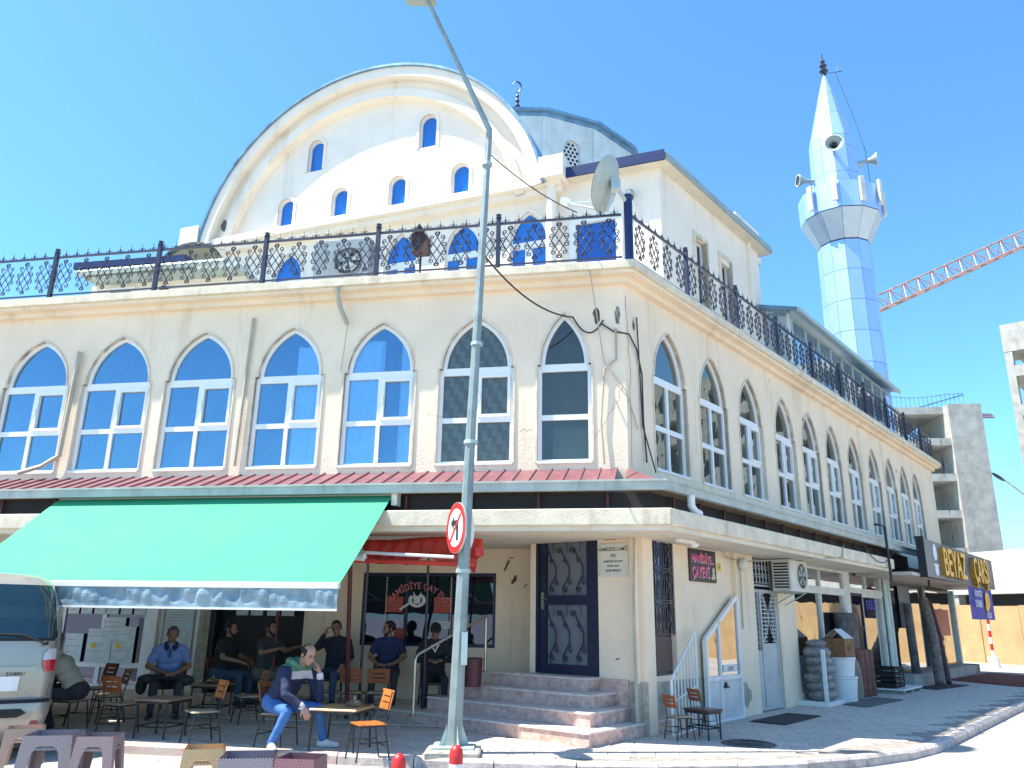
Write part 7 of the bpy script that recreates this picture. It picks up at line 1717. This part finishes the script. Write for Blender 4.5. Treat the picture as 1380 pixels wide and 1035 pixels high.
def seated(lean=0.05, hsep=0.09, seat=0.37, knee_z=0.45, kspread=0.14, foot_y=-0.42, kneey=-0.42, torso=0.52, **over):
    """default seated pose facing -y, origin under the seat centre"""
    pz = seat+0.11; py = 0.05
    ch_z = pz+torso*0.68; cy = py - lean*0.68; nz, ny = pz+torso+0.0, py-lean
    J = dict(pelvis=(0,py,pz), chest=(0,cy,ch_z), neck=(0,ny,nz), head=(0,ny-0.025,nz+0.145), ls=(0.185,ny+0.01,nz-0.065), rs=(-0.185,ny+0.01,nz-0.065),
             lh=(hsep,py-0.02,pz-0.03), rh=(-hsep,py-0.02,pz-0.03), lk=(kspread,kneey,knee_z), rk=(-kspread,kneey,knee_z),
             la=(kspread,foot_y,0.085), ra=(-kspread,foot_y,0.085), lt=(kspread+0.03,foot_y-0.2,0.03), rt=(-kspread-0.03,foot_y-0.2,0.03),
             le=(0.25,ny-0.05,nz-0.33), re=(-0.25,ny-0.05,nz-0.33), lw=(0.13,ny-0.26,nz-0.40), rw=(-0.13,ny-0.26,nz-0.40))
    J.update(over); return J
jeans = cloth('blue_jeans', (0.055,0.16,0.42)); darktr = cloth('dark_trousers', (0.045,0.045,0.055)); jeansd = cloth('dark_jeans', (0.05,0.09,0.17))
shoeW = pm('white_trainers', (0.72,0.72,0.68), 0.5); shoeB = pm('dark_shoes', (0.03,0.03,0.035), 0.5)
# 1. man in navy/green/white jacket, elbow on thigh, hand at face, facing right
jnavy = cloth('navy_jacket', (0.018,0.027,0.075)); jgreen = cloth('green_yoke', (0.10,0.24,0.14)); jwhite = cloth('white_band', (0.62,0.60,0.64))
def paint1(co, key, mk):
    t = mk.index('top'); g, w, l = mk.index('yoke'), mk.index('band'), mk.index('legs')
    m = (key == t)
    zrel = co[:,2] + 0.35*(co[:,1])      # yoke line slopes
    tor = m & (np.abs(co[:,0]) < 0.15)
    key[tor & (co[:,2] > 0.85) & (co[:,1] < -0.12)] = g
    key[tor & (co[:,2] > 0.75) & (co[:,2] <= 0.85) & (co[:,1] < -0.2)] = w
    key[m & (co[:,2] > 0.905)] = g
def parts1(part, hp_, J, HR, root):
    nk = J['neck']
    def hood(m):
        P = [nk+Vector((0.085,-0.10,-0.02)), nk+Vector((0.115,0.0,0.03)), nk+Vector((0.06,0.10,0.035)), nk+Vector((0,0.12,0.02)), nk+Vector((-0.06,0.10,0.035)), nk+Vector((-0.115,0,0.03)), nk+Vector((-0.085,-0.10,-0.02))]
        m.tube([tuple(p) for p in P], 0.05, 10, rs=[.02,.04,.055,.06,.055,.04,.02])
    part(hood, 'hood', jgreen)
    def cuffs(m):
        for s in ('l','r'):
            a, b = J[s+'e'].lerp(J[s+'w'],.86), J[s+'e'].lerp(J[s+'w'],.93); capsule(m, a, b, .043, .041)
    part(cuffs, 'cuff', jwhite)
J1 = seated(lean=0.30, kspread=0.16, torso=0.47, foot_y=-0.34, kneey=-0.44)
J1.update(head=(0.03,-0.36,1.02), neck=(0.01,-0.25,0.91), ls=(0.17,-0.25,0.83), rs=(-0.17,-0.22,0.84), rk=(-0.24,-0.36,0.42), ra=(-0.30,-0.22,0.085), rt=(-0.42,-0.4,0.03),
          lk=(0.20,-0.44,0.42), la=(0.24,-0.50,0.085), lt=(0.3,-0.7,0.03),
          le=(0.20,-0.44,0.54), lw=(0.10,-0.50,0.82), lhd=(-0.25,0.25,1.0), lhn=(-0.5,0.9,0.1), lc=(0.35,0,0),
          re=(-0.27,-0.34,0.6), rw=(-0.16,-0.52,0.47), rhd=(0.2,-0.45,-0.8), rhn=(0.5,0.5,0))
person('balding man in a navy and green jacket resting his face on his hand', J1, dict(skin=skin_c, top=jnavy, legs=jeans, shoes=shoeW, yoke=jgreen, band=jwhite), -2.98, 11.15, 60, 0.0, head_rot=(-12,22,4), hair='bald', vox=0.008, sleeve='long', extras=dict(paint=paint1, parts=parts1))
# 2. older man in a light blue shirt, forearms on his lap
shirt = cloth('light_blue_shirt', (0.20,0.32,0.66)); navyc = cloth('navy_collar', (0.02,0.03,0.10))
def parts2(part, hp_, J, HR, root):
    nk = J['neck']
    def collar(m):
        for s in (-1,1): m.add([tuple(nk+Vector((s*0.02,-0.10,-0.04))), tuple(nk+Vector((s*0.10,-0.02,0.035))), tuple(nk+Vector((s*0.11,-0.06,-0.03))), tuple(nk+Vector((s*0.055,-0.13,-0.085)))], [(0,1,2,3)]); m.tube([tuple(nk+Vector((s*0.03,-0.10,-0.03))), tuple(nk+Vector((s*0.085,-0.03,0.03))), tuple(nk+Vector((s*0.05,0.07,0.045)))], 0.018, 6)
    part(collar, 'collar', navyc)
    def plk(m): m.tube([tuple(nk+Vector((0,-0.105,-0.05))), tuple(nk+Vector((0,-0.115,-0.18)))], 0.012, 6)
    part(plk, 'placket', navyc)
    def lap(m):
        for dx, dy, dz, rx, ry, rz in ((-0.26,-0.12,0.52,0.15,0.22,0.07),(0.24,-0.18,0.50,0.15,0.22,0.08),(0,-0.2,0.55,0.28,0.16,0.05),(-0.34,-0.1,0.42,0.08,0.15,0.12)): m.ell((dx,dy,dz),(rx,ry,rz),14,8)
    part(lap, 'folded_jacket', darktr)
J2 = seated(lean=0.14, kspread=0.17, kneey=-0.40); J2.update(le=(0.29,-0.12,0.7), re=(-0.29,-0.12,0.7), lw=(0.10,-0.36,0.61), rw=(-0.04,-0.34,0.62), lhd=(-1,-0.2,-0.1), lhn=(0,0,-1), rhd=(1,-0.3,-0.1), rhn=(0,0,-1))
person('older man in a light blue shirt with a navy collar seated with folded forearms', J2, dict(skin=skin_d, top=shirt, legs=darktr, shoes=shoeB), -5.66, 14.0, 22, zfp(-5.7,14.0), head_rot=(10,14,8), hair='short', hairmat=hairg, vox=0.012, extras=dict(parts=parts2))
blk = cloth('black_tshirt', (0.02,0.022,0.03)); gry = cloth('charcoal_tshirt', (0.045,0.05,0.06)); khaki = cloth('khaki_trousers', (0.16,0.15,0.11))
J3 = seated(lean=0.10); J3.update(le=(0.24,-0.14,0.72), re=(-0.24,-0.14,0.72), lw=(0.12,-0.40,0.66), rw=(-0.14,-0.42,0.66))
person('bearded man in a black T-shirt seated in profile behind the empty chairs', J3, dict(skin=skin_d, top=blk, legs=jeansd, shoes=shoeB), -5.05, 14.9, 72, zfp(-5.05,14.9), head_rot=(8,4,0), vox=0.012, beard=True)
J4 = seated(lean=0.08); J4.update(le=(0.25,-0.18,0.8), lw=(0.2,-0.46,0.87), lhd=(0,-1,0.1), re=(-0.27,-0.12,0.78), rw=(-0.17,-0.40,0.85), rhd=(0.1,-1,0.1), lk=(0.14,-0.42,0.54), rk=(-0.14,-0.42,0.44))
person('bearded man in a charcoal T-shirt seen from the side, reaching forward', J4, dict(skin=skin_d, top=gry, legs=khaki, shoes=shoeB), -4.32, 14.9, 66, zfp(-4.3,15.0), head_rot=(5,0,0), vox=0.012, beard=True)
jk = cloth('dark_navy_jacket', (0.018,0.022,0.045))
J5 = seated(lean=0.04, kspread=0.16); J5.update(re=(-0.29,-0.16,0.84), rw=(-0.16,-0.16,1.05), rhd=(0.35,0.05,0.9), rhn=(0.6,0.5,0), head=(-0.03,-0.0,1.15), le=(0.27,-0.02,0.72), lw=(0.24,-0.30,0.6), lhd=(0,-0.6,-0.5))
person('man in a dark open jacket leaning his head on his raised hand', J5, dict(skin=skin_d, top=jk, legs=jeansd, shoes=shoeB), -3.08, 15.0, -12, zfp(-3.2,15.0), head_rot=(12,10,-10), vox=0.012, sleeve='long')
pn = cloth('navy_polo', (0.022,0.03,0.11))
J6 = seated(lean=0.08, kspread=0.17); J6.update(le=(0.28,-0.08,0.72), re=(-0.28,-0.08,0.72), lw=(0.12,-0.33,0.62), rw=(-0.12,-0.33,0.62), lhd=(-0.9,-0.4,0), rhd=(0.9,-0.4,0))
person('bearded man in a navy polo shirt looking left behind the two brown chairs', J6, dict(skin=skin_d, top=pn, legs=darktr, shoes=shoeB), -2.13, 14.85, 0, zfp(-2.25,14.95), head_rot=(-62,4,0), vox=0.012, beard=True)
def parts7(part, hp_, J, HR, root):
    def ph(m): c = (J['lw']+J['rw'])/2 + Vector((0,-0.08,0.02)); m.box(c.x-0.07,c.x+0.07,c.y-0.04,c.y+0.04,c.z,c.z+0.012)
    part(ph, 'phone', M['black'], False)
    part(lambda m: m.tube([tuple(J['neck']+Vector((-0.06,-0.12,-0.06))), tuple(J['neck']+Vector((0,-0.15,-0.16))), tuple(J['neck']+Vector((0.05,-0.13,-0.05)))], 0.018, 6), 'white_cord', M['white'])
J7 = seated(lean=0.16, kspread=0.15); J7.update(le=(0.27,-0.16,0.72), re=(-0.27,-0.16,0.72), lw=(0.09,-0.36,0.72), rw=(-0.09,-0.36,0.72), lhd=(-0.6,-0.8,0), rhd=(0.6,-0.8,0))
person('man in black bending over his phone behind the steel handrail', J7, dict(skin=skin_d, top=blk, legs=blk, shoes=shoeB), -1.28, 14.5, 8, zfp(-1.35,14.6), head_rot=(0,34,0), vox=0.012, sleeve='long', hair='cap', extras=dict(parts=parts7))
vest = cloth('cream_vest', (0.50,0.47,0.38)); nsl = cloth('navy_sleeve', (0.02,0.025,0.07))
J8 = seated(lean=0.34, kspread=0.15, torso=0.46, foot_y=-0.28); J8.update(le=(0.26,-0.34,0.64), re=(-0.26,-0.34,0.64), lw=(0.14,-0.50,0.5), rw=(-0.14,-0.50,0.5))
person('man in a cream vest over navy sleeves bending forward beside the van', J8, dict(skin=skin_d, top=vest, legs=darktr, shoes=shoeB, sleeve=nsl), -6.3, 12.3, -78, zfp(-6.3,12.3), head_rot=(0,30,0), hair='short', hairmat=hairg, vox=0.012, sleeve='long')
# ================================================================== silver van at the left edge (rear end towards the camera)
vang = R(180-62)   # set below
vf = Fr(-6.66, 10.15, R(28))       # local: x to the right along the rear face, -y towards the camera, body extends to +y
van = thing('silver_van', 'silver van at the left edge, tail lamp and rear window towards the camera', 'van', vf, (0,0,-0.12))
silver = pm('silver_paint', (0.38,0.345,0.29), 0.30, metal=0.35, var=0.05, vs=2, coat=0.6, stain=0.15)
WS = 1.07
nlev = [  # z, half width, rear y, corner rounding
 (0.20,0.86,0.10,0.18),(0.34,0.95,-0.04,0.20),(0.55,0.99,-0.07,0.22),(0.66,0.99,-0.05,0.22),(0.72,0.98,0.03,0.22),(0.95,0.99,0.03,0.22),(1.2,0.985,0.04,0.24),(1.42,0.97,0.08,0.26),(1.55,0.955,0.13,0.28),(1.75,0.92,0.20,0.30),(1.95,0.87,0.28,0.34),(2.08,0.82,0.36,0.38),(2.17,0.74,0.47,0.42),(2.22,0.60,0.62,0.42),(2.24,0.35,0.85,0.30)]
def contour(hw, ry, rc, n=8):
    P = [(-hw, L_-0.3), (-hw, ry+rc)]
    for i in range(1, n+1): t = math.pi/2*i/n; P.append((-hw+rc*(1-math.cos(t)), ry+rc*(1-math.sin(t))))
    for i in range(1, 8): x = -hw+rc+(2*hw-2*rc)*i/8; P.append((x, ry - 0.05*(1-((x/(hw-rc+1e-6))**2))))
    for i in range(0, n+1): t = math.pi/2*(1-i/n); P.append((hw-rc*(1-math.cos(t)), ry+rc*(1-math.sin(t))))
    P += [(hw, L_-0.3)]
    return P
L_ = 5.0
C_ = [[(px_*WS, py_) for px_, py_ in contour(hw, ry, rc)] for z, hw, ry, rc in nlev]; npt = len(C_[0])
mb = MB(vf); vs = []; fs = []
for (z, *_), P in zip(nlev, C_): vs += [(x, y, z-0.12) for x, y in P]
glass_rows = (7, 8, 9, 10)     # bands between levels 7..11
def is_glass(i, j): return i in glass_rows and 3 <= j <= npt-5
for i in range(len(C_)-1):
    for j in range(npt-1):
        if not is_glass(i, j): fs.append((i*npt+j, i*npt+j+1, (i+1)*npt+j+1, (i+1)*npt+j))
fs.append(tuple((len(C_)-1)*npt+j for j in range(npt)))
n0 = len(vs); vs += [(-0.9,L_,0.1),(0.9,L_,0.1),(0.9,L_,1.5),(-0.9,L_,1.5)]; fs.append((n0+1,n0,n0+3,n0+2))
for i in range(len(C_)-1): pass
mb.add(vs, fs); body = mb.build('body', silver, van, smooth=True)
mb = MB(vf); vs = []; fs = []
rows = [7,8,9,10,11]
for i in rows:
    z = nlev[i][0]; vs += [(x*0.995, y+0.004, z-0.12) for x, y in C_[i][3:npt-3]]
m_ = npt-6
for a in range(len(rows)-1):
    for j in range(m_-1): fs.append((a*m_+j, a*m_+j+1, (a+1)*m_+j+1, (a+1)*m_+j))
mb.add(vs, fs); mb.build('rear_window', glass('van_glass', (0.05,0.12,0.12), 0.3, (0.5,0.62,0.7), f0=0.10), van, smooth=True)
def on_body(z, u, out=0.006):
    """point on the rear surface at height z (above road), fraction u in -1..1 across"""
    i = max(k for k in range(len(nlev)-1) if nlev[k][0] <= z); t = (z-nlev[i][0])/(nlev[i+1][0]-nlev[i][0])
    P = C_[i][2:npt-2]; Q = C_[i+1][2:npt-2]; f = (u+1)/2*(len(P)-1); k = min(int(f), len(P)-2); g = f-k
    a = [P[k][q]*(1-g)+P[k+1][q]*g for q in (0,1)]; b = [Q[k][q]*(1-g)+Q[k+1][q]*g for q in (0,1)]
    x, y = a[0]*(1-t)+b[0]*t, a[1]*(1-t)+b[1]*t
    nx = (P[k+1][1]-P[k][1]); ny = -(P[k+1][0]-P[k][0]); l = math.hypot(nx, ny) or 1
    return (x+nx/l*out, y+ny/l*out, z-0.12)
def skin_patch(rows, name, mat, out=0.012, n=8, parent=van):
    """rows: list of (z, u0, u1)"""
    mb = MB(vf)
    g = [[on_body(z, u0+(u1-u0)*i/n, out) for i in range(n+1)] for z, u0, u1 in rows]
    for a, b in zip(g, g[1:]):
        for i in range(n): mb.quad(a[i], a[i+1], b[i+1], b[i])
    # rim back to the body
    e = [on_body(rows[0][0], rows[0][1]+(rows[0][2]-rows[0][1])*i/n, 0) for i in range(n+1)]
    for i in range(n): mb.quad(e[i], e[i+1], g[0][i+1], g[0][i])
    return mb.build(name, mat, parent, smooth=True)
tl = skin_patch([(1.02,0.60,0.84),(1.08,0.54,0.86),(1.16,0.53,0.87)], 'tail_lamp', pm('lamp_red', (0.55,0.01,0.03), 0.12, coat=1.0), 0.016)
skin_patch([(1.16,0.53,0.87),(1.24,0.56,0.87),(1.29,0.66,0.87)], 'reversing_lamp', pm('lamp_clear', (0.62,0.60,0.58), 0.12, coat=1.0), 0.016)
skin_patch([(1.02,-0.84,-0.60),(1.16,-0.87,-0.53),(1.29,-0.87,-0.66)], 'tail_lamp', bpy.data.materials['lamp_red'], 0.016)
skin_patch([(0.36,0.50,0.66),(0.42,0.49,0.67),(0.45,0.50,0.66)], 'reflector', pm('reflector_red', (0.30,0.04,0.05), 0.3), 0.012)
skin_patch([(0.50,-0.45,0.32),(0.55,-0.46,0.36),(0.60,-0.45,0.33)], 'bumper_inset', M['rubber'], 0.014)
skin_patch([(0.66,-0.85,0.9),(0.70,-0.85,0.9)], 'bumper_gap', M['dark'], 0.006, 20)
skin_patch([(1.02,-0.42,0.42),(1.06,-0.44,0.44),(1.08,-0.42,0.42)], 'handle_strip', silver, 0.035, 12)
pp = skin_patch([(0.80,-0.30,0.30),(0.97,-0.30,0.30)], 'plate', M['white'], 0.03, 4)
# the last digits of the number plate
text('06 BF 498', 0.15, M['black'], vf, 0.30, -0.085, 0.715, van, name='plate_lettering', ext=0.001, sx=0.80, align='RIGHT')
text('STAREX', 0.065, M['blacksteel'], Fr(*vf.pt((0.62,0,0))[:2], vf.a+R(16)), 0.02, -0.005, 0.86, van, name='badge_lettering', ext=0.003)
mb = MB(vf); mb.ell((0.0,-0.05,1.16),(0.075,0.012,0.04)); mb.build('badge', M['steel'], van, smooth=True)
mb = MB(vf); a, b = on_body(1.46,0.30,0.03), on_body(1.36,0.55,0.05); mb.tube([on_body(1.50,-0.2,0.035), a, b], 0.012, 6); mb.ell(b,(0.035,0.03,0.03)); mb.build('wiper', M['rubber'], van)
skin_patch([(1.385,-0.82,0.82),(1.42,-0.83,0.83)], 'window_seal', M['rubber'], 0.006, 20)
for sx in (-1, 1):
    for yy in (0.95, 3.9):
        w = None; mb = MB(vf); x0 = sx*0.78
        mb.tube([(x0, yy, 0.22), (x0+sx*0.2, yy, 0.22)], 0.34, 20); w = mb.build('wheel', M['rubber'], van)
        mb = MB(vf); mb.tube([(x0+sx*0.2, yy, 0.22), (x0+sx*0.215, yy, 0.22)], 0.2, 16); sub(mb, 'rim', M['steel'], van, w)

for sx in (-1, 1):
    skin_patch([(0.72,sx*0.80-0.006,sx*0.80+0.006),(1.0,sx*0.80-0.006,sx*0.80+0.006)], 'tailgate_seam', M['rubber'], 0.003, 1)
    skin_patch([(1.30,sx*0.86-0.006,sx*0.86+0.006),(1.40,sx*0.86-0.006,sx*0.86+0.006)], 'tailgate_seam', M['rubber'], 0.003, 1)
mb = MB(vf)
for x in (-0.55, 0.0, 0.55): mb.cbox(x-0.22, x+0.22, 1.0, 1.12, 0.7, 1.28, 0.04); mb.cbox(x-0.11, x+0.11, 1.0, 1.1, 1.30, 1.5, 0.03)
o_ = mb.build('seat_back', pm('seat_grey', (0.2,0.2,0.19), 0.8), van); o_['kind'] = 'stuff'
# ================================================================== real-world scale and finish
bpy.context.view_layer.update()
for o in list(bpy.data.objects):
    if o.parent is None and o.type in {'MESH', 'EMPTY'}:
        o.location = o.location * SC
        o.scale = (o.scale[0]*SC, o.scale[1]*SC, o.scale[2]*SC)
